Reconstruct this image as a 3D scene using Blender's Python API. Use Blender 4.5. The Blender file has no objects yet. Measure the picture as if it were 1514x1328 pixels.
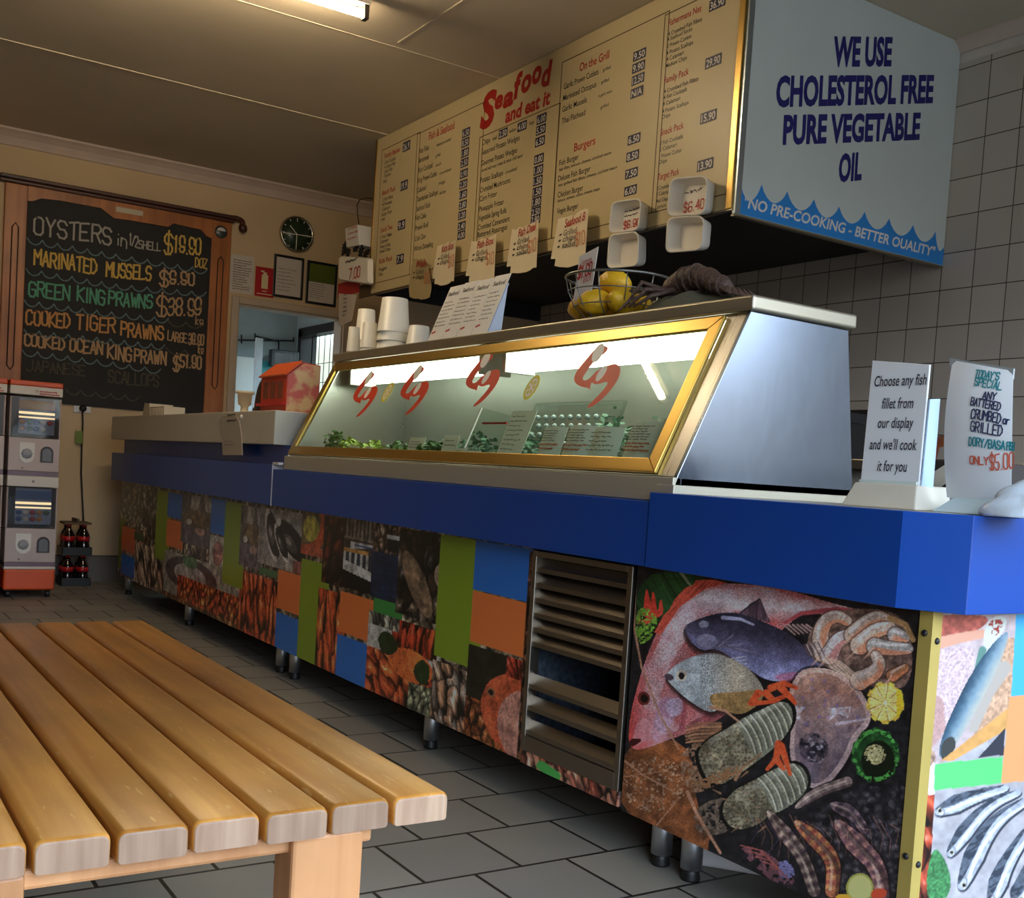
import bpy, math, random
import numpy as np
from mathutils import Vector, Matrix
random.seed(7)
C = bpy.context.scene.collection
SC = bpy.context.scene

# ---------------------------------------------------------------- camera
# metres; floor z=0; X runs along the counter towards the shop front, Y into the kitchen
F_PX, CX, CY, CAM_H = 1609.77, 757.0, 786.25, 0.8686
RM = np.array([[0.5434145587551232, 0.8370554663626877, 0.06355126722039685],
               [0.07876058125187121, 0.02453244378221716, -0.9965916566191689],
               [-0.8357615617948949, 0.5465677500863145, -0.052595687957683]])
cam_d = bpy.data.cameras.new('camera'); cam = bpy.data.objects.new('camera', cam_d); C.objects.link(cam)
mw = Matrix.Identity(4)
for i in range(3):
    mw[i][0] = RM[0, i]; mw[i][1] = -RM[1, i]; mw[i][2] = -RM[2, i]
mw[2][3] = CAM_H
cam.matrix_world = mw
cam_d.sensor_fit = 'HORIZONTAL'; cam_d.sensor_width = 36.0
cam_d.lens = F_PX / 1514 * 36.0
cam_d.shift_y = (CY - 664) / 1514; cam_d.shift_x = 0
cam_d.clip_start = 0.05
SC.camera = cam

# ---------------------------------------------------------------- world, exposure
SC.view_settings.view_transform = 'Standard'; SC.view_settings.look = 'None'
SC.view_settings.gamma = 1.0; SC.view_settings.use_curve_mapping = False
SC.view_settings.exposure = 0.0
SC.cycles.use_denoising = True
SC.cycles.max_bounces = 8; SC.cycles.diffuse_bounces = 4; SC.cycles.glossy_bounces = 4; SC.cycles.transparent_max_bounces = 12
SC.cycles.caustics_reflective = False; SC.cycles.caustics_refractive = False
SC.cycles.sample_clamp_indirect = 6.0
wd = bpy.data.worlds.new('sky'); SC.world = wd; wd.use_nodes = True
nt = wd.node_tree; nt.nodes.clear()
wo = nt.nodes.new('ShaderNodeOutputWorld'); wb = nt.nodes.new('ShaderNodeBackground')
tc = nt.nodes.new('ShaderNodeTexCoord'); sx = nt.nodes.new('ShaderNodeSeparateXYZ'); cr = nt.nodes.new('ShaderNodeValToRGB')
mr = nt.nodes.new('ShaderNodeMapRange'); mr.inputs[1].default_value = -1; mr.inputs[2].default_value = 1
nt.links.new(tc.outputs['Generated'], sx.inputs[0]); nt.links.new(sx.outputs[2], mr.inputs[0]); nt.links.new(mr.outputs[0], cr.inputs[0])
e = cr.color_ramp.elements
e[0].position = 0.0; e[0].color = (0.05, 0.05, 0.05, 1)
e[1].position = 1.0; e[1].color = (0.40, 0.62, 1.0, 1)
n = e.new(0.49); n.color = (0.10, 0.10, 0.10, 1)
n = e.new(0.55); n.color = (0.16, 0.15, 0.14, 1)
n = e.new(0.575); n.color = (0.74, 0.86, 1.0, 1)
WORLD_STRENGTH = 11.0
wb.inputs[1].default_value = WORLD_STRENGTH
nt.links.new(cr.outputs[0], wb.inputs[0]); nt.links.new(wb.outputs[0], wo.inputs[0])
TUBE_STRENGTH = 120.0      # the ceiling fluorescent tubes
CASE_STRENGTH = 9.0      # the tubes inside the display case with their glare

# ---------------------------------------------------------------- pixel helpers (a pixel of the photo + a real plane -> a point)
def ray(x, y):
    return RM.T @ np.array([(x - CX) / F_PX, (y - CY) / F_PX, 1.0])
def at(x, y, ax, val):
    d = ray(x, y); k = (val - (CAM_H if ax == 2 else 0)) / d[ax]
    return Vector((d[0] * k, d[1] * k, d[2] * k + CAM_H))
def atp(x, y, p, nrm):
    d = Vector(ray(x, y)); o = Vector((0, 0, CAM_H)); k = (Vector(p) - o).dot(nrm) / d.dot(nrm)
    return o + d * k
def to_px(X, Y, Z):
    q = RM @ np.stack([X, Y, Z - CAM_H]); return CX + F_PX * q[0] / q[2], CY + F_PX * q[1] / q[2]

# ---------------------------------------------------------------- materials
def lin(c):
    c = np.asarray(c, float) / 255.0
    return np.where(c <= 0.04045, c / 12.92, ((c + 0.055) / 1.055) ** 2.4)
MATS = {}
def mat(name, col, rough=0.5, metal=0.0, var=0.06, scale=8.0, bump=0.0, bscale=60.0, spec=0.5, emit=None, stretch=None, coat=0.0):
    if name in MATS: return MATS[name]
    m = bpy.data.materials.new(name); m.use_nodes = True; t = m.node_tree; b = t.nodes['Principled BSDF']
    l = lin(col); b.inputs['Roughness'].default_value = rough; b.inputs['Metallic'].default_value = metal
    b.inputs['Specular IOR Level'].default_value = spec
    b.inputs['Coat Weight'].default_value = coat
    tx = t.nodes.new('ShaderNodeTexCoord'); mp = t.nodes.new('ShaderNodeMapping'); t.links.new(tx.outputs['Object'], mp.inputs[0])
    if stretch: mp.inputs['Scale'].default_value = stretch
    nz = t.nodes.new('ShaderNodeTexNoise'); nz.inputs['Scale'].default_value = scale; nz.inputs['Detail'].default_value = 4
    t.links.new(mp.outputs[0], nz.inputs['Vector'])
    rp = t.nodes.new('ShaderNodeValToRGB'); rp.color_ramp.elements[0].position = 0.3; rp.color_ramp.elements[1].position = 0.7
    rp.color_ramp.elements[0].color = (*np.clip(l * (1 - var), 0, 1), 1); rp.color_ramp.elements[1].color = (*np.clip(l * (1 + var), 0, 1), 1)
    t.links.new(nz.outputs['Fac'], rp.inputs[0]); t.links.new(rp.outputs[0], b.inputs['Base Color'])
    if bump:
        n2 = t.nodes.new('ShaderNodeTexNoise'); n2.inputs['Scale'].default_value = bscale; n2.inputs['Detail'].default_value = 3
        t.links.new(mp.outputs[0], n2.inputs['Vector'])
        bp = t.nodes.new('ShaderNodeBump'); bp.inputs['Strength'].default_value = bump; bp.inputs['Distance'].default_value = 0.01
        t.links.new(n2.outputs['Fac'], bp.inputs['Height']); t.links.new(bp.outputs[0], b.inputs['Normal'])
    if emit:
        b.inputs['Emission Color'].default_value = (*lin(emit[0]), 1); b.inputs['Emission Strength'].default_value = emit[1]
    MATS[name] = m; return m
def glass_mat(name, tint=(235, 245, 240), rough=0.03, spec=0.6):
    if name in MATS: return MATS[name]
    m = bpy.data.materials.new(name); m.use_nodes = True; t = m.node_tree; t.nodes.clear()
    o = t.nodes.new('ShaderNodeOutputMaterial'); mx = t.nodes.new('ShaderNodeMixShader'); tr = t.nodes.new('ShaderNodeBsdfTransparent'); gl = t.nodes.new('ShaderNodeBsdfGlossy')
    lw = t.nodes.new('ShaderNodeLayerWeight'); lw.inputs[0].default_value = 0.5
    pw = t.nodes.new('ShaderNodeMath'); pw.operation = 'POWER'; pw.inputs[1].default_value = 5.0; t.links.new(lw.outputs['Facing'], pw.inputs[0])
    fr = t.nodes.new('ShaderNodeMath'); fr.operation = 'MULTIPLY_ADD'; fr.inputs[1].default_value = 0.9; fr.inputs[2].default_value = 0.04; t.links.new(pw.outputs[0], fr.inputs[0])
    tr.inputs[0].default_value = (*lin(tint), 1); gl.inputs['Roughness'].default_value = rough; gl.inputs[0].default_value = (spec, spec, spec, 1)
    t.links.new(fr.outputs[0], mx.inputs[0]); t.links.new(tr.outputs[0], mx.inputs[1]); t.links.new(gl.outputs[0], mx.inputs[2]); t.links.new(mx.outputs[0], o.inputs[0])
    MATS[name] = m; return m
PRINT_GAIN = 1.9
def print_mat():
    if 'print' in MATS: return MATS['print']
    m = bpy.data.materials.new('glossy_print'); m.use_nodes = True; t = m.node_tree; b = t.nodes['Principled BSDF']
    a = t.nodes.new('ShaderNodeAttribute'); a.attribute_name = 'ink'; t.links.new(a.outputs['Color'], b.inputs['Base Color'])
    b.inputs['Roughness'].default_value = 0.28; b.inputs['Specular IOR Level'].default_value = 0.35
    MATS['print'] = m; return m
def brushed(name, col=(190, 190, 188), rough=0.3, stretch=(60, 1, 1), swirl=0.0, metal=1.0):
    """brushed sheet metal: fine streaks in colour and roughness"""
    if name in MATS: return MATS[name]
    m = bpy.data.materials.new(name); m.use_nodes = True; t = m.node_tree; b = t.nodes['Principled BSDF']; l = lin(col)
    b.inputs['Metallic'].default_value = metal
    tx = t.nodes.new('ShaderNodeTexCoord'); mp = t.nodes.new('ShaderNodeMapping'); mp.inputs['Scale'].default_value = stretch; t.links.new(tx.outputs['Object'], mp.inputs[0])
    nz = t.nodes.new('ShaderNodeTexNoise'); nz.inputs['Scale'].default_value = 3.0; nz.inputs['Detail'].default_value = 6; nz.inputs['Distortion'].default_value = swirl
    t.links.new(mp.outputs[0], nz.inputs['Vector'])
    rp = t.nodes.new('ShaderNodeMapRange'); rp.inputs[3].default_value = rough * 0.85; rp.inputs[4].default_value = rough * 1.2
    t.links.new(nz.outputs['Fac'], rp.inputs[0]); t.links.new(rp.outputs[0], b.inputs['Roughness'])
    cr_ = t.nodes.new('ShaderNodeValToRGB'); cr_.color_ramp.elements[0].color = (*(l * 0.94), 1); cr_.color_ramp.elements[1].color = (*np.clip(l * 1.04, 0, 1), 1)
    t.links.new(nz.outputs['Fac'], cr_.inputs[0]); t.links.new(cr_.outputs[0], b.inputs['Base Color'])
    MATS[name] = m; return m

def two_tone(name, c1, c2, scale):
    m = mat(name, c1, .5, scale=scale); r = [n_ for n_ in m.node_tree.nodes if n_.type == 'VALTORGB'][0]
    r.color_ramp.elements[0].position = .42; r.color_ramp.elements[1].position = .58; r.color_ramp.elements[1].color = (*lin(c2), 1); return m
def brick_mat(name, col1, col2, mortar, w, h, msize, off, plane, rough=0.5, shift=(0, 0), bump=0.3, grime=0.25):
    """tiles from the Brick Texture in world metres; plane = the two world axes used as (u, v)"""
    m = bpy.data.materials.new(name); m.use_nodes = True; t = m.node_tree; b = t.nodes['Principled BSDF']
    g = t.nodes.new('ShaderNodeNewGeometry'); sp = t.nodes.new('ShaderNodeSeparateXYZ'); cb = t.nodes.new('ShaderNodeCombineXYZ')
    t.links.new(g.outputs['Position'], sp.inputs[0])
    for k in (0, 1):
        ad = t.nodes.new('ShaderNodeMath'); ad.operation = 'ADD'; ad.inputs[1].default_value = shift[k]
        t.links.new(sp.outputs[plane[k]], ad.inputs[0]); t.links.new(ad.outputs[0], cb.inputs[k])
    br = t.nodes.new('ShaderNodeTexBrick'); br.offset = off; br.offset_frequency = 2; br.squash = 1.0
    br.inputs['Scale'].default_value = 1.0; br.inputs['Brick Width'].default_value = w; br.inputs['Row Height'].default_value = h
    br.inputs['Mortar Size'].default_value = msize; br.inputs['Mortar Smooth'].default_value = 0.1; br.inputs['Bias'].default_value = 0.0
    br.inputs['Color1'].default_value = (*lin(col1), 1); br.inputs['Color2'].default_value = (*lin(col2), 1); br.inputs['Mortar'].default_value = (*lin(mortar), 1)
    t.links.new(cb.outputs[0], br.inputs['Vector'])
    nz = t.nodes.new('ShaderNodeTexNoise'); nz.inputs['Scale'].default_value = 2.2; nz.inputs['Detail'].default_value = 8; t.links.new(g.outputs['Position'], nz.inputs['Vector'])
    mr_ = t.nodes.new('ShaderNodeMapRange'); mr_.inputs[1].default_value = 0.3; mr_.inputs[2].default_value = 0.7; mr_.inputs[3].default_value = 1 - grime; mr_.inputs[4].default_value = 1.0
    t.links.new(nz.outputs['Fac'], mr_.inputs[0])
    mx = t.nodes.new('ShaderNodeMix'); mx.data_type = 'RGBA'; mx.blend_type = 'MULTIPLY'; mx.inputs[0].default_value = 1.0
    t.links.new(br.outputs['Color'], mx.inputs[6]); t.links.new(mr_.outputs[0], mx.inputs[7]); t.links.new(mx.outputs[2], b.inputs['Base Color'])
    b.inputs['Roughness'].default_value = rough
    n2 = t.nodes.new('ShaderNodeTexNoise'); n2.inputs['Scale'].default_value = 160; t.links.new(g.outputs['Position'], n2.inputs['Vector'])
    sb = t.nodes.new('ShaderNodeMath'); sb.operation = 'MULTIPLY_ADD'; sb.inputs[1].default_value = 0.12; t.links.new(n2.outputs['Fac'], sb.inputs[0])
    iv = t.nodes.new('ShaderNodeMath'); iv.operation = 'SUBTRACT'; iv.inputs[0].default_value = 1.0; t.links.new(br.outputs['Fac'], iv.inputs[1]); t.links.new(iv.outputs[0], sb.inputs[2])
    bp = t.nodes.new('ShaderNodeBump'); bp.inputs['Strength'].default_value = bump; bp.inputs['Distance'].default_value = 0.004
    t.links.new(sb.outputs[0], bp.inputs['Height']); t.links.new(bp.outputs[0], b.inputs['Normal'])
    MATS[name] = m; return m
def wood_mat(name, c1, c2, axis=0, rough=0.4, scratch=0.0, gscale=1.0):
    m = bpy.data.materials.new(name); m.use_nodes = True; t = m.node_tree; b = t.nodes['Principled BSDF']
    tx = t.nodes.new('ShaderNodeTexCoord'); mp = t.nodes.new('ShaderNodeMapping'); s = [26 * gscale] * 3; s[axis] = 1.6 * gscale; mp.inputs['Scale'].default_value = s
    oi = t.nodes.new('ShaderNodeObjectInfo'); vm = t.nodes.new('ShaderNodeVectorMath'); vm.operation = 'MULTIPLY_ADD'; vm.inputs[1].default_value = (9, 7, 5)
    cbx = t.nodes.new('ShaderNodeCombineXYZ')
    for k in range(3): t.links.new(oi.outputs['Random'], cbx.inputs[k])
    t.links.new(cbx.outputs[0], vm.inputs[0]); t.links.new(tx.outputs['Object'], vm.inputs[2]); t.links.new(vm.outputs[0], mp.inputs[0])
    nz = t.nodes.new('ShaderNodeTexNoise'); nz.inputs['Scale'].default_value = 1.0; nz.inputs['Detail'].default_value = 7; nz.inputs['Distortion'].default_value = 0.6; t.links.new(mp.outputs[0], nz.inputs['Vector'])
    rp = t.nodes.new('ShaderNodeValToRGB'); rp.color_ramp.elements[0].position = 0.3; rp.color_ramp.elements[1].position = 0.72
    rp.color_ramp.elements[0].color = (*lin(c1), 1); rp.color_ramp.elements[1].color = (*lin(c2), 1); t.links.new(nz.outputs['Fac'], rp.inputs[0])
    out = rp.outputs[0]
    big = t.nodes.new('ShaderNodeTexNoise'); big.inputs['Scale'].default_value = 3.2; big.inputs['Detail'].default_value = 5; t.links.new(vm.outputs[0], big.inputs['Vector'])
    br_ = t.nodes.new('ShaderNodeMapRange'); br_.inputs[1].default_value = .35; br_.inputs[2].default_value = .65; br_.inputs[3].default_value = .75; br_.inputs[4].default_value = 1.1; t.links.new(big.outputs['Fac'], br_.inputs[0])
    mxb = t.nodes.new('ShaderNodeMix'); mxb.data_type = 'RGBA'; mxb.blend_type = 'MULTIPLY'; mxb.inputs[0].default_value = 1; t.links.new(out, mxb.inputs[6]); t.links.new(br_.outputs[0], mxb.inputs[7]); out = mxb.outputs[2]
    if scratch:
        m2 = t.nodes.new('ShaderNodeMapping'); m2.inputs['Scale'].default_value = (24, 160, 24); m2.inputs['Rotation'].default_value = (0, 0, 0.35); t.links.new(vm.outputs[0], m2.inputs[0])
        n2 = t.nodes.new('ShaderNodeTexNoise'); n2.inputs['Scale'].default_value = 1.0; n2.inputs['Detail'].default_value = 2; t.links.new(m2.outputs[0], n2.inputs['Vector'])
        r2 = t.nodes.new('ShaderNodeMapRange'); r2.inputs[1].default_value = 0.66; r2.inputs[2].default_value = 0.74; r2.inputs[3].default_value = 0; r2.inputs[4].default_value = scratch; t.links.new(n2.outputs['Fac'], r2.inputs[0])
        mx = t.nodes.new('ShaderNodeMix'); mx.data_type = 'RGBA'; t.links.new(r2.outputs[0], mx.inputs[0]); t.links.new(out, mx.inputs[6]); mx.inputs[7].default_value = (*lin((222, 178, 110)), 1); out = mx.outputs[2]
    t.links.new(out, b.inputs['Base Color']); b.inputs['Roughness'].default_value = rough
    bp = t.nodes.new('ShaderNodeBump'); bp.inputs['Strength'].default_value = 0.15; bp.inputs['Distance'].default_value = 0.003; t.links.new(nz.outputs['Fac'], bp.inputs['Height']); t.links.new(bp.outputs[0], b.inputs['Normal'])
    MATS[name] = m; return m

# ---------------------------------------------------------------- mesh builder
class MB:
    def __init__(s): s.v = []; s.f = []; s.m = []; s.s = []; s.M = None
    def add(s, vs, fs, mi=0, smooth=False):
        o = len(s.v)
        for p in vs:
            p = Vector(p); s.v.append(s.M @ p if s.M else p)
        for f in fs: s.f.append([i + o for i in f]); s.m.append(mi); s.s.append(smooth)
        return s
    def box(s, x0, x1, y0, y1, z0, z1, mi=0):
        return s.add([(x0, y0, z0), (x1, y0, z0), (x1, y1, z0), (x0, y1, z0), (x0, y0, z1), (x1, y0, z1), (x1, y1, z1), (x0, y1, z1)],
                     [(0, 3, 2, 1), (4, 5, 6, 7), (0, 1, 5, 4), (1, 2, 6, 5), (2, 3, 7, 6), (3, 0, 4, 7)], mi)
    def prism(s, poly, vec, mi=0, smooth=False, mi2=None):
        n = len(poly); vec = Vector(vec); a = [Vector(p) for p in poly]
        s.add(a + [p + vec for p in a], [], mi); o = len(s.v) - 2 * n
        s.f.append([o + i for i in range(n)][::-1]); s.m.append(mi); s.s.append(False)
        s.f.append([o + n + i for i in range(n)]); s.m.append(mi if mi2 is None else mi2); s.s.append(False)
        for i in range(n):
            j = (i + 1) % n; s.f.append([o + i, o + j, o + n + j, o + n + i]); s.m.append(mi); s.s.append(smooth)
        return s
    def poly(s, pts, mi=0): return s.add(pts, [list(range(len(pts)))], mi)
    def beam(s, a, b, w, h, mi=0, up=(0, 0, 1)):
        a = Vector(a); b = Vector(b); d = (b - a).normalized(); u = Vector(up)
        if abs(d.dot(u)) > 0.95: u = Vector((1, 0, 0))
        r = d.cross(u).normalized(); u = r.cross(d)
        q = [r * (w / 2 * i) + u * (h / 2 * j) for i, j in ((-1, -1), (1, -1), (1, 1), (-1, 1))]
        return s.add([a + k for k in q] + [b + k for k in q], [(0, 1, 2, 3)[::-1], (4, 5, 6, 7), (0, 1, 5, 4), (1, 2, 6, 5), (2, 3, 7, 6), (3, 0, 4, 7)], mi)
    def tube(s, path, r, n=8, mi=0, closed=False, caps=True):
        P = [Vector(p) for p in path]; N = len(P); rr = r if isinstance(r, (list, tuple)) else [r] * N
        tg = []
        for i in range(N):
            if closed: d = P[(i + 1) % N] - P[i - 1]
            else: d = P[min(i + 1, N - 1)] - P[max(i - 1, 0)]
            tg.append(d.normalized())
        u = tg[0].orthogonal().normalized(); vs = []
        for i in range(N):
            u = (u - tg[i] * u.dot(tg[i])).normalized(); w = tg[i].cross(u)
            for k in range(n):
                a = 2 * math.pi * k / n; vs.append(P[i] + (u * math.cos(a) + w * math.sin(a)) * rr[i])
        fs = []
        for i in range(N if closed else N - 1):
            j = (i + 1) % N
            for k in range(n): fs.append((i * n + k, i * n + (k + 1) % n, j * n + (k + 1) % n, j * n + k))
        s.add(vs, fs, mi, True)
        if caps and not closed:
            o = len(s.v) - len(vs); s.f.append([o + k for k in range(n)][::-1]); s.m.append(mi); s.s.append(False)
            s.f.append([o + (N - 1) * n + k for k in range(n)]); s.m.append(mi); s.s.append(False)
        return s
    def lathe(s, prof, c=(0, 0, 0), n=24, mi=0, axis=None, smooth=True, mis=None, caps=True):
        """prof: (radius, height) pairs; axis: rotation matrix 3x3 for tilted ones"""
        c = Vector(c); vs = []; fs = []
        for r, z in prof:
            for k in range(n):
                a = 2 * math.pi * k / n; p = Vector((r * math.cos(a), r * math.sin(a), z)); vs.append((axis @ p if axis else p) + c)
        o = len(s.v)
        for p in vs: s.v.append(s.M @ p if s.M else p)
        for i in range(len(prof) - 1):
            for k in range(n):
                s.f.append([o + i * n + k, o + i * n + (k + 1) % n, o + (i + 1) * n + (k + 1) % n, o + (i + 1) * n + k]); s.m.append(mis[i] if mis else mi); s.s.append(smooth)
        if caps and prof[0][0] > 1e-6: s.f.append([o + k for k in range(n)][::-1]); s.m.append(mis[0] if mis else mi); s.s.append(False)
        if caps and prof[-1][0] > 1e-6: s.f.append([o + (len(prof) - 1) * n + k for k in range(n)]); s.m.append(mis[-1] if mis else mi); s.s.append(False)
        return s
    def ball(s, c, r, nu=16, nv=10, mi=0, rot=None, warp=None):
        c = Vector(c); r = r if isinstance(r, (list, tuple)) else (r, r, r); vs = []; fs = []
        for j in range(nv + 1):
            t = math.pi * j / nv
            for k in range(nu):
                a = 2 * math.pi * k / nu; p = Vector((math.sin(t) * math.cos(a), math.sin(t) * math.sin(a), math.cos(t)))
                if warp: p = warp(p)
                p = Vector((p.x * r[0], p.y * r[1], p.z * r[2])); vs.append((rot @ p if rot else p) + c)
        for j in range(nv):
            for k in range(nu): fs.append((j * nu + k, (j + 1) * nu + k, (j + 1) * nu + (k + 1) % nu, j * nu + (k + 1) % nu))
        return s.add(vs, fs, mi, True)
    def strip(s, pts, O, U, V, w, mi=0, lift=0.0):
        """flat pen stroke along 2-D points on the plane O,U,V"""
        O = Vector(O); U = Vector(U); V = Vector(V); N = U.cross(V).normalized()
        for (x0, y0), (x1, y1) in zip(pts[:-1], pts[1:]):
            d = Vector((x1 - x0, y1 - y0)); L = d.length
            if L < 1e-6: d = Vector((1, 0)); L = w * .2
            d = d.normalized(); q = Vector((-d.y, d.x)) * (w / 2); ex = d * (w * .42)
            a = Vector((x0, y0)) - ex; b = Vector((x1, y1)) + ex; s.q = (getattr(s, 'q', 0) + 1) % 7; lf = lift + s.q * 7e-5
            s.add([O + U * k.x + V * k.y + N * lf for k in (a - q, b - q, b + ex * .3, b + q, a + q, a - ex * .3)], [(0, 1, 2, 3, 4, 5)], mi)
        return s
    def build(s, name, mats, parent=None, loc=None, bevel=0.0, seg=2):
        if not isinstance(mats, (list, tuple)): mats = [mats]
        if parent is not None: base = Vector(parent['_w'])
        elif loc is not None: base = Vector(loc)
        else:
            a = np.array([tuple(p) for p in s.v]); base = Vector(((a[:, 0].min() + a[:, 0].max()) / 2, (a[:, 1].min() + a[:, 1].max()) / 2, a[:, 2].min()))
        me = bpy.data.meshes.new(name); me.from_pydata([tuple(p - base) for p in s.v], [], s.f)
        me.polygons.foreach_set('material_index', s.m); me.polygons.foreach_set('use_smooth', s.s)
        for m_ in mats: me.materials.append(m_)
        me.update()
        o = bpy.data.objects.new(name, me); C.objects.link(o)
        if parent is not None: o.parent = parent; o['_w'] = tuple(base)
        else: o.location = base; o['_w'] = tuple(base)
        if bevel:
            md = o.modifiers.new('bevel', 'BEVEL'); md.width = bevel; md.segments = seg; md.limit_method = 'ANGLE'; md.angle_limit = 0.6
        return o
def tag(o, label, cat, group=None, kind=None):
    if label: o['label'] = label
    if cat: o['category'] = cat
    if group: o['group'] = group
    if kind: o['kind'] = kind
    return o
def struct(o): o['kind'] = 'structure'; return o
def thing(name, label, cat, loc, group=None):
    o = bpy.data.objects.new(name, None); C.objects.link(o); o.location = loc; o['_w'] = tuple(loc); o.empty_display_size = 0.1
    return tag(o, label, cat, group)
def copy_tree(o, loc=None, label=None, parent=None, rotz=None):
    c = o.copy(); C.objects.link(c)
    if parent is not None: c.parent = parent
    if loc is not None: c.location = loc
    if rotz is not None: c.rotation_euler = (0, 0, rotz)
    if label: c['label'] = label
    for ch in list(o.children): copy_tree(ch, parent=c)
    return c
def lab(o, s): o['label'] = s; return o

# ---------------------------------------------------------------- lettering
GL = {'A': '00 26 40|12 32', 'B': '00 06 36 45 44 33 03|33 42 41 30 00', 'C': '45 36 16 05 01 10 30 41', 'D': '00 06 26 44 42 20 00', 'E': '46 06 00 40|03 33',
      'F': '46 06 00|03 33', 'G': '45 36 16 05 01 10 30 41 43 23', 'H': '06 00|46 40|03 43', 'I': '26 20', 'J': '46 41 30 10 01', 'K': '06 00|46 03 40', 'L': '06 00 40',
      'M': '00 06 23 46 40', 'N': '00 06 40 46', 'O': '16 05 01 10 30 41 45 36 16', 'P': '00 06 36 45 44 33 03', 'Q': '16 05 01 10 30 41 45 36 16|22 40',
      'R': '00 06 36 45 44 33 03|23 40', 'S': '45 36 16 05 04 13 33 42 41 30 10 01', 'T': '06 46|26 20', 'U': '06 01 10 30 41 46', 'V': '06 20 46', 'W': '06 10 24 30 46',
      'X': '06 40|00 46', 'Y': '06 23 46|23 20', 'Z': '06 46 00 40', '0': '16 05 01 10 30 41 45 36 16', '1': '15 26 20', '2': '05 16 36 45 44 00 40',
      '3': '05 16 36 45 44 33 13|33 42 41 30 10 01', '4': '36 02 42|35 30', '5': '46 06 03 33 42 41 30 10 01', '6': '45 36 16 05 01 10 30 41 42 33 13 02', '7': '06 46 10',
      '8': '13 04 05 16 36 45 44 33 13 02 01 10 30 41 42 33', '9': '43 32 12 03 05 16 36 45 41 30 10 01', '$': '45 36 16 05 04 13 33 42 41 30 10 01|27 20', '.': '20 20',
      '/': '00 46', '-': '13 33', '"': '16 15|36 35', "'": '26 25', 'i': '23 20|25 25', 'n': '04 00|02 14 34 43 40', 'o': '14 03 01 10 30 41 43 34 14', 'r': '04 00|02 14 34',
      'g': '43 34 14 03 02 11 31 42|44 40 10', 'k': '06 00|34 02 30', 'a': '43 34 14 03 01 10 30 41|44 40', 'd': '43 34 14 03 01 10 30 41|46 40', 'b': '06 00|01 10 30 41 43 34 14 03', 'z': '04 44 00 40', '~': '03 14 33 44'}
WIDE = {'I': 1.6, 'i': 1.4, '.': 1.6, "'": 1.2, '"': 3, '1': 2.6, '-': 4, ' ': 2.8, 'M': 4.6, 'W': 4.6}
def pen(mb, s, O, U, V, h, w, mi=0, width=None, align='l', jit=0.0, lift=0.0, gap=1.3, slant=0.0):
    """stroke lettering: cap height h along V, baseline at O, stroke width w"""
    adv = [WIDE.get(c, 4.0) + gap for c in s]; tot = sum(adv) - gap; sx_ = (width / tot) if width else h / 6 * 0.85
    x = {'l': 0, 'c': -tot / 2, 'r': -tot}[align]
    for c, a in zip(s, adv):
        g = GL.get(c)
        if g:
            wd = a - gap; off = (wd - 4) / 2; j = [random.uniform(-jit, jit) for _ in range(4)]
            sc = wd / 4.0 if c in 'MW' else 1
            for pl in g.split('|'):
                pts = []
                for t in pl.split():
                    gx, gy = int(t[0]), int(t[1])
                    px = x + (2 + (gx - 2) * sc + (off if sc == 1 else (wd - 4) / 2)) + j[0]
                    py = gy + j[1] + (gx - 2) * j[2] * .4 + random.uniform(-jit, jit) * .3
                    pts.append(((px + slant * gy) * sx_, py * h / 6))
                mb.strip(pts, O, U, V, w, mi, lift)
        x += a
_GC = {}
def glyphs(s, bold=0.0, shear=0.0):
    k = (s, bold, shear)
    if k not in _GC:
        cu = bpy.data.curves.new('t', 'FONT'); cu.body = s; cu.size = 1.0; cu.offset = bold; cu.shear = shear; cu.resolution_u = 3
        ob = bpy.data.objects.new('t', cu); me = bpy.data.meshes.new_from_object(ob)
        vs = [(v.co.x, v.co.y) for v in me.vertices]; fs = [list(p.vertices) for p in me.polygons if all(-.35 < vs[i][1] < 1.1 and vs[i][0] > -.2 for i in p.vertices)]; us = sorted({i for f in fs for i in f}); ix = {j: i for i, j in enumerate(us)}; vs = [vs[j] for j in us]; fs = [[ix[i] for i in f] for f in fs]
        bpy.data.objects.remove(ob); bpy.data.curves.remove(cu); bpy.data.meshes.remove(me)
        _GC[k] = (vs, fs)
    return _GC[k]
def type_(mb, s, O, U, V, h, mi=0, width=None, align='l', bold=0.0, shear=0.0, lift=0.0):
    """type lettering: cap height h"""
    vs, fs = glyphs(s, bold, shear)
    if not vs: return
    k = h / 0.73; x0 = min(v[0] for v in vs); x1 = max(v[0] for v in vs); kx = (width / (x1 - x0)) if width else k
    o = {'l': 0, 'c': -(x1 - x0) / 2, 'r': -(x1 - x0)}[align]
    O = Vector(O); U = Vector(U); V = Vector(V); N = U.cross(V).normalized()
    mb.add([O + U * ((x - x0 + o) * kx) + V * (y * k) + N * lift for x, y in vs], fs, mi)
UX = Vector((1, 0, 0)); UY = Vector((0, 1, 0)); UZ = Vector((0, 0, 1))
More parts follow.
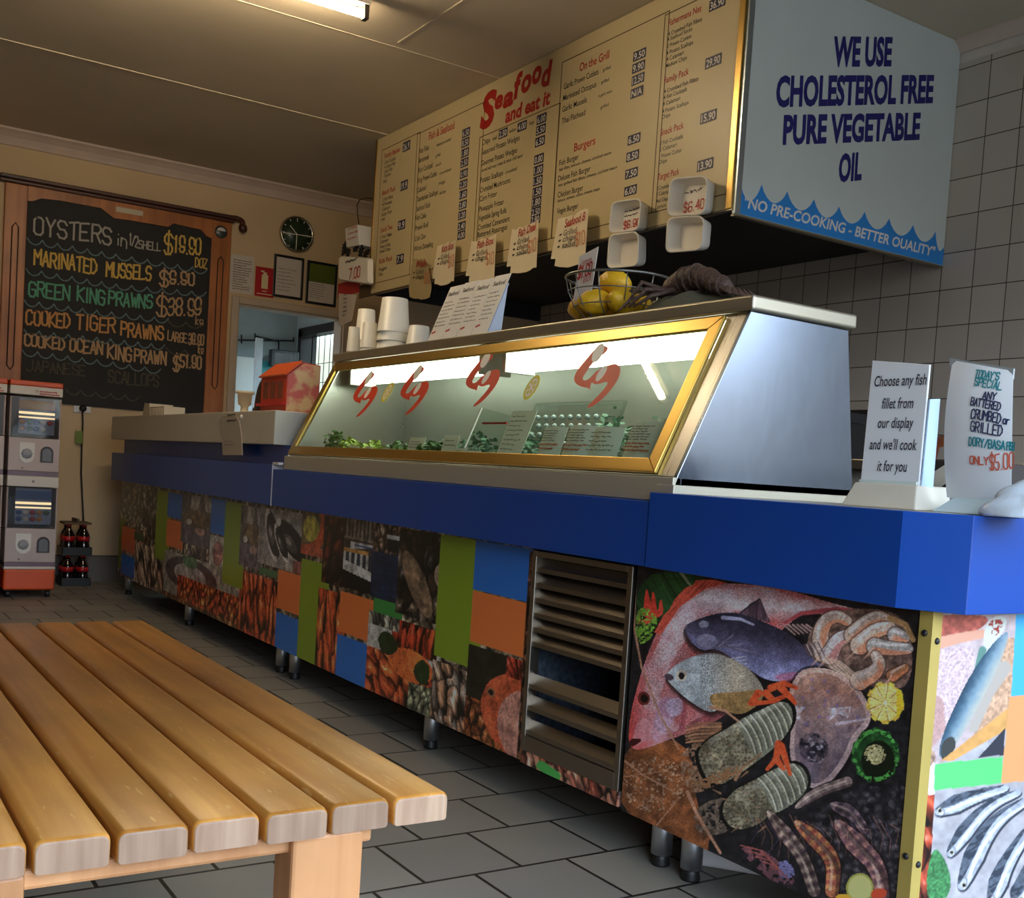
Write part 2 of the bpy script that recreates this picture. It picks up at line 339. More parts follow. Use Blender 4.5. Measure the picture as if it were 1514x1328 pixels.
# ---------------------------------------------------------------- printing pictures: ink colours on a fine grid
def hsh(i, j, s): 
    h = (i * 374761393 + j * 668265263 + s * 1442695041) & 0x7fffffff
    h = ((h ^ (h >> 13)) * 1274126177) & 0x7fffffff
    return ((h ^ (h >> 16)) & 0xffff) / 65535.0
def vnoise(x, y, s=0):
    i = np.floor(x).astype(np.int64); j = np.floor(y).astype(np.int64); u = x - i; v = y - j; u = u * u * (3 - 2 * u); v = v * v * (3 - 2 * v)
    return (hsh(i, j, s) * (1 - u) + hsh(i + 1, j, s) * u) * (1 - v) + (hsh(i, j + 1, s) * (1 - u) + hsh(i + 1, j + 1, s) * u) * v
def fbm(x, y, s=0, o=4): return sum(vnoise(x * 2 ** k, y * 2 ** k, s + k) * .5 ** (k + 1) for k in range(o)) / (1 - .5 ** o)
def voro(x, y, s=0):
    """distance to nearest cell point, edge distance, cell id, cell angle coords"""
    i = np.floor(x).astype(np.int64); j = np.floor(y).astype(np.int64); d1 = np.full(x.shape, 9.0); d2 = d1.copy(); cid = np.zeros(x.shape); dx = np.zeros(x.shape); dy = dx.copy()
    for a in (-1, 0, 1):
        for b in (-1, 0, 1):
            px = i + a + .15 + .7 * hsh(i + a, j + b, s); py = j + b + .15 + .7 * hsh(i + a, j + b, s + 9); d = np.hypot(x - px, y - py)
            c = d < d1; d2 = np.where(c, d1, np.minimum(d2, d)); cid = np.where(c, hsh(i + a, j + b, s + 5), cid); dx = np.where(c, x - px, dx); dy = np.where(c, y - py, dy); d1 = np.where(c, d, d1)
    return d1, d2 - d1, cid, dx, dy
class Ink:
    def __init__(s, px, py, a, b): s.x = px; s.y = py; s.a = a; s.b = b; s.c = np.zeros((len(px), 3))
    def put(s, m, col):
        m = np.clip(m, 0, 1)[:, None]; col = np.asarray(col, float); s.c = s.c * (1 - m) + (col if col.ndim == 2 else col[None]) * m
    def ramp(s, t, cols):
        t = np.clip(t, 0, .9999) * (len(cols) - 1); i = t.astype(int); f = (t - i)[:, None]; k = np.asarray(cols, float); return k[i] * (1 - f) + k[i + 1] * f
    def rect(s, x0, y0, x1, y1): return ((s.a >= x0) & (s.a < x1) & (s.b >= y0) & (s.b < y1)).astype(float)
    def poly(s, pts, smooth=2):
        p = [np.array(q, float) for q in pts]
        for _ in range(smooth):
            q = []
            for i in range(len(p)):
                u, v = p[i], p[(i + 1) % len(p)]; q += [u * .75 + v * .25, u * .25 + v * .75]
            p = q
        p = np.array(p); m = np.zeros(len(s.x), bool); sel = np.where((s.x > p[:, 0].min()) & (s.x < p[:, 0].max()) & (s.y > p[:, 1].min()) & (s.y < p[:, 1].max()))[0]
        X = s.x[sel]; Y = s.y[sel]; k = np.zeros(len(sel), bool)
        for i in range(len(p)):
            x0, y0 = p[i]; x1, y1 = p[(i + 1) % len(p)]
            if y0 == y1: continue
            k ^= ((y0 > Y) != (y1 > Y)) & (X < (x1 - x0) * (Y - y0) / (y1 - y0) + x0)
        m[sel] = k; return m.astype(float)
    def line(s, pts, w0, w1=None):
        w1 = w0 if w1 is None else w1; best = np.full(len(s.x), 1e9); n = len(pts) - 1
        for i in range(n):
            (x0, y0), (x1, y1) = pts[i], pts[i + 1]; dx, dy = x1 - x0, y1 - y0; t = np.clip(((s.x - x0) * dx + (s.y - y0) * dy) / (dx * dx + dy * dy + 1e-9), 0, 1)
            w = (w0 + (w1 - w0) * (i + t) / n) / 2; best = np.minimum(best, np.hypot(s.x - x0 - dx * t, s.y - y0 - dy * t) - w)
        return np.clip(.5 - best, 0, 1)
    def ell(s, cx, cy, rx, ry, ang=0):
        c, n = math.cos(ang), math.sin(ang); u = (s.x - cx) * c + (s.y - cy) * n; v = -(s.x - cx) * n + (s.y - cy) * c
        return np.hypot(u / rx, v / ry), u / rx, v / ry
    def n(s, k, seed=0, o=4): return fbm(s.x / k, s.y / k, seed, o)
def desat(c): return c * .95 + c.mean(1)[:, None] * .05
def print_grid(name, O, U, V, lu, lv, nu, nv, painter, parent, thick=0.012, back=None, gain=1.0):
    """a printed board: front face is a fine grid that carries the ink, with a real edge and back"""
    O = Vector(O); U = Vector(U); V = Vector(V); N = U.cross(V)
    a, b = np.meshgrid(np.linspace(0, lu, nu + 1), np.linspace(0, lv, nv + 1)); a = a.ravel(); b = b.ravel()
    P = np.array(O)[:, None] + np.array(U)[:, None] * a + np.array(V)[:, None] * b
    px, py = to_px(P[0], P[1], P[2]); ink = Ink(px, py, a, b); painter(ink)
    base = np.array(parent['_w']); vs = (P.T - base); n0 = len(vs)
    i = np.arange(nu)[None] + np.arange(nv)[:, None] * (nu + 1); i = i.ravel()
    fs = np.stack([i, i + 1, i + nu + 2, i + nu + 1], 1)
    ring = list(range(0, nu + 1)) + [k * (nu + 1) + nu for k in range(1, nv + 1)] + [nv * (nu + 1) + k for k in range(nu - 1, -1, -1)] + [k * (nu + 1) for k in range(nv - 1, 0, -1)]
    bk = vs[ring] - np.array(N) * thick; r = np.array(ring); m_ = len(ring); q = n0 + np.arange(m_)
    side = np.stack([np.roll(r, -1), r, q, np.roll(q, -1)], 1)
    me = bpy.data.meshes.new(name); allv = np.concatenate([vs, bk]); allf = np.concatenate([fs, side]).tolist() + [q.tolist()[::-1]]
    me.from_pydata(allv.tolist(), [], allf)
    col = np.ones((len(allv), 4)); col[:n0, :3] = np.clip(desat(lin(np.clip(ink.c, 0, 255))) * PRINT_GAIN * gain, 0, .88); col[n0:, :3] = .3
    at_ = me.attributes.new('ink', 'FLOAT_COLOR', 'POINT'); at_.data.foreach_set('color', col.ravel().astype(np.float32))
    me.materials.append(print_mat()); me.update()
    o = bpy.data.objects.new(name, me); C.objects.link(o); o.parent = parent; o['_w'] = tuple(base); return o

# textures used inside the printed photos
def t_shell(k, s, cols, dark=(12, 10, 10), asp=1.0, seed=1, rot=0.6):
    c, n_ = math.cos(rot), math.sin(rot); u = (k.a * c + k.b * n_) / s; v = (-k.a * n_ + k.b * c) / s / asp
    wu = fbm(u * .9, v * .9, seed + 40) - .5; wv = fbm(u * .9, v * .9, seed + 50) - .5; u = u + 1.5 * wu; v = v + 1.5 * wv
    d, e_, cid, dx, dy = voro(u, v, seed); col = k.ramp((cid * .75 + .35 * fbm(u * 3, v * 3, seed) - .05), cols)
    sh = np.clip(1.2 - d * 1.25 + (dy - dx) * .55, .12, 1.35)[:, None]; rim = np.clip(e_ * 11 + .15 * cid, 0, 1)[:, None]; st = (.62 + .76 * fbm(u * 7, v * 2.5, seed + 3, 3))[:, None]
    hl = (np.exp(-((dx + .14) ** 2 + (dy - .16) ** 2) / .012) * (cid > .35) * 70)[:, None]
    return np.clip((col * sh * st + hl) * rim + np.array(dark, float) * (1 - rim), 0, 240)
def t_fish(k, s, c1, c2, seed=2):
    f = fbm(k.a / s, k.b / s, seed, 5)[:, None]; g = vnoise(k.a / s * 14, k.b / s * 14, seed)[:, None]; return np.array(c1, float) * f + np.array(c2, float) * (1 - f) * (.7 + .6 * g)
GREEN = (104, 124, 20); BLUE = (20, 86, 160); ORANGE = (182, 94, 38); DGREEN = (44, 112, 46)
def rc(px0, py0, px1, py1, Yp, X0, Z0):
    p = at(px0, py0, 1, Yp); q = at(px1, py1, 1, Yp); return p.x - X0, q.z - Z0, q.x - X0, p.z - Z0
def paint_blocks(k, blocks, Yp, X0, Z0):
    for px0, py0, px1, py1, what in blocks:
        x0, y0, x1, y1 = rc(px0, py0, px1, py1, Yp, X0, Z0); y0 = min(y0, y1 - .004)
        m = k.rect(x0, y0, x1, y1)
        if isinstance(what, tuple): k.put(m, what)
        else:
            what(k, m, x0, y0, x1, y1); i = m > 0; k.c[i] *= ((.55 + .85 * fbm(k.a[i] / .03, k.b[i] / .03, 60, 4)) * (.8 + .4 * vnoise(k.a[i] / .004, k.b[i] / .004, 61)))[:, None]
def B_shell(s, cols, **kw): return lambda k, m, *r: k.put(m, t_shell(k, s, cols, **kw))
def B_fish(s, c1, c2, **kw): return lambda k, m, *r: k.put(m, t_fish(k, s, c1, c2, **kw))
def b_mussel(k, m, x0, y0, x1, y1):
    k.put(m, t_fish(k, .05, (150, 145, 140), (96, 92, 90)))
    for i, (cx, cy, rx, ry, an) in enumerate(((.72, .5, .20, .42, .75), (.3, .55, .13, .42, .25), (.5, .45, .1, .3, .45))):
        u = (k.a - x0) / (x1 - x0) - cx; v = (k.b - y0) / (y1 - y0) - cy; c, s = math.cos(an), math.sin(an); p = (u * c + v * s) / rx; q = (-u * s + v * c) / ry; d = np.hypot(p, q)
        k.put(m * (d < 1), (14, 13, 14)); k.put(m * (np.abs(d - 1) < .12) * (p < .1), (170, 165, 160)); k.put(m * (np.hypot(p + .25, q) < .45), (70, 66, 68)); k.put(m * (np.hypot(p + .3, q - .1) < .2), (128, 122, 120))
    k.put(m * (k.b < y0 + .05) * (k.a > x1 - .12), (120, 70, 62))
def b_ship(k, m, x0, y0, x1, y1):
    u = (k.a - x0) / (x1 - x0); v = (k.b - y0) / (y1 - y0); w = fbm(u * 8, v * 12, 3)[:, None]
    k.put(m, np.array((52, 42, 36)) * (.5 + w)); k.put(m * (v > .72), np.array((105, 95, 84)) * (.45 + w)); k.put(m * (v > .75) * ((u * 9) % 1 < .35), (40, 32, 30))
    k.put(m * (v < .34 - .12 * u), (8, 8, 9)); hull = (v > .26 - .1 * u) & (v < .42 - .14 * u); k.put(m * hull, (176, 172, 166))
    k.put(m * (v > .40 - .1 * u) & (v < .52) & ((u * 6) % 1 < .6) if False else m * ((v > .4 - .1 * u) & (v < .53)).astype(float), (40, 44, 52)); k.put(m * ((v > .4 - .1 * u) & (v < .53) & ((u * 6) % 1 < .4)), (150, 150, 148))
    k.put(m * ((v > .53) & (v < .58) & (u < .72)), (160, 112, 50)); k.put(m * ((v > .58 + .12 * (u - .3)) & (v < .68) & (u > .2)), (160, 158, 155)); k.put(m * ((v > .62) & (v < .645) & (u > .3)), (40, 60, 110))
def b_water(k, m, x0, y0, x1, y1):
    u = (k.a - x0) / (x1 - x0); v = (k.b - y0) / (y1 - y0); w = fbm(u * 3, v * 22, 5)[:, None]
    k.put(m, np.array((16, 30, 52)) * (.5 + 1.1 * w)); t = m * (v > .62); k.put(t, t_shell(k, .035, [(30, 20, 16), (120, 92, 70), (160, 140, 120)], seed=8)); k.put(m * ((v > .66) & (v < .82) & (u > .45) & (u < .9)), (14, 14, 18)); k.put(m * ((v > .82) & (v < .87) & (u > .4) & (u < .85)), (170, 170, 168))
def b_plate(k, m, x0, y0, x1, y1):
    u = (k.a - x0) / (x1 - x0); v = (k.b - y0) / (y1 - y0)
    k.put(m, np.array((126, 124, 114)) * (.8 + .3 * fbm(u * 5, v * 5, 2))[:, None])
    k.put(m * (v < .32), t_shell(k, .05, [(60, 22, 12), (150, 100, 60), (110, 96, 60)], seed=4, asp=1.8)); d = np.hypot((u - .36) / .34, (v - .72) / .27); k.put(m * (d < 1), np.array((60, 56, 58)) * (.5 + fbm(u * 9, v * 9, 5))[:, None]); k.put(m * (d < .62), np.array((140, 138, 134)) * (.7 + .5 * fbm(u * 9, v * 9, 5))[:, None])
    k.put(m * (v < .68) * (v > .3) * (u > .2), t_shell(k, .045, [(190, 90, 30), (150, 40, 14), (210, 140, 60)], seed=6, dark=(60, 16, 6))); k.put(m * (np.hypot(u - .36, (v - .93)) < .1), (70, 112, 74))
def b_prawns(k, m, x0, y0, x1, y1): k.put(m, t_shell(k, .055, [(176, 58, 22), (206, 92, 40), (140, 36, 14)], seed=11, asp=3.2, rot=.15, dark=(40, 10, 6)))
def b_plate2(k, m, x0, y0, x1, y1):
    u = (k.a - x0) / (x1 - x0); v = (k.b - y0) / (y1 - y0); k.put(m, (150, 148, 142))
    k.put(m * (v < .62) * (u < .92), t_shell(k, .05, [(178, 56, 22), (210, 92, 40), (140, 30, 14)], seed=12, asp=2.2, rot=1.0, dark=(46, 12, 8)))
    k.put(m * (v > .70) * (u > .35) * (u < .96), t_shell(k, .045, [(190, 66, 24), (160, 40, 18)], seed=13, asp=2.6, rot=-.2, dark=(30, 24, 10)))
    k.put(m * (np.hypot((u - .62) / .3, (v - .58) / .16) < 1), np.array((196, 90, 34)) * (.75 + .5 * fbm(u * 12, v * 8, 3))[:, None])
    g_ = .35 * fbm(u * 14, v * 14, 9); k.put(m * (np.hypot((u - .3) / .16, (v - .72) / .14) + g_ < 1), (22, 40, 12)); k.put(m * (np.hypot((u - .78) / .12, (v - .56) / .14) + g_ < 1), (26, 46, 16))
    k.put(m * ((u > .62) & (v < .45 - .1 * (1 - u))), t_shell(k, .05, [(150, 150, 120), (90, 96, 70)], seed=14, asp=.7, dark=(20, 20, 16))); k.put(m * (v > .86) * (u < .45), t_shell(k, .04, [(160, 158, 140), (60, 60, 54)], seed=15, asp=2, dark=(24, 22, 20)))
def b_ofish(k, m, x0, y0, x1, y1):
    u = (k.a - x0) / (x1 - x0); v = (k.b - y0) / (y1 - y0); k.put(m, t_fish(k, .06, (40, 34, 24), (20, 18, 12)))
    k.put(m * (v < .45), t_shell(k, .035, [(140, 70, 30), (90, 46, 22), (170, 96, 44)], seed=16)); d = np.hypot((u - .78) / .55, (v - .44) / .42)
    k.put(m * (d < 1), t_fish(k, .03, (186, 84, 44), (150, 60, 30))); d2 = np.hypot((u - .92) / .45, (v - .34) / .4); k.put(m * (d2 < 1), t_fish(k, .03, (176, 120, 104), (150, 100, 84)))
    k.put(m * ((v > .8) & (u > .55)), t_shell(k, .03, [(150, 52, 28), (110, 30, 16)], seed=17, asp=3)); k.put(m * (np.hypot((u - .36) / .06, (v - .58) / .05) < 1), (130, 84, 54)); k.put(m * (np.hypot((u - .36) / .035, (v - .58) / .03) < 1), (16, 12, 10))
def b_bfish(k, m, x0, y0, x1, y1):
    u = (k.a - x0) / (x1 - x0); v = (k.b - y0) / (y1 - y0); k.put(m, t_shell(k, .06, [(60, 44, 32), (16, 13, 12), (120, 100, 80)], seed=18))
    c, s = math.cos(.5), math.sin(.5); p = ((u - .42) * c + (v - .4) * s * 1.6) / .2; q = (-(u - .42) * s + (v - .4) * c * 1.6) / .62; d = np.hypot(p, q); k.put(m * (d < 1), np.array((120, 96, 72)) * (.55 + .6 * fbm(u * 14, v * 22, 4))[:, None]); k.put(m * (np.hypot((u - .92) / .16, (v - .55) / .14) < 1), (138, 116, 96))
def b_lemon(k, m, x0, y0, x1, y1):
    u = (k.a - x0) / (x1 - x0); v = (k.b - y0) / (y1 - y0); k.put(m, t_fish(k, .05, (110, 92, 60), (60, 50, 36)))
    k.put(m * (np.hypot((u - .35) / .3, (v - .62) / .3) < 1), (150, 138, 52)); k.put(m * (np.abs(np.hypot((u - .1) / .8, (v - .75) / .7) - .9) < .16), (158, 66, 34)); k.put(m * ((v < .2) & (u > .15)), (150, 70, 46))
def b_pinklob(k, m, x0, y0, x1, y1):
    u = (k.a - x0) / (x1 - x0); v = (k.b - y0) / (y1 - y0); k.put(m, (140, 138, 128)); k.put(m * (np.hypot((u - .5) / .3, (v - .42) / .42) < 1), np.array((140, 94, 86)) * (.7 + .5 * vnoise(u * 2, v * 14, 2))[:, None])
def b_darkfish(k, m, x0, y0, x1, y1):
    u = (k.a - x0) / (x1 - x0); v = (k.b - y0) / (y1 - y0); k.put(m, t_fish(k, .05, (120, 112, 104), (30, 27, 27), seed=25)); k.put(m * (v > .72) * (u > .3) * (np.abs(u - .65) > .2 * (1.7 - 1.5 * v)), (134, 128, 120)); k.put(m * (np.hypot((u - .5) / .42, (v - .52) / .2) < 1), t_fish(k, .02, (150, 120, 76), (34, 28, 26), seed=27)); k.put(m * (v < .38), t_fish(k, .03, (104, 96, 100), (62, 56, 62), seed=28)); k.put(m * (np.hypot((u - .62) / .16, (v - .3) / .07) < 1), (150, 120, 110)); k.put(m * (np.hypot((u - .25) / .1, (v - .45) / .06) < 1), (168, 164, 158))
BEIGE = [(58, 48, 38), (120, 104, 82), (150, 138, 116)]; MONO = [(14, 13, 12), (90, 84, 76), (170, 160, 146)]
LEFT_BLOCKS = [
    (170, 708, 212, 775, B_shell(.045, BEIGE, seed=21)), (208, 718, 236, 800, B_shell(.05, MONO, seed=22)), (168, 763, 182, 842, (88, 104, 24)), (181, 776, 213, 870, B_shell(.05, [(40, 32, 26), (150, 90, 60), (160, 130, 104)], seed=23, asp=2)),
    (198, 800, 246, 905, B_shell(.06, [(140, 104, 78), (172, 148, 122), (70, 56, 44)], seed=24, asp=2.4)), (181, 777, 199, 819, (176, 84, 44)), (199, 785, 212, 802, (40, 70, 44)), (180, 818, 198, 856, BLUE),
    (233, 724, 249, 832, GREEN), (249, 728, 272, 769, BLUE), (247, 767, 270, 814, ORANGE), (270, 730, 313, 814, b_darkfish), (244, 812, 357, 960, b_plate), (355, 842, 404, 985, b_prawns),
    (313, 736, 335, 793, BLUE), (311, 790, 334, 842, b_pinklob), (334, 741, 358, 872, GREEN), (357, 747, 386, 845, b_darkfish), (383, 838, 410, 856, (52, 96, 60)), (385, 749, 452, 852, b_mussel)]
MID_BLOCKS = [
    (385, 749, 450, 852, b_mussel), (400, 838, 446, 912, ORANGE), (398, 900, 442, 985, BLUE), (448, 755, 484, 828, b_lemon), (446, 825, 479, 1000, GREEN), (480, 762, 514, 872, B_shell(.05, [(120, 44, 24), (34, 16, 12), (90, 60, 36)], seed=31, asp=1.7, rot=-.5)),
    (471, 868, 508, 1020, b_prawns), (511, 766, 556, 882, b_ship), (553, 773, 597, 897, b_water), (504, 873, 554, 953, ORANGE), (499, 937, 551, 1040, BLUE), (553, 884, 594, 917, DGREEN), (592, 780, 656, 928, b_bfish), (546, 902, 644, 1090, b_plate2),
    (652, 790, 708, 992, GREEN), (640, 975, 697, 1110, B_shell(.045, [(150, 90, 56), (110, 104, 96), (180, 130, 96), (60, 52, 44)], seed=33, asp=1.8)), (704, 798, 788, 893, BLUE), (699, 872, 790, 978, ORANGE), (693, 952, 792, 1140, b_ofish), (783, 815, 800, 1140, B_shell(.03, [(140, 92, 60), (40, 20, 14)], seed=35))]
def paint_under(k):
    k.put(np.ones(len(k.x)), t_shell(k, .03, [(150, 66, 40), (170, 120, 96), (120, 40, 24)], seed=36, asp=1.6)); k.put(k.line([(800, 1132), (822, 1148)], 14), (60, 140, 62))
def c7(*p): return [(900 + x / 2.666, 830 + y / 2.666) for x, y in p]
def paint_left(k): k.put(np.ones(len(k.x)), t_shell(k, .05, BEIGE, seed=20)); paint_blocks(k, LEFT_BLOCKS, YP, L_X0, PZ0)
def paint_mid(k): k.put(np.ones(len(k.x)), t_shell(k, .05, BEIGE, seed=30)); paint_blocks(k, MID_BLOCKS, YP, M_X0, PZ0)

def paint_fish(k):
    x, y = k.x, k.y; one = np.ones(len(x)); N = lambda s, sd=0, o=4: k.n(s, sd, o)
    def pt(a, b): return c7((a, b))[0]
    def E(cx, cy, rx, ry, an=0):
        q = pt(cx, cy); return k.ell(q[0], q[1], rx / 2.666, ry / 2.666, an)
    def P(pts, sm=2): return k.poly(c7(*pts), sm)
    def L(pts, w0, w1=None): return k.line(c7(*pts), w0 / 2.666, (w0 if w1 is None else w1) / 2.666)
    # dark bed, wet stones and weed
    n1 = N(7, 1)[:, None]; k.put(one, np.array((26, 24, 26)) * (.3 + 1.3 * n1))
    d, e_, cid, _, _ = voro(x / 10 + 1.2 * N(12, 80), y / 10, 4); k.put((P([(1000, 880), (1240, 880), (1240, 1340), (880, 1340), (760, 1000)]) > 0) * (cid > .4) * np.clip(1 - d * 1.5, 0, 1) * .8, np.array((74, 68, 72)) * (.3 + cid)[:, None] * (.5 + N(4, 81))[:, None])
    # green leaf corner, tomato flowers
    k.put(P([(110, 30), (420, 60), (330, 130), (230, 200), (110, 330)]), np.array((26, 50, 24)) * (.6 + .9 * vnoise(x / 3 - y / 5, y / 60, 2))[:, None])
    k.put(L([(285, 45), (325, 100)], 14, 8), (112, 124, 96))
    for a in ((118, 200), (150, 105), (175, 115), (205, 145)): k.put(P([(135, 225), (a[0] - 12, a[1] + 60), (a[0], a[1] - 10), (a[0] + 14, a[1] + 60), (190, 225)], 1), np.array((186, 50, 34)) * (.75 + .5 * N(6, 5))[:, None])
    k.put(P([(105, 190), (160, 180), (200, 235), (160, 320), (105, 330)]) * (N(4, 6) > .46), np.array((92, 128, 40)) * (.6 + .8 * N(3, 7))[:, None])
    # brown board bottom left
    k.put(P([(40, 740), (240, 690), (330, 760), (330, 900), (420, 1150), (300, 1120), (30, 985)], 1), np.array((118, 68, 36)) * (.45 + 1.0 * N(16, 8, 5))[:, None])
    dd, ee, ci, _, _ = voro(x / 9, y / 9, 9); k.put(P([(40, 740), (240, 690), (330, 760), (330, 900), (420, 1150), (300, 1120), (30, 985)], 1) * (ee < .035) * (N(20, 3) > .55) * .4, (150, 120, 96)); k.put(P([(40, 740), (240, 690), (330, 760), (330, 900), (420, 1150), (300, 1120), (30, 985)], 1) * np.clip(N(6, 74) * 3 - 1.7, 0, 1) * .6, (46, 26, 18)); k.put(P([(40, 800), (240, 760), (330, 900), (200, 1000), (60, 960)], 1) * (N(3, 75) > .62) * .7, (168, 140, 116))
    # the large red snapper
    body = P([(75, 720), (85, 600), (130, 430), (190, 270), (270, 160), (380, 92), (520, 86), (700, 110), (860, 160), (1000, 195), (1030, 230), (900, 215), (780, 200), (700, 250), (640, 320), (560, 520), (420, 640), (300, 680), (170, 730), (110, 750)])
    t = N(22, 10)[:, None]; base = np.array((172, 64, 58)) * (1 - t) + np.array((160, 132, 140)) * t
    dv, ev, _, _, _ = voro(x / 2.4, y / 2.4, 3); base = base * (.62 + .55 * np.clip(dv * 1.5, 0, 1))[:, None] * (.8 + .4 * N(40, 77))[:, None]
    k.put(body, base)
    top = np.clip(1 - np.abs(y - (830 + 150 / 2.666) - (x - 1050) * .12) / 22, 0, 1) * (x > 990); k.put(body * top * .75, (176, 166, 164))
    k.put(body * np.clip(1 - (x - 930) / 38, 0, 1) * (y > 1000) * .8, (176, 50, 46)); k.put(body * L([(230, 580), (190, 690)], 90, 40) * .5, (150, 120, 156)); k.put(body * L([(240, 300), (330, 190), (480, 140)], 80, 60) * .5 * N(8, 3), (164, 150, 168))
    bnd = body * np.maximum(L([(165, 560), (200, 400), (280, 260), (420, 165)], 60, 110), L([(420, 165), (600, 140), (820, 190)], 110, 50)); k.put(bnd * np.clip(.25 + dv * .9, 0, .8) * np.clip(N(16, 71) * 2.4 - .6, 0, 1), (184, 170, 174)); k.put(body * P([(130, 600), (180, 660), (250, 690), (190, 725), (110, 745), (90, 690)]) * .55, (186, 132, 140)); k.put(body * P([(190, 600), (250, 620), (290, 660), (220, 690), (180, 660)]) * .6 * N(5, 72), (190, 176, 190)); k.put(body * L([(255, 470), (300, 560), (290, 660)], 14, 22) * .5, (110, 40, 52)); k.put(body * P([(560, 440), (640, 330), (600, 540), (420, 650), (300, 690), (300, 640), (420, 590)]) * .55, (92, 40, 48))
    fin = P([(180, 280), (215, 215), (240, 190), (260, 150), (300, 105), (330, 95), (345, 75), (400, 72), (470, 85), (380, 110), (280, 180), (205, 290)], 0); k.put(fin, np.array((178, 66, 48)) * (.7 + .5 * vnoise((x + y) / 2.6, y / 30, 4))[:, None])
    k.put(L([(690, 245), (760, 205), (900, 190), (1010, 205)], 12, 26), (150, 62, 66))
    q, _, _ = E(138, 541, 24, 27); k.put(q < 1, (92, 30, 24)); q, _, _ = E(140, 541, 15, 17); k.put(q < 1, (14, 10, 10)); k.put(P([(80, 700), (130, 698), (125, 715), (85, 735)], 1), (52, 12, 14)); k.put(P([(84, 738), (150, 705), (185, 712), (120, 742)], 1), (196, 92, 92))
    k.put(P([(215, 550), (290, 530), (295, 600), (240, 620)]) * .7, np.array((164, 150, 172)) * (.8 + .4 * N(3, 2))[:, None])
    for i in range(6): k.put(L([(690 + i * 18, 250), (735 + i * 16, 270 - i * 3 + 20)], 8, 5), (150, 118, 112))
    # dark bream on top of it
    sh = P([(300, 275), (330, 330), (420, 400), (600, 480), (500, 420)]); k.put(sh * .6, (30, 14, 18))
    def shade(pts, dx, dy, al=.7, g=1.03):
        c_ = np.mean(pts, 0)
        for s_ in (1.0, .6, .3): k.put(P([(c_[0] + (a - c_[0]) * g + dx * s_, c_[1] + (b - c_[1]) * g + dy * s_) for a, b in pts]) * al * .5, (16, 12, 14))
    shade([(300, 262), (320, 240), (400, 210), (480, 200), (540, 208), (640, 250), (740, 300), (800, 380), (860, 405), (830, 425), (770, 440), (700, 475), (620, 470), (560, 430), (500, 390), (420, 340), (370, 355), (330, 325), (312, 300)], -4, 22)
    br = P([(300, 262), (320, 240), (400, 210), (480, 200), (540, 208), (640, 250), (740, 300), (800, 380), (860, 405), (830, 425), (770, 440), (700, 475), (620, 470), (560, 430), (500, 390), (420, 340), (370, 355), (330, 325), (312, 300)])
    g = np.clip(((y - 830) * 2.666 - 200 - (x - 900 - 300 / 2.666) * .35 * 2.666 / 1.6) / 230, 0, 1); dv, ev, _, _, _ = voro(x / 2.2, y / 2.2, 7)
    k.put(br, k.ramp(g * .9 + .25 * N(9, 3) - .1, [(34, 32, 44), (62, 58, 78), (92, 90, 122), (128, 130, 168), (150, 148, 176)]) * (.75 + .4 * np.clip(dv * 1.5, 0, 1))[:, None])
    k.put(P([(515, 205), (560, 165), (598, 145), (625, 215), (640, 245)], 0), np.array((70, 52, 60)) * (.6 + .8 * vnoise(x / 2, (x + y) / 40, 2))[:, None]); k.put(L([(520, 203), (595, 148)], 7), (44, 38, 48))
    k.put(L([(450, 222), (520, 228), (570, 250)], 16, 8) * .8, (150, 150, 176)); q, _, _ = E(375, 248, 20, 14); k.put(q < 1, (110, 108, 126)); k.put(P([(335, 300), (400, 280), (440, 320), (400, 345), (360, 340)]) * .7, (120, 116, 138)); k.put(P([(640, 450), (760, 430), (740, 470), (680, 478)]) * .6, (150, 70, 92))
    for i in range(7): k.put(L([(420 + i * 6, 345 - i * 2), (470 + i * 22, 270 + i * 18)], 5, 2), (120, 108, 122) if i % 2 else (70, 62, 76))
    for i in range(4): k.put(L([(480 + i * 6, 385 + i * 10), (540 + i * 5, 375 + i * 14)], 5, 3), (150, 146, 150))
    # pale round fish
    shade([(222, 452), (250, 420), (300, 385), (380, 360), (440, 365), (520, 400), (580, 450), (615, 510), (600, 560), (520, 612), (440, 580), (400, 600), (330, 560), (280, 520), (240, 480)], 2, 20)
    pf = P([(222, 452), (250, 420), (300, 385), (380, 360), (440, 365), (520, 400), (580, 450), (615, 510), (600, 560), (520, 612), (440, 580), (400, 600), (330, 560), (280, 520), (240, 480)])
    k.put(pf, np.array((150, 156, 160)) * (.82 + .3 * N(8, 12))[:, None]); spx = voro(x / 3, y / 3, 15); k.put(pf * (spx[0] < .28) * (x > 1035) * .75, (84, 74, 62)); k.put(pf * np.clip((x - 1045) / 40, 0, 1) * .55, (146, 124, 92))
    k.put(pf * P([(395, 520), (520, 515), (620, 500), (610, 580), (520, 615), (430, 585), (400, 560)]), np.array((134, 104, 62)) * (.7 + .5 * N(7, 4))[:, None])
    k.put(pf * L([(250, 412), (330, 370), (440, 360), (540, 405)], 10) * .6, (92, 80, 84)); q, _, _ = E(287, 450, 22, 22); k.put(q < 1, (170, 156, 140)); q, _, _ = E(287, 452, 12, 14); k.put(q < 1, (16, 16, 18)); k.put(P([(215, 450), (240, 440), (262, 462), (236, 474)], 1), (66, 54, 62)); k.put(L([(375, 395), (365, 450), (390, 510)], 8) * .4, (120, 126, 132))
    # ray / flounder
    shade([(740, 440), (800, 415), (900, 430), (980, 490), (1030, 570), (1035, 640), (980, 690), (940, 790), (860, 890), (800, 900), (740, 850), (710, 760), (722, 640), (700, 540)], 6, 10, .9, 1.06)
    fl = P([(740, 440), (800, 415), (900, 430), (980, 490), (1030, 570), (1035, 640), (980, 690), (940, 790), (860, 890), (800, 900), (740, 850), (710, 760), (722, 640), (700, 540)])
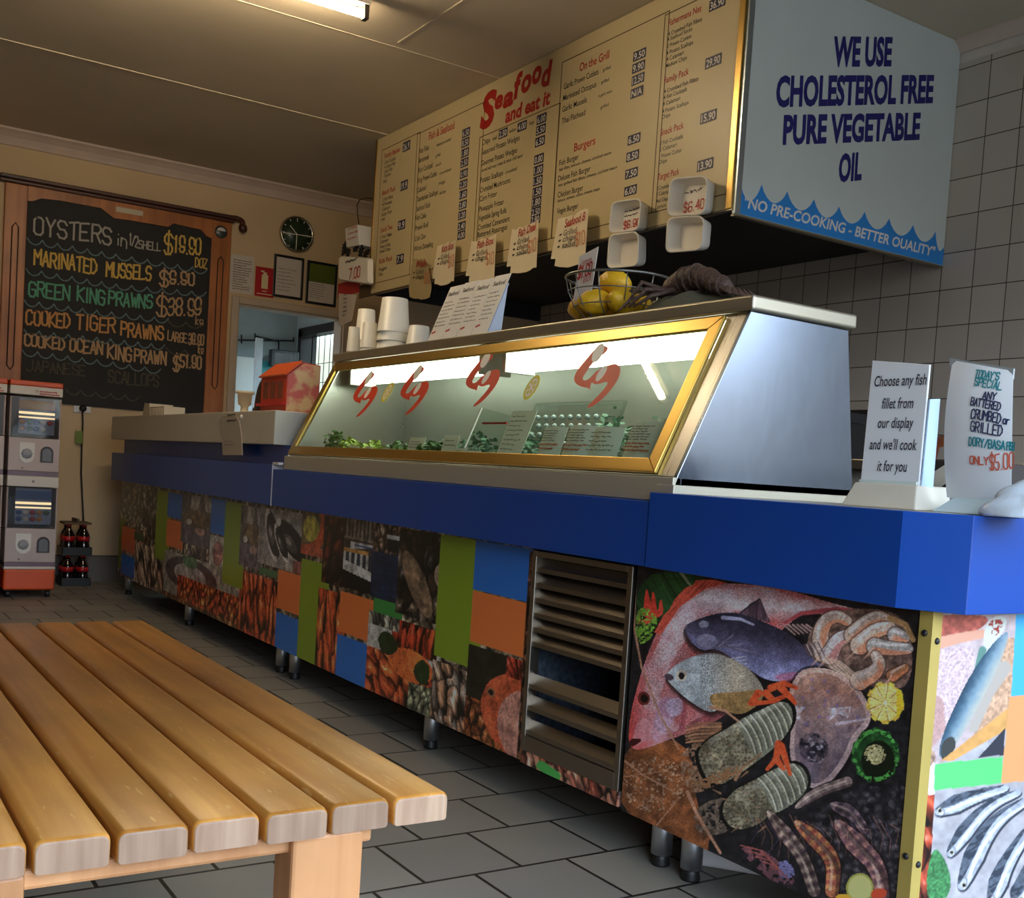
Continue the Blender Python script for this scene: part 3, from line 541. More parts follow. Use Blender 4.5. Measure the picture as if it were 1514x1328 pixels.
    k.put(fl, k.ramp(np.clip((y - 990) / 160, 0, 1) * .8 + .35 * N(10, 14) - .08, [(142, 108, 88), (132, 90, 76), (112, 90, 90), (88, 74, 84), (76, 66, 76)]))
    sp = voro(x / 13, y / 13, 17); k.put(fl * (sp[0] < .2) * (sp[2] > .6) * .7 * (y < 1075), (92, 76, 124)); k.put(fl * np.clip(N(14, 61) * 3 - 1.5, 0, 1) * .45, (64, 50, 58)); k.put(fl * np.clip(N(9, 62) * 3 - 1.7, 0, 1) * .4, (164, 136, 126)); k.put(P([(860, 580), (955, 572), (945, 618), (905, 600), (866, 632)], 0) * np.clip(N(7, 82) * 3 - .7, 0, 1) * .9, (170, 168, 176)); k.put(P([(722, 565), (775, 575), (752, 600), (758, 625), (726, 620)], 0) * np.clip(N(6, 83) * 3 - .8, 0, 1) * .8, (160, 156, 164)); k.put(fl * np.clip(L([(760, 470), (720, 640), (740, 820)], 60, 40) * N(9, 85) * 1.4 - .2, 0, 1) * .4, (176, 140, 124)); k.put(fl * np.clip(L([(760, 640), (900, 660), (1000, 660)], 40, 30), 0, 1) * np.clip(N(8, 86) * 3 - 1.3, 0, 1) * .6, (58, 46, 58)); k.put(L([(900, 640), (1030, 620)], 14, 6) * .7, (160, 150, 160))
    k.put(fl * (1 - P([(750, 460), (800, 435), (895, 448), (965, 505), (1010, 575), (1015, 630), (960, 680), (920, 780), (850, 870), (800, 880), (755, 840), (728, 755), (740, 640), (718, 545)])) * .6, (178, 150, 142)); k.put(fl * L([(790, 450), (850, 560), (880, 700), (840, 860)], 46, 30) * .35 * N(10, 99), (190, 150, 130))
    k.put(fl * P([(745, 700), (800, 670), (860, 700), (870, 760), (820, 800), (760, 780)]) * np.clip(N(5, 18) * 2.2 - .5, 0, 1), (24, 22, 30)); k.put(fl * P([(770, 690), (860, 700), (850, 800), (780, 790)]) * np.clip(N(4, 87) * 4 - 2.3, 0, 1), (164, 158, 166))
    # prawns top right
    k.put(P([(830, 200), (1050, 180), (1190, 230), (1200, 480), (1100, 520), (900, 440), (760, 360)]), np.array((104, 78, 68)) * (.25 + 1.2 * N(7, 88))[:, None])
    def prawn(pts, w0, w1, c1=(168, 142, 126), c2=(184, 104, 68)):
        p = [np.array(q, float) for q in pts]
        for _ in range(2):
            q = [p[0]]
            for i in range(len(p) - 1): q += [p[i] * .75 + p[i + 1] * .25, p[i] * .25 + p[i + 1] * .75]
            p = q + [p[-1]]
        pts = [tuple(v) for v in p]; w1 = w1 * .85; w0 = w0 * 1.22; body = L(pts, w0, w1); k.put(L(pts, w0 + 9, w1 + 8) * .75, (54, 36, 30)); k.put(body, np.array(c1) * (.7 + .5 * N(4, int(w0)))[:, None])
        k.put(body * L([(a[0] + w0 * .1, a[1] + w0 * .30) for a in pts], w0 * .5, w1 * .4) * .7, c2); k.put(body * L([(a[0] - w0 * .12, a[1] - w0 * .22) for a in pts], w0 * .22, w1 * .2) * .6, (196, 184, 180))
        for i in range(1, len(pts) - 1, 2):
            dx_, dy_ = pts[i + 1][0] - pts[i - 1][0], pts[i + 1][1] - pts[i - 1][1]; ll = math.hypot(dx_, dy_) + 1e-6; k.put(body * L([(pts[i][0] - dy_ / ll * w0 * .5, pts[i][1] + dx_ / ll * w0 * .5), (pts[i][0] + dy_ / ll * w0 * .5, pts[i][1] - dx_ / ll * w0 * .5)], 3) * .32, (112, 84, 74))
        for i in range(5): k.put(L([(pts[0][0] - 4, pts[0][1]), (pts[0][0] - 20 - 7 * i, pts[0][1] + 34 + 5 * i)], 4, 2) * .7, (176, 132, 108))
    prawn([(845, 360), (830, 300), (850, 235), (900, 212), (940, 235)], 60, 44); prawn([(870, 370), (900, 310), (935, 290)], 58, 44, (166, 150, 148), (160, 90, 84)); prawn([(960, 290), (1010, 240), (1060, 215), (1100, 230)], 52, 44); prawn([(990, 330), (1050, 270), (1110, 260)], 62, 50)
    prawn([(1130, 290), (1170, 300)], 50, 46, (140, 130, 124)); prawn([(1050, 335), (1120, 345), (1180, 345)], 54, 46, (142, 134, 128)); prawn([(990, 470), (1050, 440), (1070, 400), (1050, 370)], 62, 40)
    prawn([(1120, 450), (1170, 420)], 40, 34, (150, 96, 60)); k.put(L([(1110, 225), (1170, 250), (1200, 310)], 24, 20), (140, 104, 64))
    for i in range(9): k.put(L([(840 + i * 9, 370 + i * 3), (880 + i * 14, 420 + i * 5), (960 + i * 6, 470 + i * 4)], 3), (156, 120, 96) if i % 2 else (190, 164, 146))
    for i in range(7): k.put(L([(770 + i * 9, 330 - i * 2), (790 + i * 10, 370)], 5), (150, 138, 136) if i % 2 else (84, 60, 60))
    # lemon, pepper
    q, u, v = E(1090, 558, 72, 80); an = np.arctan2(v, u); k.put(q < 1 + .05 * np.sign(np.sin(an * 9)), (190, 152, 52)); k.put((q < .86) * (np.abs(np.sin(an * 4.5)) > .2), (206, 176, 96)); k.put((q < .95) * (np.abs(np.sin(an * 4.5)) < .16), (150, 106, 36)); k.put((q < .9) * (np.abs(np.sin(an * 4.5 + .5)) < .1), (232, 214, 160)); k.put((q < 1) * (u > .62), (196, 158, 24)); k.put(q < .1, (226, 210, 160))
    q, u, v = E(1052, 765, 92, 104); an = np.arctan2(v, u); k.put(q < 1 + .07 * np.sin(an * 11), np.array((26, 58, 26)) * (.5 + 1.1 * N(6, 20))[:, None]); q, _, _ = E(1062, 790, 66, 84); k.put(q < 1, (14, 20, 10)); q, _, _ = E(1050, 762, 42, 40); k.put((q < 1) * (N(3, 21) > .42), (150, 140, 96)); k.put((q < .7) * (N(3, 22) > .5), (176, 168, 120)); q, u, v = E(1052, 765, 96, 108); k.put((np.abs(q - .88) < .08) * (N(5, 23) > .5), (60, 120, 50))
    # rock lobsters
    def lobster(head, tail, wh, wt, rings, outl):
        hx, hy = head; tx, ty = tail; c_ = np.mean(outl, 0); m1 = P(outl); k.put(P([tuple(c_ + (np.array(q) - c_) * 1.08) for q in outl]), (16, 15, 14)); k.put(m1, np.array((126, 118, 94)) * (.35 + 1.1 * N(13, 30, 5))[:, None]); [k.put(L([(hx + (tx - hx) * .06 * i_ - 60 + 12 * (i_ % 5), hy - 70 + 26 * (i_ % 6)), (hx + (tx - hx) * .06 * i_ - 92 + 16 * (i_ % 5), hy - 86 + 34 * (i_ % 6))], 9, 2), (118, 88, 64)) for i_ in range(12)]
        dx, dy = tx - hx, ty - hy; ln = math.hypot(dx, dy); nx, ny = -dy / ln, dx / ln; sel = m1 * L([(hx + dx * .46, hy + dy * .46), (tx + dx * .3, ty + dy * .3)], wt + 60, wt + 60) * (((x - c7((hx + dx * .46, hy + dy * .46))[0][0]) * dx + (y - c7((hx + dx * .46, hy + dy * .46))[0][1]) * dy) > 0); k.put(sel, np.array((112, 112, 96)) * (.75 + .4 * N(9, 31))[:, None])
        for i in range(rings):
            f = .48 + .5 * i / (rings - 1); w = (wt + 6) / 2 * (1 - .25 * max(0, f - .8) / .2); cxm, cym = hx + dx * f, hy + dy * f; arc = [(cxm + nx * w * s + dx / ln * 14 * (1 - s * s), cym + ny * w * s + dy / ln * 14 * (1 - s * s)) for s in np.linspace(-1, 1, 9)]; k.put(m1 * k.line(c7(*arc), 1.7), (184, 176, 152)); arc2 = [(a + dx / ln * 8, b + dy / ln * 8) for a, b in arc]; k.put(m1 * k.line(c7(*arc2), 3.0) * .5, (60, 58, 48))
        spk = voro(x / 6 + N(6, 89), y / 6, 33); hd_ = m1 * (sel < .5); k.put(hd_ * (spk[0] < .3) * .6, (50, 44, 36)); k.put(hd_ * np.clip(N(8, 90) * 3 - 1.6, 0, 1) * .6, (60, 46, 34)); k.put(hd_ * np.clip(N(6, 91) * 3 - 1.7, 0, 1) * .5, (176, 164, 138)); k.put(m1 * L([(hx + nx * -wh * .22 + dx * .1, hy - wh * .3 + dy * .1), (tx - 20, ty - wt * .28)], 26, 20) * .28, (190, 186, 170))
    k.put(P([(290, 740), (400, 690), (430, 800), (400, 900), (320, 920), (280, 820)]) * (N(5, 35) > .42), np.array((112, 84, 64)) * (.5 + N(4, 36))[:, None])
    for i in range(6): k.put(L([(440, 640 + i * 12), (360 - i * 6, 640 + i * 14), (305, 655 + i * 12)], 12, 7), (150, 106, 76) if i % 2 else (122, 84, 60))
    lobster((390, 770), (700, 600), 150, 160, 8, [(350, 745), (400, 695), (460, 665), (520, 622), (600, 585), (670, 552), (715, 560), (730, 620), (705, 680), (650, 740), (570, 800), (500, 850), (440, 885), (385, 860), (360, 800)])
    k.put(L([(500, 860), (530, 810), (600, 760)], 14, 8), (128, 94, 66)); k.put(P([(300, 880), (400, 850), (500, 800), (520, 830), (420, 890), (330, 900)], 1) * (N(4, 37) > .4), (124, 88, 58))
    k.put(P([(350, 960), (480, 920), (500, 1060), (380, 1090), (330, 1040)]) * (N(5, 38) > .42), np.array((92, 78, 66)) * (.5 + N(4, 39))[:, None])
    lobster((500, 985), (750, 840), 140, 150, 6, [(445, 965), (490, 905), (560, 870), (640, 825), (720, 790), (770, 815), (790, 875), (765, 925), (700, 975), (630, 1005), (580, 1045), (500, 1062), (455, 1020)])
    for a in ([(590, 520), (560, 560), (640, 555)], [(640, 500), (690, 480), (740, 500)], [(620, 520), (650, 550), (700, 530)], [(680, 500), (720, 540), (735, 560)], [(670, 720), (660, 780), (625, 820)], [(680, 730), (700, 790), (715, 840)], [(660, 780), (690, 820)]): k.put(L(a, 30, 14), np.array((186, 66, 28)) * (.75 + .5 * N(4, 40))[:, None])
    for a, w in (([(105, 60), (100, 260), (130, 420), (200, 600), (275, 740)], 9), ([(60, 785), (130, 840), (250, 905)], 8), ([(310, 910), (350, 1000), (440, 1150)], 15), ([(60, 850), (200, 830), (290, 800)], 4), ([(190, 1040), (280, 930)], 6), ([(400, 575), (460, 590), (510, 630)], 12)): k.put(L(a, w, w * .7), (150, 108, 84))
    # tiger prawns and claws, bottom
    def tiger(pts, w0, w1, ca, cb):
        p = [np.array(q, float) for q in pts]
        for _ in range(2):
            q = [p[0]]
            for i in range(len(p) - 1): q += [p[i] * .75 + p[i + 1] * .25, p[i] * .25 + p[i + 1] * .75]
            p = q + [p[-1]]
        pts = [tuple(v) for v in p]; h_ = len(pts) // 3; f_ = lambda g: np.maximum(L(pts[:h_ + 1], w0 * .3 * g, w0 * g), L(pts[h_:], w0 * g, w1 * .75 * g))
        k.put(f_(1.18), (16, 11, 13)); m2 = f_(1.0); best = np.zeros(len(x)); acc = 0
        for (a, b), (c, d_) in zip(c7(*pts)[:-1], c7(*pts)[1:]):
            ll = math.hypot(c - a, d_ - b); tt = ((x - a) * (c - a) + (y - b) * (d_ - b)) / ll; s_ = (tt >= 0) & (tt <= ll); best = np.where(s_, acc + tt, best); acc += ll
        st = (.5 + .5 * np.sin(best / 2.6))[:, None]; k.put(m2, (np.array(ca) * st + np.array(cb) * (1 - st)) * (.6 + .7 * N(4, 42))[:, None]); k.put(m2 * L([(a - w0 * .1, b - w0 * .1) for a, b in pts], w0 * .18) * .45, (190, 170, 150)); k.put(m2 * L([(a + w0 * .32, b + w0 * .28) for a, b in pts], w0 * .3) * .5, (30, 20, 22))
    tiger([(740, 970), (820, 910), (940, 870)], 40, 56, (130, 110, 104), (96, 78, 76)); tiger([(630, 990), (700, 1080), (770, 1170), (810, 1300)], 56, 62, (140, 118, 104), (60, 44, 46)); tiger([(740, 1030), (820, 1100), (890, 1180), (880, 1300)], 62, 70, (170, 112, 66), (128, 60, 48))
    tiger([(900, 1030), (980, 1120), (1060, 1200), (1080, 1320)], 80, 70, (136, 96, 88), (84, 56, 62)); tiger([(880, 960), (960, 990), (1010, 1060)], 56, 40, (110, 88, 92), (60, 48, 58)); k.put(P([(500, 1120), (620, 1130), (760, 1280), (700, 1310), (560, 1190)]) * (N(5, 44) > .48), (96, 60, 66)); k.put(P([(660, 1180), (720, 1180), (740, 1260), (680, 1260)]) * (N(4, 45) > .45), (96, 92, 130))
    for i in range(6): k.put(L([(520 + i * 30, 1120 + i * 22), (600 + i * 20, 1140 + i * 20), (640 + i * 12, 1180 + i * 14)], 5), (132, 66, 58))
    for i in range(26):
        a0 = 560 + 22 * i; k.put(L([(a0, 1000 + 9 * (i % 7)), (a0 + 30 + 5 * (i % 4), 1060 + 12 * (i % 5)), (a0 + 20 * (i % 3), 1110 + 14 * (i % 6))], 4, 2) * .6, (136, 92, 80) if i % 3 else (70, 62, 92))
    k.c *= ((.76 + .5 * N(26, 95, 4)) * (.82 + .36 * vnoise(x / 1.6, y / 1.6, 96)))[:, None]
    q, _, _ = E(990, 1290, 54, 60); k.put(q < 1, (140, 138, 60)); k.put(q < .86, (164, 162, 100)); k.put(P([(1040, 1290), (1100, 1290), (1090, 1330), (1030, 1330)]), (170, 60, 30)); k.put(P([(900, 1310), (960, 1315), (940, 1340), (890, 1340)]), (190, 140, 30))
def c8(*p): return [(1320 + x / 2.258, 740 + y / 2.258) for x, y in p]
def paint_side(k):
    x, y = k.x, k.y; one = np.ones(len(x)); N = lambda s, sd=0, o=4: k.n(s, sd, o)
    def P(pts, sm=2): return k.poly(c8(*pts), sm)
    def L(pts, w0, w1=None): return k.line(c8(*pts), w0 / 2.258, (w0 if w1 is None else w1) / 2.258)
    k.put(one, np.array((176, 172, 176)) * (.8 + .3 * N(12, 1))[:, None])
    k.put(P([(90, 380), (420, 380), (420, 700), (100, 920)], 0), np.array((196, 176, 176)) * (.8 + .3 * N(8, 2))[:, None]); k.put(P([(120, 380), (330, 380), (300, 430), (180, 470), (120, 480)]), np.array((170, 84, 70)) * (.7 + .6 * N(6, 3))[:, None]); k.put(L([(140, 480), (220, 460), (300, 445)], 40, 30), (206, 150, 124))
    pk = P([(130, 500), (250, 480), (280, 520), (230, 640), (160, 800), (110, 840), (115, 640)]); k.put(pk, np.array((204, 178, 182)) * (.78 + .35 * vnoise(x / 2, y / 2, 5))[:, None]); k.put(pk * L([(140, 680), (150, 800)], 60) * .5, (160, 110, 96))
    k.put(P([(310, 390), (400, 385), (330, 500), (300, 520)]) , (196, 200, 190)); k.put(P([(310, 400), (380, 395), (340, 470)]) * (N(3, 6) > .55), (150, 50, 44)); k.put(L([(300, 500), (280, 560)], 26, 14), (90, 130, 120))
    k.put(P([(330, 520), (420, 420), (420, 700), (330, 760), (250, 800)]), np.array((190, 150, 120)) * (.7 + .6 * N(4, 7))[:, None]); k.put(L([(270, 760), (320, 640), (370, 560)], 30, 50), (170, 160, 150))
    mk = P([(385, 430), (330, 480), (260, 580), (200, 700), (160, 800), (150, 860), (190, 850), (240, 770), (290, 680), (350, 560), (385, 470)]); u = ((x - 1320) * 2.258 + (y - 740) * 2.258 * .52); k.put(mk, k.ramp(np.clip((u - 560) / 90 + .2 * N(6, 8), 0, 1), [(30, 50, 66), (56, 84, 104), (120, 146, 160), (170, 170, 160)])); k.put(P([(160, 810), (200, 780), (215, 820), (185, 860), (160, 870)]), (60, 62, 60))
    k.put(P([(160, 870), (390, 690), (390, 760), (200, 870)], 0), np.array((212, 156, 86)) * (.85 + .2 * N(9, 9))[:, None]); k.put(P([(285, 860), (375, 760), (370, 850)], 0), (52, 54, 64)); k.put(P([(95, 870), (140, 820), (145, 900), (90, 930)]), np.array((150, 120, 104)) * (.5 + N(4, 9))[:, None])
    k.put(P([(88, 932), (140, 870), (140, 985), (85, 980)], 0), (210, 212, 214)); k.put(P([(140, 880), (368, 855), (362, 945), (138, 968)], 0), (86, 190, 110)); k.put(P([(412, 380), (460, 380), (460, 655), (395, 655)], 0), (58, 166, 220)); k.put(P([(390, 655), (460, 650), (460, 935), (362, 945)], 0), (222, 148, 92))
    k.put(P([(80, 985), (140, 982), (120, 1340), (50, 1340)], 0), t_shell(k, .035, [(196, 84, 54), (170, 60, 36), (210, 110, 80)], seed=51, asp=2)); k.put(P([(118, 1200), (150, 1150), (200, 1260), (180, 1340), (110, 1340)]), np.array((60, 120, 70)) * (.5 + N(3, 11))[:, None])
    def mack(pts, w0, w1):
        p = [np.array(q, float) for q in pts]
        for _ in range(3):
            q = [p[0]]
            for i in range(len(p) - 1): q += [p[i] * .75 + p[i + 1] * .25, p[i] * .25 + p[i + 1] * .75]
            p = q + [p[-1]]
        n_ = len(p); h_ = n_ // 3; A = [tuple(v) for v in p[:h_ + 1]]; B = [tuple(v) for v in p[h_:]]; w0 = w0 * 1.25; f_ = lambda o, g: np.maximum(L([(a + o[0], b + o[1]) for a, b in A], w0 * .35 * g, w0 * g), L([(a + o[0], b + o[1]) for a, b in B], w0 * g, w1 * .5 * g))
        body = f_((0, 0), 1); k.put(f_((2, 5), 1.14), (52, 56, 66)); k.put(body, np.array((178, 184, 196)) * (.7 + .45 * N(7, 12))[:, None]); bk = body * f_((-w0 * .2, -w0 * .22), .62); k.put(bk * .9, np.array((88, 100, 116)) * (.55 + .5 * N(5, 14))[:, None]); k.put(bk * (vnoise((x * .6 + y) / 3.0, (x - y) / 14, 13) > .52) * .8, (40, 48, 60)); k.put(body * f_((w0 * .12, w0 * .14), .2) * .7, (222, 226, 232))
        hx_, hy_ = p[1]; e_, _, _ = k.ell(*c8((hx_ + w0 * .1, hy_ - w0 * .05))[0], w0 * .10 / 2.258, w0 * .10 / 2.258); k.put(e_ < 1.6, (190, 186, 170)); k.put(e_ < 1, (20, 22, 26)); gx, gy = p[max(2, h_ // 2)]; k.put(body * L([(gx - w0 * .3, gy - w0 * .3), (gx + w0 * .1, gy + w0 * .1), (gx + w0 * .05, gy + w0 * .4)], 5) * .7, (110, 112, 118))
    mack([(150, 1040), (260, 990), (380, 960)], 46, 30); mack([(190, 1180), (250, 1090), (330, 1010), (420, 975)], 44, 34); mack([(230, 1290), (280, 1160), (350, 1060), (450, 1000)], 54, 40); mack([(330, 1340), (370, 1220), (460, 1090)], 50, 48); mack([(420, 1340), (470, 1200)], 60, 50)
# ---------------------------------------------------------------- the shop
CEIL = 2.755; XE = -7.371; YW = 3.944; YP = 1.600; YB = 1.555; PZ0 = 0.12; PZ1 = 0.686
XF = 0.95; YL = -2.6
cream = mat('cream_paint', (206, 180, 142), .75, var=.05, scale=2.0, bump=.08, bscale=90)
ceil_m = mat('ceiling_paint', (202, 188, 164), .8, var=.06, scale=1.4, bump=.05, bscale=40)
cornice_m = mat('cornice_paint', (205, 185, 170), .7)
white_p = mat('white_gloss_paint', (214, 206, 196), .45)
tile_wall = brick_mat('square_wall_tiles', (206, 196, 184), (196, 186, 174), (92, 84, 74), .15, .15, .0022, 0.0, (0, 2), rough=.22, shift=(2.7497, -2.7934 + 3.0), bump=.25, grime=.12)
floor_m = brick_mat('grey_floor_tiles', (146, 140, 128), (132, 127, 118), (24, 21, 18), .2435, .2395, .0045, .5, (1, 0), rough=.5, shift=(4.87 - 1.117 - .12175, 2.195 + 2.395), bump=.35, grime=.2)
skirt_m = brick_mat('grey_skirting_tiles', (112, 104, 96), (100, 94, 88), (30, 27, 24), .30, .30, .004, 0.0, (1, 2), rough=.4, shift=(3.0, .3 - .17 + .0))
struct(MB().box(-11.2, 6.0, YL - .2, 5.4, -.1, 0).build('floor', floor_m))
struct(MB().box(-11.2, XF + .2, YL - .2, 5.4, CEIL, CEIL + .1).build('ceiling', ceil_m))
# end wall with the doorway
DY0, DY1, DZ = 2.466, 3.245, 1.914
struct(MB().box(XE - .12, XE, YL, DY0, 0, CEIL).box(XE - .12, XE, DY1, YW + .1, 0, CEIL).box(XE - .12, XE, DY0, DY1, DZ, CEIL).build('wall_end', cream))
# unseen corner opening added and sized for the sky reflected in the end panel
struct(MB().box(XE, .3, YW, YW + .12, 0, 2.667).box(.3, XF, YW, YW + .12, 0, .86).box(.3, XF, YW, YW + .12, 2.2, 2.667).build('wall_back', tile_wall))
struct(MB().box(XE, XF, YW + .004, YW + .12, 2.667, CEIL).build('wall_back_top', white_p))
struct(MB().box(XE, XF, YL - .12, YL, 0, CEIL).build('wall_side', mat('low_bounce_brown', (140, 116, 90), .8)))  # unseen wall, coloured dark to bounce less light onto the counter fronts
# shop front: piers, sill and head round wide glazed openings
fr = MB().box(XF, XF + .15, YL, YW, 2.5, CEIL)
fr.box(XF, XF + .15, YL, -.6, 0, 2.5)  # wide unseen pier, shaped to keep slanting daylight off the counter fronts
for y in (1.4, YW - .1): fr.box(XF, XF + .1, y, y + .1, 0, 2.5)
struct(fr.build('wall_front', cream))
struct(MB().box(XE, XE + .012, YL, DY0 - .09, 0, .172).build('baseboard_end', skirt_m))
prof = [(0, 0), (.09, 0), (.088, .012), (.07, .022), (.04, .045), (.022, .07), (.012, .088), (0, .09)]
struct(MB().prism([(XE + a, YL, CEIL - b) for a, b in prof], (0, YW - YL, 0)).build('trim_1', cornice_m))
struct(MB().prism([(-2.9, YW - a * .55, CEIL - b * .5) for a, b in prof], (XF + 2.9, 0, 0)).build('trim_2', cornice_m))
arch = MB().box(XE, XE + .018, DY0 - .048, DY0, 0, DZ + .048).box(XE, XE + .018, DY1, DY1 + .05, 0, DZ + .048).box(XE, XE + .018, DY0, DY1, DZ, DZ + .048)
arch.box(XE - .13, XE, DY0 - .002, DY0 + .012, 0, DZ).box(XE - .13, XE, DY1 - .012, DY1 + .002, 0, DZ).box(XE - .13, XE, DY0, DY1, DZ - .012, DZ + .002)
struct(arch.build('door_1', mat('architrave_paint', (190, 172, 150), .5), bevel=.004))
jm = mat('ceiling_joint', (212, 198, 172), .7)
struct(MB().box(-5.754, -5.750, YL, 2.75, CEIL - .004, CEIL + .01).build('trim_3', jm)); struct(MB().box(-4.561, -4.557, YL, 2.75, CEIL - .0025, CEIL + .01).build('trim_4', jm)); struct(MB().box(-4.5, -2.9, 2.17, 2.178, CEIL - .004, CEIL + .01).build('trim_5', jm)); struct(MB().box(-3.363, -3.355, YL, 2.75, CEIL - .003, CEIL + .01).build('trim_6', jm))
# back room beyond the doorway
blue_w = mat('pale_blue_paint', (176, 190, 198), .7)
RX = -10.3; RY = 4.05
struct(MB().box(RX - .1, RX, 1.2, RY + .1, 0, CEIL).build('wall_backroom_end', blue_w))
struct(MB().box(RX, XE - .12, 1.1, 1.2, 0, .5).box(RX, XE - .12, 1.1, 1.2, 2.4, CEIL).box(RX, RX + .3, 1.1, 1.2, .5, 2.4).box(XE - .6, XE - .12, 1.1, 1.2, .5, 2.4).build('wall_backroom_side', blue_w))  # unseen side opening added to let daylight brighten the room
wx0, wx1, wz0, wz1 = -10.15, -8.2, .9, at(470, 485, 1, RY).z
struct(MB().box(RX, wx0, RY, RY + .1, 0, CEIL).box(wx1, XE - .12, RY, RY + .1, 0, CEIL).box(wx0, wx1, RY, RY + .1, 0, wz0).box(wx0, wx1, RY, RY + .1, wz1, CEIL).build('wall_backroom_window', blue_w))
dk = mat('dark_window_frame', (44, 36, 40), .5)
w = MB().box(wx0 - .03, wx0 + .05, RY - .03, RY + .09, wz0, wz1).box(wx0 - .03, wx1, RY - .03, RY + .09, wz1 - .06, wz1 + .02).box(wx0, wx1, RY - .03, RY + .09, wz0 - .03, wz0 + .03)
w.box(wx0 + .2, wx0 + .23, RY + .02, RY + .06, wz0, wz1)
for i in range(1, 6): w.box(wx0 + .05, wx1, RY + .05, RY + .056, wz0 + i * .18, wz0 + i * .18 + .005)
for i in range(1, 9): w.box(wx0 + .05 + i * .13, wx0 + .055 + i * .13, RY + .05, RY + .056, wz0, wz1)
win = struct(w.build('window_1', dk))
struct(MB().box(wx0, wx1, RY + .062, RY + .066, wz0, wz1).build('pane', glass_mat('clear_pane'), win))
# partition wall under the canopy's far end
struct(MB().box(-6.0, -5.887, 2.9, YW, 0, 1.86).build('wall_partition', cream))

# ---------------------------------------------------------------- ceiling tubes
def tube_light(loc, label, y0, y1, xc):
    t = thing('ceiling_light', label, 'light', (xc, (y0 + y1) / 2, CEIL - .1))
    MB().box(xc - .022, xc + .022, y0, y1, CEIL - .045, CEIL - .0005).build('batten', white_p, t, bevel=.004)
    e = MB()
    for y in (y0 + .005, y1 - .025): e.box(xc - .018, xc + .018, y, y + .02, CEIL - .10, CEIL - .045); 
    e.build('end_cap', mat('dark_plastic', (44, 36, 28), .5), t)
    MB().tube([(xc, y0 + .03, CEIL - .078), (xc, y1 - .03, CEIL - .078)], .0165, 14).build('tube', mat('lit_tube', (255, 244, 220), .4, emit=((255, 230, 190), TUBE_STRENGTH)), t)
p = at(545, 18, 2, 2.69)
tube_light(None, 'glowing fluorescent tube fixed to the ceiling before the menu board', p.y - 1.22, p.y, p.x)

# ---------------------------------------------------------------- canopy over the kitchen, menu boards, oil sign
MX0, MX1, MY, MZ0, SZ0 = -5.887, -2.904, 2.753, 1.862, 1.843
blk = mat('hood_black', (16, 15, 15), .6); blk2 = mat('near_black_paint', (26, 24, 23), .5)  # hood shell is near black throughout
b = MB().box(MX0, MX1, MY, MY + .03, MZ0, CEIL - .001, 0).box(MX0, MX0 + .03, MY + .03, YW - .001, MZ0, CEIL - .001, 0).box(MX1 - .03, MX1, MY + .03, YW - .001, MZ0, CEIL - .001, 0).box(MX0 + .03, MX1 - .03, MY + .03, YW - .001, 1.955, 1.99, 0)
cano = thing('canopy', 'boxed black-lined extraction canopy hung over the kitchen', 'canopy', (-4.4, 3.3, MZ0))
b.build('hood_shell', blk, cano)
steel_e = brushed('edge_steel', (150, 140, 120), .35)
MB().box(MX0 - .004, MX1 + .004, MY - .0095, MY + .012, MZ0 - .006, MZ0 + .001).build('bottom_edge_strip', steel_e, cano); MB().box(MX1 - .012, MX1 + .0112, MY, YW - .002, SZ0 - .006, SZ0 + .001).build('bottom_edge_strip', steel_e, cano)
board_m = mat('menu_board_cream', (208, 190, 146), .42, var=.04, scale=3)
MF = MY - .008
mb_ = thing('menu_board', 'long cream menu board with red headings under the ceiling', 'menu board', (-4.4, MF, MZ0))
MB().box(MX0, MX1 - .03, MF, MY - .0005, MZ0 + .002, CEIL - .002).build('panel', board_m, mb_, bevel=.002)
gold_m = brushed('gold_edge', (196, 160, 92), .3)
MB().box(MX0 - .006, MX0 + .012, MF - .004, MY, MZ0, CEIL - .003).build('edge_trim', gold_m, mb_, bevel=.002); MB().box(MX1 - .03, MX1 + .0005, MF - .006, MY - .0004, MZ0, CEIL - .003).build('edge_trim', gold_m, mb_, bevel=.002)
red_i = mat('red_ink', (176, 30, 22), .5); dark_i = mat('dark_ink', (34, 30, 26), .5); navy_i = mat('navy_ink', (24, 26, 62), .5); wht_i = mat('white_ink', (214, 210, 204), .5); bord = mat('brown_line', (96, 74, 40), .5)
def d4(x, y): return 540 + x / 3.69, 80 + y / 3.69
def d5(x, y): return 810 + x / 3.32, y / 3.32
ML = MF - .0008
frames = MB()
for tl, br in (((565, 222), (609, 415)), ((617, 198), (701, 420)), ((709, 203), (813, 395)), ((831, 92), (965, 380)), ((983, 22), (1077, 318))):
    a = at(*tl, 1, ML); q = at(*br, 1, ML); x0, x1 = a.x, q.x; z1 = a.z
    z0 = max(q.z, MZ0 + .055)
    for r in ((x0, x1, z1 - .004, z1), (x0, x1, z0, z0 + .004), (x0, x0 + .004, z0, z1), (x1 - .004, x1, z0, z1)): frames.box(r[0], r[1], ML, MF - .0001, r[2], r[3])
frames.build('column_lines', bord, mb_)
txt = MB()
def mt(s, p0, p1, h, mi, bold=0.004):
    a = at(*p0, 1, ML); q = at(*p1, 1, ML); type_(txt, s, (a.x, ML, a.z), UX, UZ, h, mi, width=abs(q.x - a.x), bold=bold)
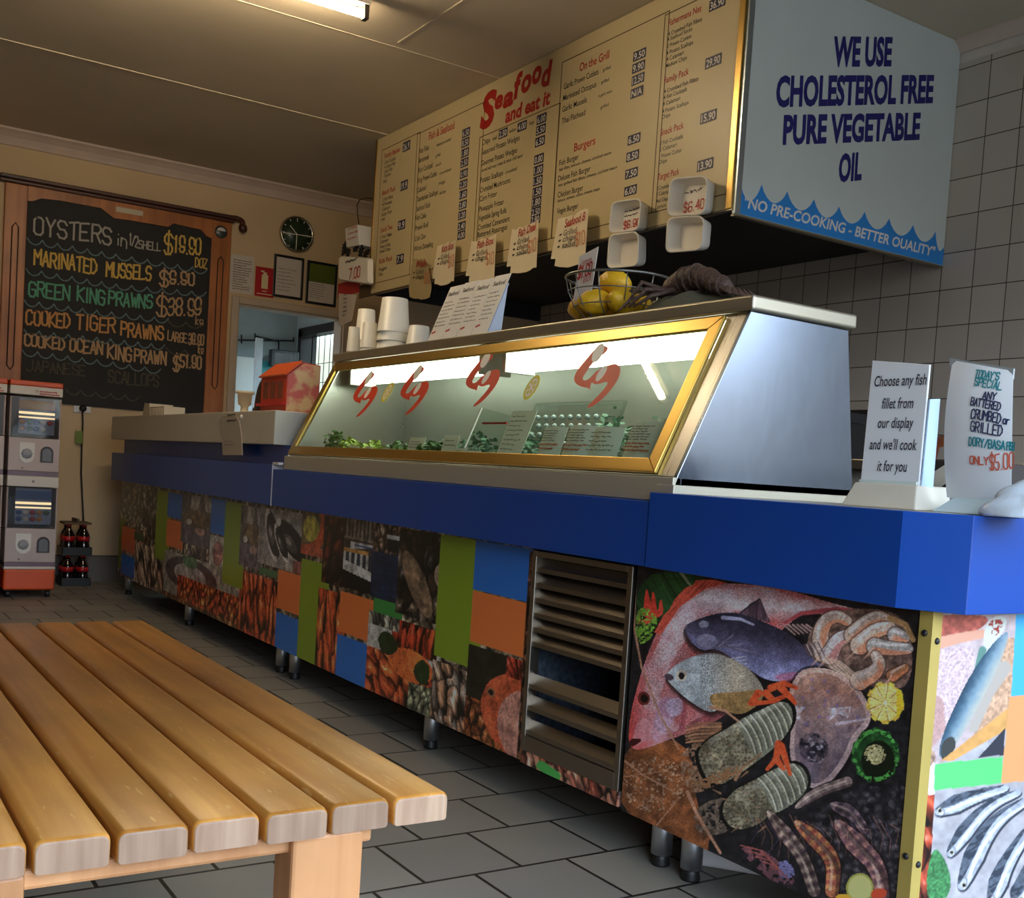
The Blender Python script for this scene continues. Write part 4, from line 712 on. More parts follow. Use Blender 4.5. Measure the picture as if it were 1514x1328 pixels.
# big red heading
for s, p0, p1, h, dz in (('S', (709, 191), (732, 180), .165, 0), ('e', (731, 162), (743, 157), .066, 0), ('a', (743, 160), (759, 152), .070, 0), ('f', (759, 146), (771, 140), .112, 0), ('o', (770, 138), (785, 132), .082, 0), ('o', (786, 125), (800, 120), .080, 0), ('d', (800, 129), (815, 122), .105, 0)):
    a = at(*p0, 1, ML); q = at(*p1, 1, ML); type_(txt, s, (a.x, ML, a.z), UX, UZ, h * (1 if s not in 'eao' else 1.32), 0, width=q.x - a.x, bold=.045, shear=.15)
a = at(747, 178, 1, ML); q = at(813, 153, 1, ML); type_(txt, 'and eat it', (a.x, ML, a.z - .012), UX, UZ, .066, 0, width=q.x - a.x, bold=.035, shear=.1)
ROW1 = [('Family Basket', 105, 570, 190, 535, 0), ('6 Fish Cocktails', 105, 603, 165, 575, 1), ('4 Calamari Rings', 105, 627, 165, 598, 1), ('Large Chips', 105, 650, 148, 630, 1), ('Tartare', 103, 676, 140, 660, 1), ('Salad', 98, 706, 118, 698, 1), ('Beach Pack', 92, 772, 166, 735, 0), ('2 Fish Fillets', 95, 805, 150, 780, 1), ('4 Prawns', 93, 832, 145, 808, 1), ('Calamari', 92, 858, 135, 838, 1), ('Large Chips', 90, 885, 145, 862, 1), ('Lemon', 88, 912, 108, 905, 1), ('Snack Two', 84, 975, 148, 950, 0), ('1 Fish Fillet', 82, 1010, 145, 988, 1), ('Calamari', 80, 1035, 125, 1018, 1), ('Potato Scallop', 80, 1062, 138, 1040, 1), ('Small Chips', 78, 1088, 138, 1068, 1), ('Kids Pack', 76, 1145, 148, 1118, 0), ('Nuggets', 74, 1185, 118, 1168, 1), ('Chips', 72, 1212, 95, 1205, 1)]
ROW2 = [('Fish & Seafood', 347, 470, 485, 415, 0), ('Fish Fillet', 295, 545, 348, 520, 1), ('Barramundi', 292, 595, 346, 568, 1), ('Fish Cocktail', 290, 650, 366, 615, 1), ('King Prawn Cutlet', 286, 705, 390, 665, 1), ('Calamari', 283, 758, 332, 735, 1), ('Tasmanian Scallops', 280, 808, 396, 768, 1), ('Seafood Stick', 278, 860, 355, 828, 1), ('Fish Cake', 274, 910, 332, 885, 1), ('Prawn Roll', 272, 965, 342, 938, 1), ('Crab Claw', 270, 1022, 330, 995, 1), ('Whole Dumpling', 266, 1078, 370, 1042, 1), ('battered or crumbed', 390, 505, 468, 470, 2), ('grilled', 384, 565, 410, 550, 2), ('each', 386, 615, 414, 598, 2), ('crumbed', 405, 660, 468, 635, 2), ('rings', 400, 715, 435, 695, 2), ('half dozen', 405, 768, 440, 748, 2)]
ROW3 = [('Chips', 638, 498, 680, 478, 1), ('Seasoned Potato Wedges', 636, 552, 842, 462, 1), ('Gourmet Potato Wedges', 632, 612, 828, 532, 1), ('served with sour cream & sweet chilli sauce', 634, 645, 858, 555, 2), ('Potato Scallops', 628, 705, 752, 655, 1), ('crumbed', 765, 655, 826, 630, 2), ('Crumbed Mushrooms', 626, 758, 792, 692, 1), ('Corn Fritter', 624, 806, 718, 770, 1), ('Pineapple Fritter', 621, 862, 756, 812, 1), ('Vegetable Spring Rolls', 618, 912, 770, 852, 1), ('Crumbed Camembert', 615, 962, 788, 898, 1), ('Battered Asparagus', 612, 1002, 775, 945, 1), ('small', 695, 472, 718, 462, 2), ('medium', 785, 432, 822, 415, 2), ('large', 895, 388, 920, 378, 2)]
for rows, dd, hh in ((ROW1, d4, (.028, .020, .02)), (ROW2, d4, (.042, .029, .018)), (ROW3, d4, (.04, .028, .018))):
    for s, x0, y0, x1, y1, c in rows: mt(s, dd(x0, y0), dd(x1, y1), hh[c], 0 if c == 0 else 1, .012 if c == 0 else .006)
ROW4 = [('On the Grill', 155, 352, 300, 290, 0), ('Garlic Prawn Cutlets', 78, 440, 248, 370, 1), ('Marinated Octopus', 74, 496, 236, 440, 1), ('Garlic Mussels', 70, 552, 190, 515, 1), ('Thai Flathead', 68, 610, 182, 580, 1), ('grilled', 270, 352, 308, 340, 2), ('grilled', 262, 412, 300, 398, 2), ('in garlic sauce', 248, 480, 315, 458, 2), ('grilled', 258, 535, 298, 522, 2), ('Burgers', 128, 745, 232, 705, 0), ('Fish Burger', 55, 815, 150, 785, 1), ('fish fillet, lettuce, cheese, cocktail sauce', 55, 842, 310, 768, 2), ('Deluxe Fish Burger', 50, 892, 208, 850, 1), ('two grilled fish fillets, cheese, cocktail sauce', 50, 918, 340, 835, 2), ('Chicken Burger', 48, 972, 172, 936, 1), ('lettuce, tomato, onion, cheese, mayo', 48, 994, 255, 940, 2), ('Vegie Burger', 44, 1052, 148, 1022, 1)]
ROW5 = [('Fishermans Net', 590, 130, 752, 68, 0), ('4 Crumbed Fish Fillets', 590, 178, 756, 108, 1), ('4 Seafood Sticks', 586, 205, 708, 160, 1), ('2 Prawn Cutlets', 584, 238, 704, 192, 1), ('4 Potato Scallops', 582, 272, 712, 222, 1), ('4 Calamari', 582, 302, 665, 272, 1), ('Medium Chips', 578, 334, 682, 298, 1), ('Family Pack', 570, 412, 690, 372, 0), ('4 Crumbed Fish Fillets', 570, 460, 738, 398, 1), ('4 Fish Cocktails', 568, 490, 682, 450, 1), ('4 Calamari', 564, 522, 648, 492, 1), ('4 Potato Scallops', 562, 558, 690, 514, 1), ('Chips', 558, 586, 600, 575, 1), ('Snack Pack', 552, 668, 666, 630, 0), ('2 Fish Cocktails', 550, 715, 662, 678, 1), ('2 Calamari', 548, 745, 632, 718, 1), ('1 Prawn Cutlet', 546, 780, 655, 745, 1), ('Chips', 542, 808, 584, 798, 1), ('Target Pack', 538, 886, 644, 856, 0), ('2 Crumbed', 536, 936, 600, 915, 1), ('2 Calamari', 532, 965, 600, 945, 1), ('Med Chips', 530, 998, 590, 980, 1), ('Lemon', 528, 1028, 580, 1015, 1)]
for rows, hh in ((ROW4, (.036, .026, .014)), (ROW5, (.026, .0165, .014))):
    for s, x0, y0, x1, y1, c in rows: mt(s, d5(x0, y0), d5(x1, y1), hh[c], 0 if c == 0 else 1, .012 if c == 0 else .006)
txt.build('lettering', [red_i, dark_i], mb_)
def price(px, s, w=.075, h=.042):
    pr = MB(); a = at(*px, 1, ML); pr.box(a.x - w / 2, a.x + w / 2, ML - .0004, MF - .0002, a.z - h / 2, a.z + h / 2, 0); type_(pr, s, (a.x, ML - .0009, a.z - h * .36), UX, UZ, h * .72, 1, width=w * .86, align='c', bold=.02); pr.build('price_block', [navy_i, wht_i], mb_)
for (x, y), s in (((225, 502), '26.9'), ((212, 716), '19.9'), ((198, 932), '9.9'), ((190, 1118), '7.9')): price(d4(x, y), s, .085, .052)
for i, ((x, y), s) in enumerate(zip(((550, 428), (546, 482), (544, 538), (541, 592), (538, 652), (535, 710), (534, 765), (532, 822), (528, 878), (526, 938), (524, 988)), ('6.50', '8.50', '1.80', '2.50', '0.90', '2.20', '1.60', '2.80', '3.20', '2.40', '4.00'))): price(d4(x, y), s)
for (x, y), s in (((752, 432), '2.50'), ((856, 393), '4.00'), ((962, 352), '6.00'), ((958, 412), '5.50'), ((953, 476), '6.50'), ((947, 572), '0.80'), ((944, 632), '1.00'), ((941, 690), '1.50'), ((938, 750), '1.50'), ((934, 806), '1.80'), ((931, 860), '2.50'), ((928, 902), '2.80')): price(d4(x, y), s)
for (x, y), s in (((450, 268), '9.50'), ((445, 328), '9.90'), ((442, 388), '12.50'), ((437, 452), 'N/A'), ((423, 682), '6.50'), ((416, 765), '8.50'), ((410, 850), '7.50'), ((405, 935), '6.00')): price(d5(x, y), s, .078, .038)
for (x, y), s in (((832, 15), '36.90'), ((812, 300), '29.90'), ((788, 572), '15.90'), ((772, 808), '13.90')): price(d5(x, y), s, .085, .040)

sg = thing('oil_sign', 'white wall sign about cholesterol free oil above blue waves', 'sign', (MX1, 3.35, SZ0))
SXF = MX1 + .010
MB().box(MX1 + .0005, SXF, MY + .0005, YW - .003, SZ0 + .002, CEIL - .002).build('panel', mat('sign_white', (196, 206, 204), .4, var=.03, scale=3), sg)
MB().box(MX1 + .0004, SXF + .004, MY - .006, MY + .02, SZ0, CEIL - .003).build('edge_trim', brushed('alu_edge', (170, 182, 190), .3), sg)
sblue = mat('wave_blue', (34, 128, 206), .4, var=.03); snavy = mat('sign_navy', (20, 20, 104), .45)
def s6(x, y): 
    v = at(1040 + x / 3.1625, y / 3.1625, 0, SXF); return v
wv = MB(); TP = [(152, 865), (272, 862), (392, 895), (517, 932), (634, 966), (754, 990), (868, 1022), (980, 1052), (1085, 1082), (1128, 1135)]
tp = [s6(*q) for q in TP]; tp[0].y = MY + .02; tp[-1].y = YW - .004; pl = []
for a, q in zip(tp[:-1], tp[1:]):
    for i in range(9):
        t = i / 9; d = math.sin(math.pi * t); pl.append((SXF + .0008, a.y + (q.y - a.y) * t, a.z + (q.z - a.z) * t - .055 * (d ** .75)))
pl.append((SXF + .0008, tp[-1].y, tp[-1].z - .03))
for a, q in zip(pl[:-1], pl[1:]): wv.add([(a[0], a[1], SZ0 + .003), (q[0], q[1], SZ0 + .003), q, a], [(0, 1, 2, 3)])
wv.build('wave_band', sblue, sg)
st = MB()
for s, x0, y0, x1, y1, h in (('WE USE', 600, 306, 878, 304, .108), ('CHOLESTEROL FREE', 335, 495, 1072, 476, .108), ('PURE VEGETABLE', 366, 672, 1010, 648, .104), ('OIL', 628, 848, 738, 836, .104)):
    a = s6(x0, y0); q = s6(x1, y1); U_ = (q - a); L_ = U_.length; U_.normalize(); type_(st, s, (SXF + .0012, a.y, a.z), U_, UZ, h, 0, width=L_, bold=.040, shear=-.06)
a = s6(190, 975); q = s6(1083, 1185)
type_(st, '"NO PRE-COOKING - BETTER QUALITY"', (SXF + .0014, a.y, SZ0 + .030), UY, UZ, .040, 1, width=q.y - a.y, bold=.022, shear=.18)
st.build('lettering', [snavy, wht_i], sg)
# ---------------------------------------------------------------- the serving counter
blue = mat('blue_laminate', (10, 64, 148), .35, var=.03, scale=3, spec=.4)
carc = mat('dark_carcass', (30, 28, 27), .7); ss = brushed('stainless_steel', (186, 184, 178), .28, (40, 1, 1)); ss_leg = brushed('leg_steel', (206, 208, 212), .36, (1, 1, 30))
lam = mat('pale_laminate', (196, 188, 172), .4, var=.03); blackp = mat('black_rubber', (16, 16, 17), .5)
L_X0, L_X1, M_X0, M_X1, R_X0, R_X1 = -6.745, -4.134, -4.13, -2.338, -1.916, -1.137
def leg(parent, x, y, top=.15):
    o = MB().lathe([(.0245, .027), (.0245, top)], (x, y, 0), 20).build('leg', ss_leg, parent)
    MB().lathe([(.021, 0.0005), (.022, .005), (.019, .016), (.02, .028)], (x, y, 0), 20).build('foot', blackp, o)
lc = thing('counter_unit', 'far serving counter section with white upstand nearest the chalkboard wall', 'counter', (-5.4, 1.9, 0), 'serving counter units')
MB().box(L_X0, L_X1, YP + .013, 2.30, .125, .684).build('carcass', carc, lc)
print_grid('printed_panel', (L_X0, YP, PZ0), UX, UZ, L_X1 - L_X0, PZ1 - PZ0, 420, 190, paint_left, lc)
MB().box(-6.825, -4.138, YB, YP + .01, .6845, .847).box(-6.825, -4.138, YP + .01, 2.3, .686, .847).build('fascia', blue, lc, bevel=.002)
MB().box(-6.74, -4.084, YB + .05, 2.3, .8475, .925).build('recessed_band', blue, lc)
MB().box(-6.86, -4.137, YB, 2.32, .926, 1.062).build('upstand', lam, lc, bevel=.003)
MB().box(-4.136, -4.074, YB, YB + .02, .8475, .857).box(-4.137, -4.132, YB - .001, YB + .05, .684, .8475).build('joint_strip', mat('white_plastic', (214, 212, 214), .4), lc)
for px in (189, 281, 421): q = at(px, 900, 1, 1.665); leg(lc, q.x, 1.665)
for x in (-6.6, -5.4, -4.3): leg(lc, x, 2.2)

fc = thing('display_fridge', 'glass-fronted fish display case with gold frame and red lobster decals', 'display case', (-2.95, 1.9, 0))
MB().box(M_X0, M_X1 - .002, YP + .013, 2.30, .125, .684).box(M_X1, R_X0 - .006, 1.95, 2.30, .125, .684).box(M_X1, R_X0 - .006, YP + .02, 1.95, .125, .14).build('carcass', carc, fc)
print_grid('printed_panel', (M_X0, YP, PZ0), UX, UZ, M_X1 - M_X0, PZ1 - PZ0, 470, 210, paint_mid, fc)
print_grid('printed_strip', (M_X1 + .001, YP, PZ0 - .005), UX, UZ, R_X0 - M_X1 - .012, .036, 160, 16, paint_under, fc)
MB().box(-4.128, -1.838, YB, YP + .01, .6845, .829).box(-4.128, -1.838, YP + .01, 2.2, .70, .829).build('fascia', blue, fc, bevel=.002)
# louvre grille
gy = YP - .004; lx0, lx1, lz0, lz1 = M_X1 + .002, R_X0 - .010, .151, .676
dsteel = brushed('dull_steel', (150, 142, 130), .34, (30, 1, 1)); gal = mat('galvanised_sheet', (92, 104, 120), .45, metal=.7, var=.35, scale=60)
g = MB().box(lx0, lx0 + .018, gy, gy + .03, lz0, lz1).box(lx1 - .018, lx1, gy, gy + .03, lz0, lz1).box(lx0 + .018, lx1 - .018, gy, gy + .03, lz0, lz0 + .04).box(lx0 + .018, lx1 - .018, gy, gy + .03, lz1 - .016, lz1)
gf = g.build('louvre_frame', dsteel, fc, bevel=.0015)
MB().box(lx0 + .001, lx0 + .004, gy + .03, 1.93, lz0, lz1).box(lx0, lx1, 1.935, 1.945, lz0, lz1).build('vent_lining', gal, fc)
prints = print_mat()
for i, z in enumerate((.632, .592, .553, .514, .476, .438, .327, .270, .206)):
    w = MB().prism([(lx0 + .018, gy + .004, z), (lx0 + .018, gy + .022, z + .024), (lx0 + .018, gy + .024, z + .022), (lx0 + .018, gy + .006, z - .006), (lx0 + .018, gy + .004, z - .012)], (lx1 - lx0 - .036, 0, 0))
    w.build('louvre_slat', [dsteel], fc)
for px in (436, 643): q = at(px, 1000, 1, 1.665); leg(fc, q.x, 1.665)
for x in (-4.0, -2.9, -2.0): leg(fc, x, 2.2)
# glass superstructure.  profile in (y, z)
CX0, CX1 = -4.072, -1.789; S0 = Vector((0, 1.589, .888)); S1 = Vector((0, 1.772, 1.268)); SD = (S1 - S0).normalized(); SN = UX.cross(SD)   # outward normal of the sloping front
if SN.y > 0: SN = -SN
SL = (S1 - S0).length
def sl(x, t, off=0.0): return Vector((x, 0, 0)) + S0 + SD * (t * SL) + SN * off
side = [(1.577, .852), (1.589, .888), (1.772, 1.268), (2.100, 1.266), (2.165, .852)]
MB().prism([(CX1 - .012, y, z) for y, z in side], (.012, 0, 0)).build('end_panel', brushed('swirled_steel', (128, 138, 152), .2, (4, 4, 1.5), swirl=3.0), fc, bevel=.002)
MB().prism([(CX0, y, z) for y, z in side], (.012, 0, 0)).build('end_panel', ss, fc, bevel=.002)
ledge = MB().box(CX0, CX1, 1.577, 1.60, .83, .884).box(CX0, CX1, 1.60, 2.16, .862, .884).box(-1.84, CX1 + .004, 1.5765, 2.165, .848, .868)
ledge.build('steel_ledge', brushed('warm_steel', (196, 190, 170), .42, (2, 1, 40), metal=.6), fc, bevel=.002)
MB().box(CX0 - .01, CX1 + .014, 1.762, 2.112, 1.269, 1.303).build('steel_top', brushed('top_steel', (176, 170, 152), .36, (1, 30, 30), metal=.85), fc, bevel=.006, seg=3)
cold = mat('case_liner', (100, 101, 92), .4, metal=.2, var=.12, scale=5); wliner = mat('white_liner', (226, 230, 224), .4)
MB().box(CX0 + .012, CX1 - .012, 2.085, 2.097, .885, 1.262).box(CX0 + .012, CX1 - .012, 1.605, 2.085, .8845, .8885).build('liner', cold, fc)
MB().box(CX0 + .012, CX1 - .012, 1.79, 2.085, 1.258, 1.2685).build('lid_lining', wliner, fc)
# flat steel margin then gold frame on the slope
def frame_on_slope(x0, x1, t0, t1, wx, wt, th, off, name, m, bev):
    f = MB(); n = SN * th
    for q in ([(x0, t0), (x1, t0), (x1 - wx, t0 + wt), (x0 + wx, t0 + wt)], [(x1, t0), (x1, t1), (x1 - wx, t1 - wt), (x1 - wx, t0 + wt)], [(x1, t1), (x0, t1), (x0 + wx, t1 - wt), (x1 - wx, t1 - wt)], [(x0, t1), (x0, t0), (x0 + wx, t0 + wt), (x0 + wx, t1 - wt)]):
        f.prism([sl(x, t, off) for x, t in q], n)
    return f.build(name, m, fc, bevel=bev)
frame_on_slope(CX0 + .0005, CX1 - .0005, .0, 1.0, .07, .02, .003, -.004, 'steel_surround', ss, 0)
goldf = brushed('brushed_gold', (196, 162, 84), .34, (1, 30, 30))
frame_on_slope(CX0 + .02, -1.858, .005, .975, .038, .082, .010, 0, 'gold_frame', goldf, .002)
gx0, gx1 = CX0 + .04, -1.885
gl = MB().prism([sl(gx0, .06, .002), sl(gx1, .06, .002), sl(gx1, .92, .002), sl(gx0, .92, .002)], SN * .004).build('front_glass', glass_mat('case_glass', (246, 252, 246), .02), fc)
for i, (x0, x1) in enumerate(((CX0 + .08, -2.98), (-2.86, -1.86))):
    tb = MB().prism([(x0 + .02, 1.802, 1.2575), (x0 + .02, 1.796, 1.228), (x0 + .02, 1.808, 1.196), (x0 + .02, 1.85, 1.182), (x0 + .02, 1.892, 1.196), (x0 + .02, 1.905, 1.228), (x0 + .02, 1.90, 1.2575)], (x1 - x0 - .04, 0, 0)).build('case_tube_glare', mat('lit_tube_and_glare', (240, 255, 248), .4, emit=((250, 255, 240), CASE_STRENGTH)), fc)  # glowing body swollen beyond the tube to include its glare
    MB().box(x0, x0 + .0195, 1.795, 1.906, 1.18, 1.2575).box(x1 - .0195, x1, 1.795, 1.906, 1.18, 1.2575).build('tube_holder', wht_i, tb)
# lobster and lemon decals stuck on the glass
dec_r = mat('decal_red', (204, 56, 24), .5); dec_y = mat('decal_yellow', (206, 196, 40), .5); dec_w = mat('decal_white', (232, 226, 214), .5)
LA = [(445, 262), (425, 255), (400, 262), (380, 282), (355, 312), (325, 347), (306, 380), (303, 402), (318, 420), (345, 430), (362, 430), (370, 441), (372, 420), (404, 352), (385, 376), (362, 398), (345, 402), (338, 392), (352, 368), (372, 340), (405, 306), (430, 290), (444, 275)]
LB = [(404, 356), (430, 345), (455, 335), (478, 331), (494, 343), (497, 365), (487, 395), (465, 430), (430, 470), (395, 500), (362, 517), (358, 510), (380, 488), (410, 458), (434, 430), (447, 408), (430, 407), (405, 417), (385, 415), (373, 404), (385, 384)]
def oct_smooth(p):
    for _ in range(2):
        q = []
        for i in range(len(p)):
            u, v = p[i], p[(i + 1) % len(p)]; q += [(u[0] * .75 + v[0] * .25, u[1] * .75 + v[1] * .25), (u[0] * .25 + v[0] * .75, u[1] * .25 + v[1] * .75)]
        p = q
    return p
PO = S0 + SN * .0068
def decal_uv(p): 
    v = atp(740 + p[0] / 2.804, 420 + p[1] / 2.804, PO, SN); return Vector((v.x, (v - PO).dot(SD)))
cA = decal_uv((400, 385))
shapeA = [decal_uv(p) - cA for p in oct_smooth(LA)]; shapeB = [decal_uv(p) - cA for p in oct_smooth(LB)]
def ell2(c, rx, ry, an, n=14): return [Vector((c.x + rx * math.cos(a) * math.cos(an) - ry * math.sin(a) * math.sin(an), c.y + rx * math.cos(a) * math.sin(an) + ry * math.sin(a) * math.cos(an))) for a in (2 * math.pi * i / n for i in range(n))]
for px, py in ((883, 557), (714, 562), (613, 578), (540, 584)):
    v = atp(px, py, PO, SN); c = Vector((v.x, (v - PO).dot(SD)))
    put = lambda pts, o: [Vector((q.x, 0, 0)) + PO + SD * q.y + SN * o for q in pts]
    d = MB(); d.poly(put([c + q for q in shapeA], .0002), 0); d.poly(put([c + q for q in shapeB], .0003), 0)
    d.poly(put(ell2(c + decal_uv((404, 287)) - cA, .022, .030, .3), .0006), 1); d.poly(put(ell2(c + decal_uv((418, 372)) - cA, .016, .024, -.2), .0006), 1)
    d.build('lobster_decal', [dec_r, dec_w], gl)
for px, py in ((573, 580), (786, 573)):
    v = atp(px, py, PO, SN); c = Vector((v.x, (v - PO).dot(SD))); d = MB(); put = lambda pts, o: [Vector((q.x, 0, 0)) + PO + SD * q.y + SN * o for q in pts]
    d.poly(put(ell2(c, .040, .030, 1.57, 20), .0002), 0); d.poly(put(ell2(c, .030, .021, 1.57, 20), .0005), 1)
    for k in range(6): a = k * math.pi / 3; d.poly(put([c + Vector((.004 * math.cos(a), .004 * math.sin(a))), c + Vector((.019 * math.cos(a + .35), .024 * math.sin(a + .35))), c + Vector((.019 * math.cos(a - .35), .024 * math.sin(a - .35)))], .0008), 0)
    d.build('lemon_decal', [dec_y, dec_w], gl)

rcn = thing('counter_unit', 'near corner counter section faced with the big red fish print', 'counter', (-1.5, 2.0, 0), 'serving counter units')
MB().box(R_X0, R_X1 - .013, YP + .013, 2.7, .125, .684).build('carcass', carc, rcn)
print_grid('printed_panel', (R_X0 + .002, YP, .112), UX, UZ, R_X1 - R_X0 - .002, PZ1 - .112, 440, 440, paint_fish, rcn, back=None)
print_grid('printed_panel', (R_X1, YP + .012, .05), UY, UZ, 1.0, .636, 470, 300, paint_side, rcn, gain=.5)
fz0, fz1 = .6845, .849; ft = [(-1.832, 1.575), (-1.832, YB - .004), (-1.176, YB - .004), (-1.082, 1.610), (-1.082, 2.7), (-1.15, 2.7), (-1.15, 1.62), (-1.783, 1.62), (-1.783, 1.575)]
f = MB().prism([(x, y, fz0) for x, y in ft], (0, 0, fz1 - fz0)); f.build('fascia', blue, rcn, bevel=.0015)
MB().box(-1.783, -1.15, 1.62, 2.7, .83, .8495).build('worktop', lam, rcn)
pm = mat('olive_post', (168, 146, 74), .45); po = MB().box(R_X1 - .022, R_X1 + .004, YP - .004, YP, .05, .684).box(R_X1, R_X1 + .004, YP, YP + .022, .05, .684).build('corner_trim', pm, rcn)
sc = MB()
for z in (.645, .26): sc.ball((R_X1 - .010, YP - .0045, z), (.006, .004, .006), 10, 6); sc.ball((R_X1 + .0045, YP + .011, z - .012), (.004, .006, .006), 10, 6)
sc.build('screw', blackp, po)
for x in (-1.838, -1.738, -1.22): leg(rcn, x, 1.665 if x < -1.5 else 1.72)
leg(rcn, -1.3, 2.5)
tag(MB().prism([(-1.80, 1.735, .0005), (-1.45, 2.02, .0005), (-1.62, 2.22, .0005), (-1.97, 1.93, .0005)], (0, 0, .05)).build('plastic_crate_lid', mat('white_plastic', (214, 212, 214), .4), bevel=.008), 'white plastic slab lying on the floor beneath the corner counter', 'slab')
# ---------------------------------------------------------------- table
TZ = .44; slat_w, slat_g = .0815, .0055; TX0, TX1 = -2.795, -1.232; TY = .735; NS = 9
tw = wood_mat('oiled_slat_wood', (168, 106, 38), (212, 150, 70), 0, .34, scratch=.55); tw_end = wood_mat('end_grain', (146, 114, 90), (176, 146, 120), 2, .55, gscale=2); tleg = wood_mat('pale_leg_wood', (186, 126, 78), (210, 154, 104), 2, .45)
tb = thing('slatted_table', 'low golden wooden slatted table in front of the counter', 'table', ((TX0 + TX1) / 2, TY - .39, 0))
def rslat(y1, dx):
    y0 = y1 - slat_w; r = .010; h = .038; pts = []
    for cx, cz, a0 in ((y0 + r, TZ - r, 180), (y1 - r, TZ - r, 90), (y1 - .004, TZ - h + .004, 0), (y0 + .004, TZ - h + .004, 270)):
        rr = r if cz > TZ - .02 else .004
        for k in range(5): a = math.radians(a0 - k * 22.5); pts.append((cx + rr * math.cos(a), cz + rr * math.sin(a)))
    return pts
for i in range(NS):
    y1 = TY - i * (slat_w + slat_g); dx = random.uniform(-.004, .004); pts = rslat(y1, dx); n = len(pts); m = MB(); x1 = TX1 + dx - .003
    # rounded front end in three steps
    rings = [(TX0, 1.0, 0), (x1 - .008, 1.0, 0), (x1 - .004, 1.0, .001), (x1 - .001, 1.0, .0035), (x1, 1.0, .006)]
    yc = y1 - slat_w / 2; zb = TZ - .038; vs = []
    for x, _, d in rings: vs += [(x, yc + (y - yc) * (1 - d * .5 / .04), zb + (z - zb) * (1 - d * .8 / .038)) for y, z in pts]
    fs = [(k * n + j, (k + 1) * n + j, (k + 1) * n + (j + 1) % n, k * n + (j + 1) % n) for k in range(len(rings) - 1) for j in range(n)]
    m.add(vs, fs, 0, True); m.f += [list(range(n)), list(range((len(rings) - 1) * n, len(rings) * n))[::-1]]; m.m += [1, 1]; m.s += [False, False]
    for k in range(len(m.m)):
        if m.m[k] == 0 and k >= 2 * n: m.m[k] = 1 if k >= 3 * n else 0
    m.build('slat', [tw, tw_end], tb)
rail = MB()
TYL = TY - NS * (slat_w + slat_g) + slat_g
ly = [(TY - .215, TY - .118), (TY - .625, TY - .522)]
for a, b_ in ly:
    for x0 in (TX1 - .075, TX0 + .03): MB().box(x0, x0 + .062, a, b_, .0005, TZ - .0385).build('leg', tleg, tb, bevel=.005)
for x0 in (TX1 - .066, TX0 + .04): MB().box(x0, x0 + .04, TYL + .04, TY - .10, TZ - .062, TZ - .0383).build('cross_rail', tleg, tb, bevel=.005)
for a, b_ in ly: MB().box(TX0 + .09, TX1 - .08, (a + b_) / 2 - .02, (a + b_) / 2 + .02, TZ - .08, TZ - .0387).build('long_rail', tleg, tb, bevel=.004)

# ---------------------------------------------------------------- chalkboard on the end wall
XC = XE + .03
cb = thing('chalkboard', 'large chalkboard in a carved wooden frame listing seafood prices', 'chalkboard', (XE, 1.68, 1.13))
ow = wood_mat('orange_timber', (156, 90, 40), (190, 118, 60), 2, .4); dw = wood_mat('dark_timber', (54, 24, 14), (84, 40, 22), 1, .4)
slate = mat('slate', (26, 24, 24), .7, var=.25, scale=5)
MB().box(XE + .001, XE + .016, 1.05, 2.30, 1.13, 2.40).build('slate', slate, cb)
def post(y0, y1): 
    return MB().box(XE + .001, XC, y0, y1, 1.10, 2.44)
for y0, y1 in ((.985, 1.112), (2.255, 2.388)):
    o = post(y0, y1).build('frame_post', ow, cb, bevel=.004); yc = (y0 + y1) / 2; gr = MB()
    pts = [(XC + .001, yc - .018, 1.34), (XC + .001, yc - .018, 2.18), (XC + .001, yc, 2.205), (XC + .001, yc + .018, 2.18), (XC + .001, yc + .018, 1.34), (XC + .001, yc, 1.315)]
    gr.tube(pts, .0045, 6, closed=True); gr.build('carved_groove', dw, o)
# top rail with scalloped underside
tp_ = [(1.112, 2.44), (2.255, 2.44), (2.255, 2.315), (2.22, 2.325), (2.18, 2.36), (2.05, 2.365), (2.0, 2.37), (1.965, 2.34), (1.72, 2.34), (1.62, 2.335), (1.58, 2.36), (1.54, 2.385), (1.30, 2.385), (1.19, 2.378), (1.14, 2.352), (1.112, 2.350)]
MB().prism([(XE + .001, y, z) for y, z in tp_], (XC - XE - .001, 0, 0)).build('top_rail', ow, cb)
MB().box(XE + .001, XE + .05, .95, 2.40, 2.44, 2.462).box(XE + .001, XE + .062, .95, 2.42, 2.462, 2.486).build('cornice_rail', dw, cb, bevel=.006)
sc_ = MB(); 
for k in range(2):
    pts = [(XE + .035, 2.40 + .004 * i + .035 * math.sin(i * .28), 2.474 - .0011 * i * i * .35) for i in range(12)]
sc_.tube(pts, [.02 - .0006 * i for i in range(12)], 10); sc_.ball((XE + .035, 2.462, 2.418), (.026, .03, .032), 12, 8); sc_.build('scroll_end', dw, cb)
MB().box(XC, XC + .004, 1.63, 1.80, 2.378, 2.412).build('name_plate', mat('cream_plate', (196, 184, 160), .4), cb, bevel=.003)
bz = at(327, 343, 0, XC); MB().lathe([(.001, .004), (.04, .004), (.043, .0)], (XC, bz.y, bz.z), 24, axis=Matrix.Rotation(math.pi / 2, 3, 'Y')).build('round_badge', mat('badge_grey', (60, 66, 66), .3), cb)
bd = MB(); bd.add([(XC + .0052, bz.y + .030 * math.cos(a), bz.z + .006 + .022 * math.sin(a)) for a in [math.pi * i / 10 for i in range(11)]], [list(range(11))], 0); bd.build('badge_print', wht_i, cb)
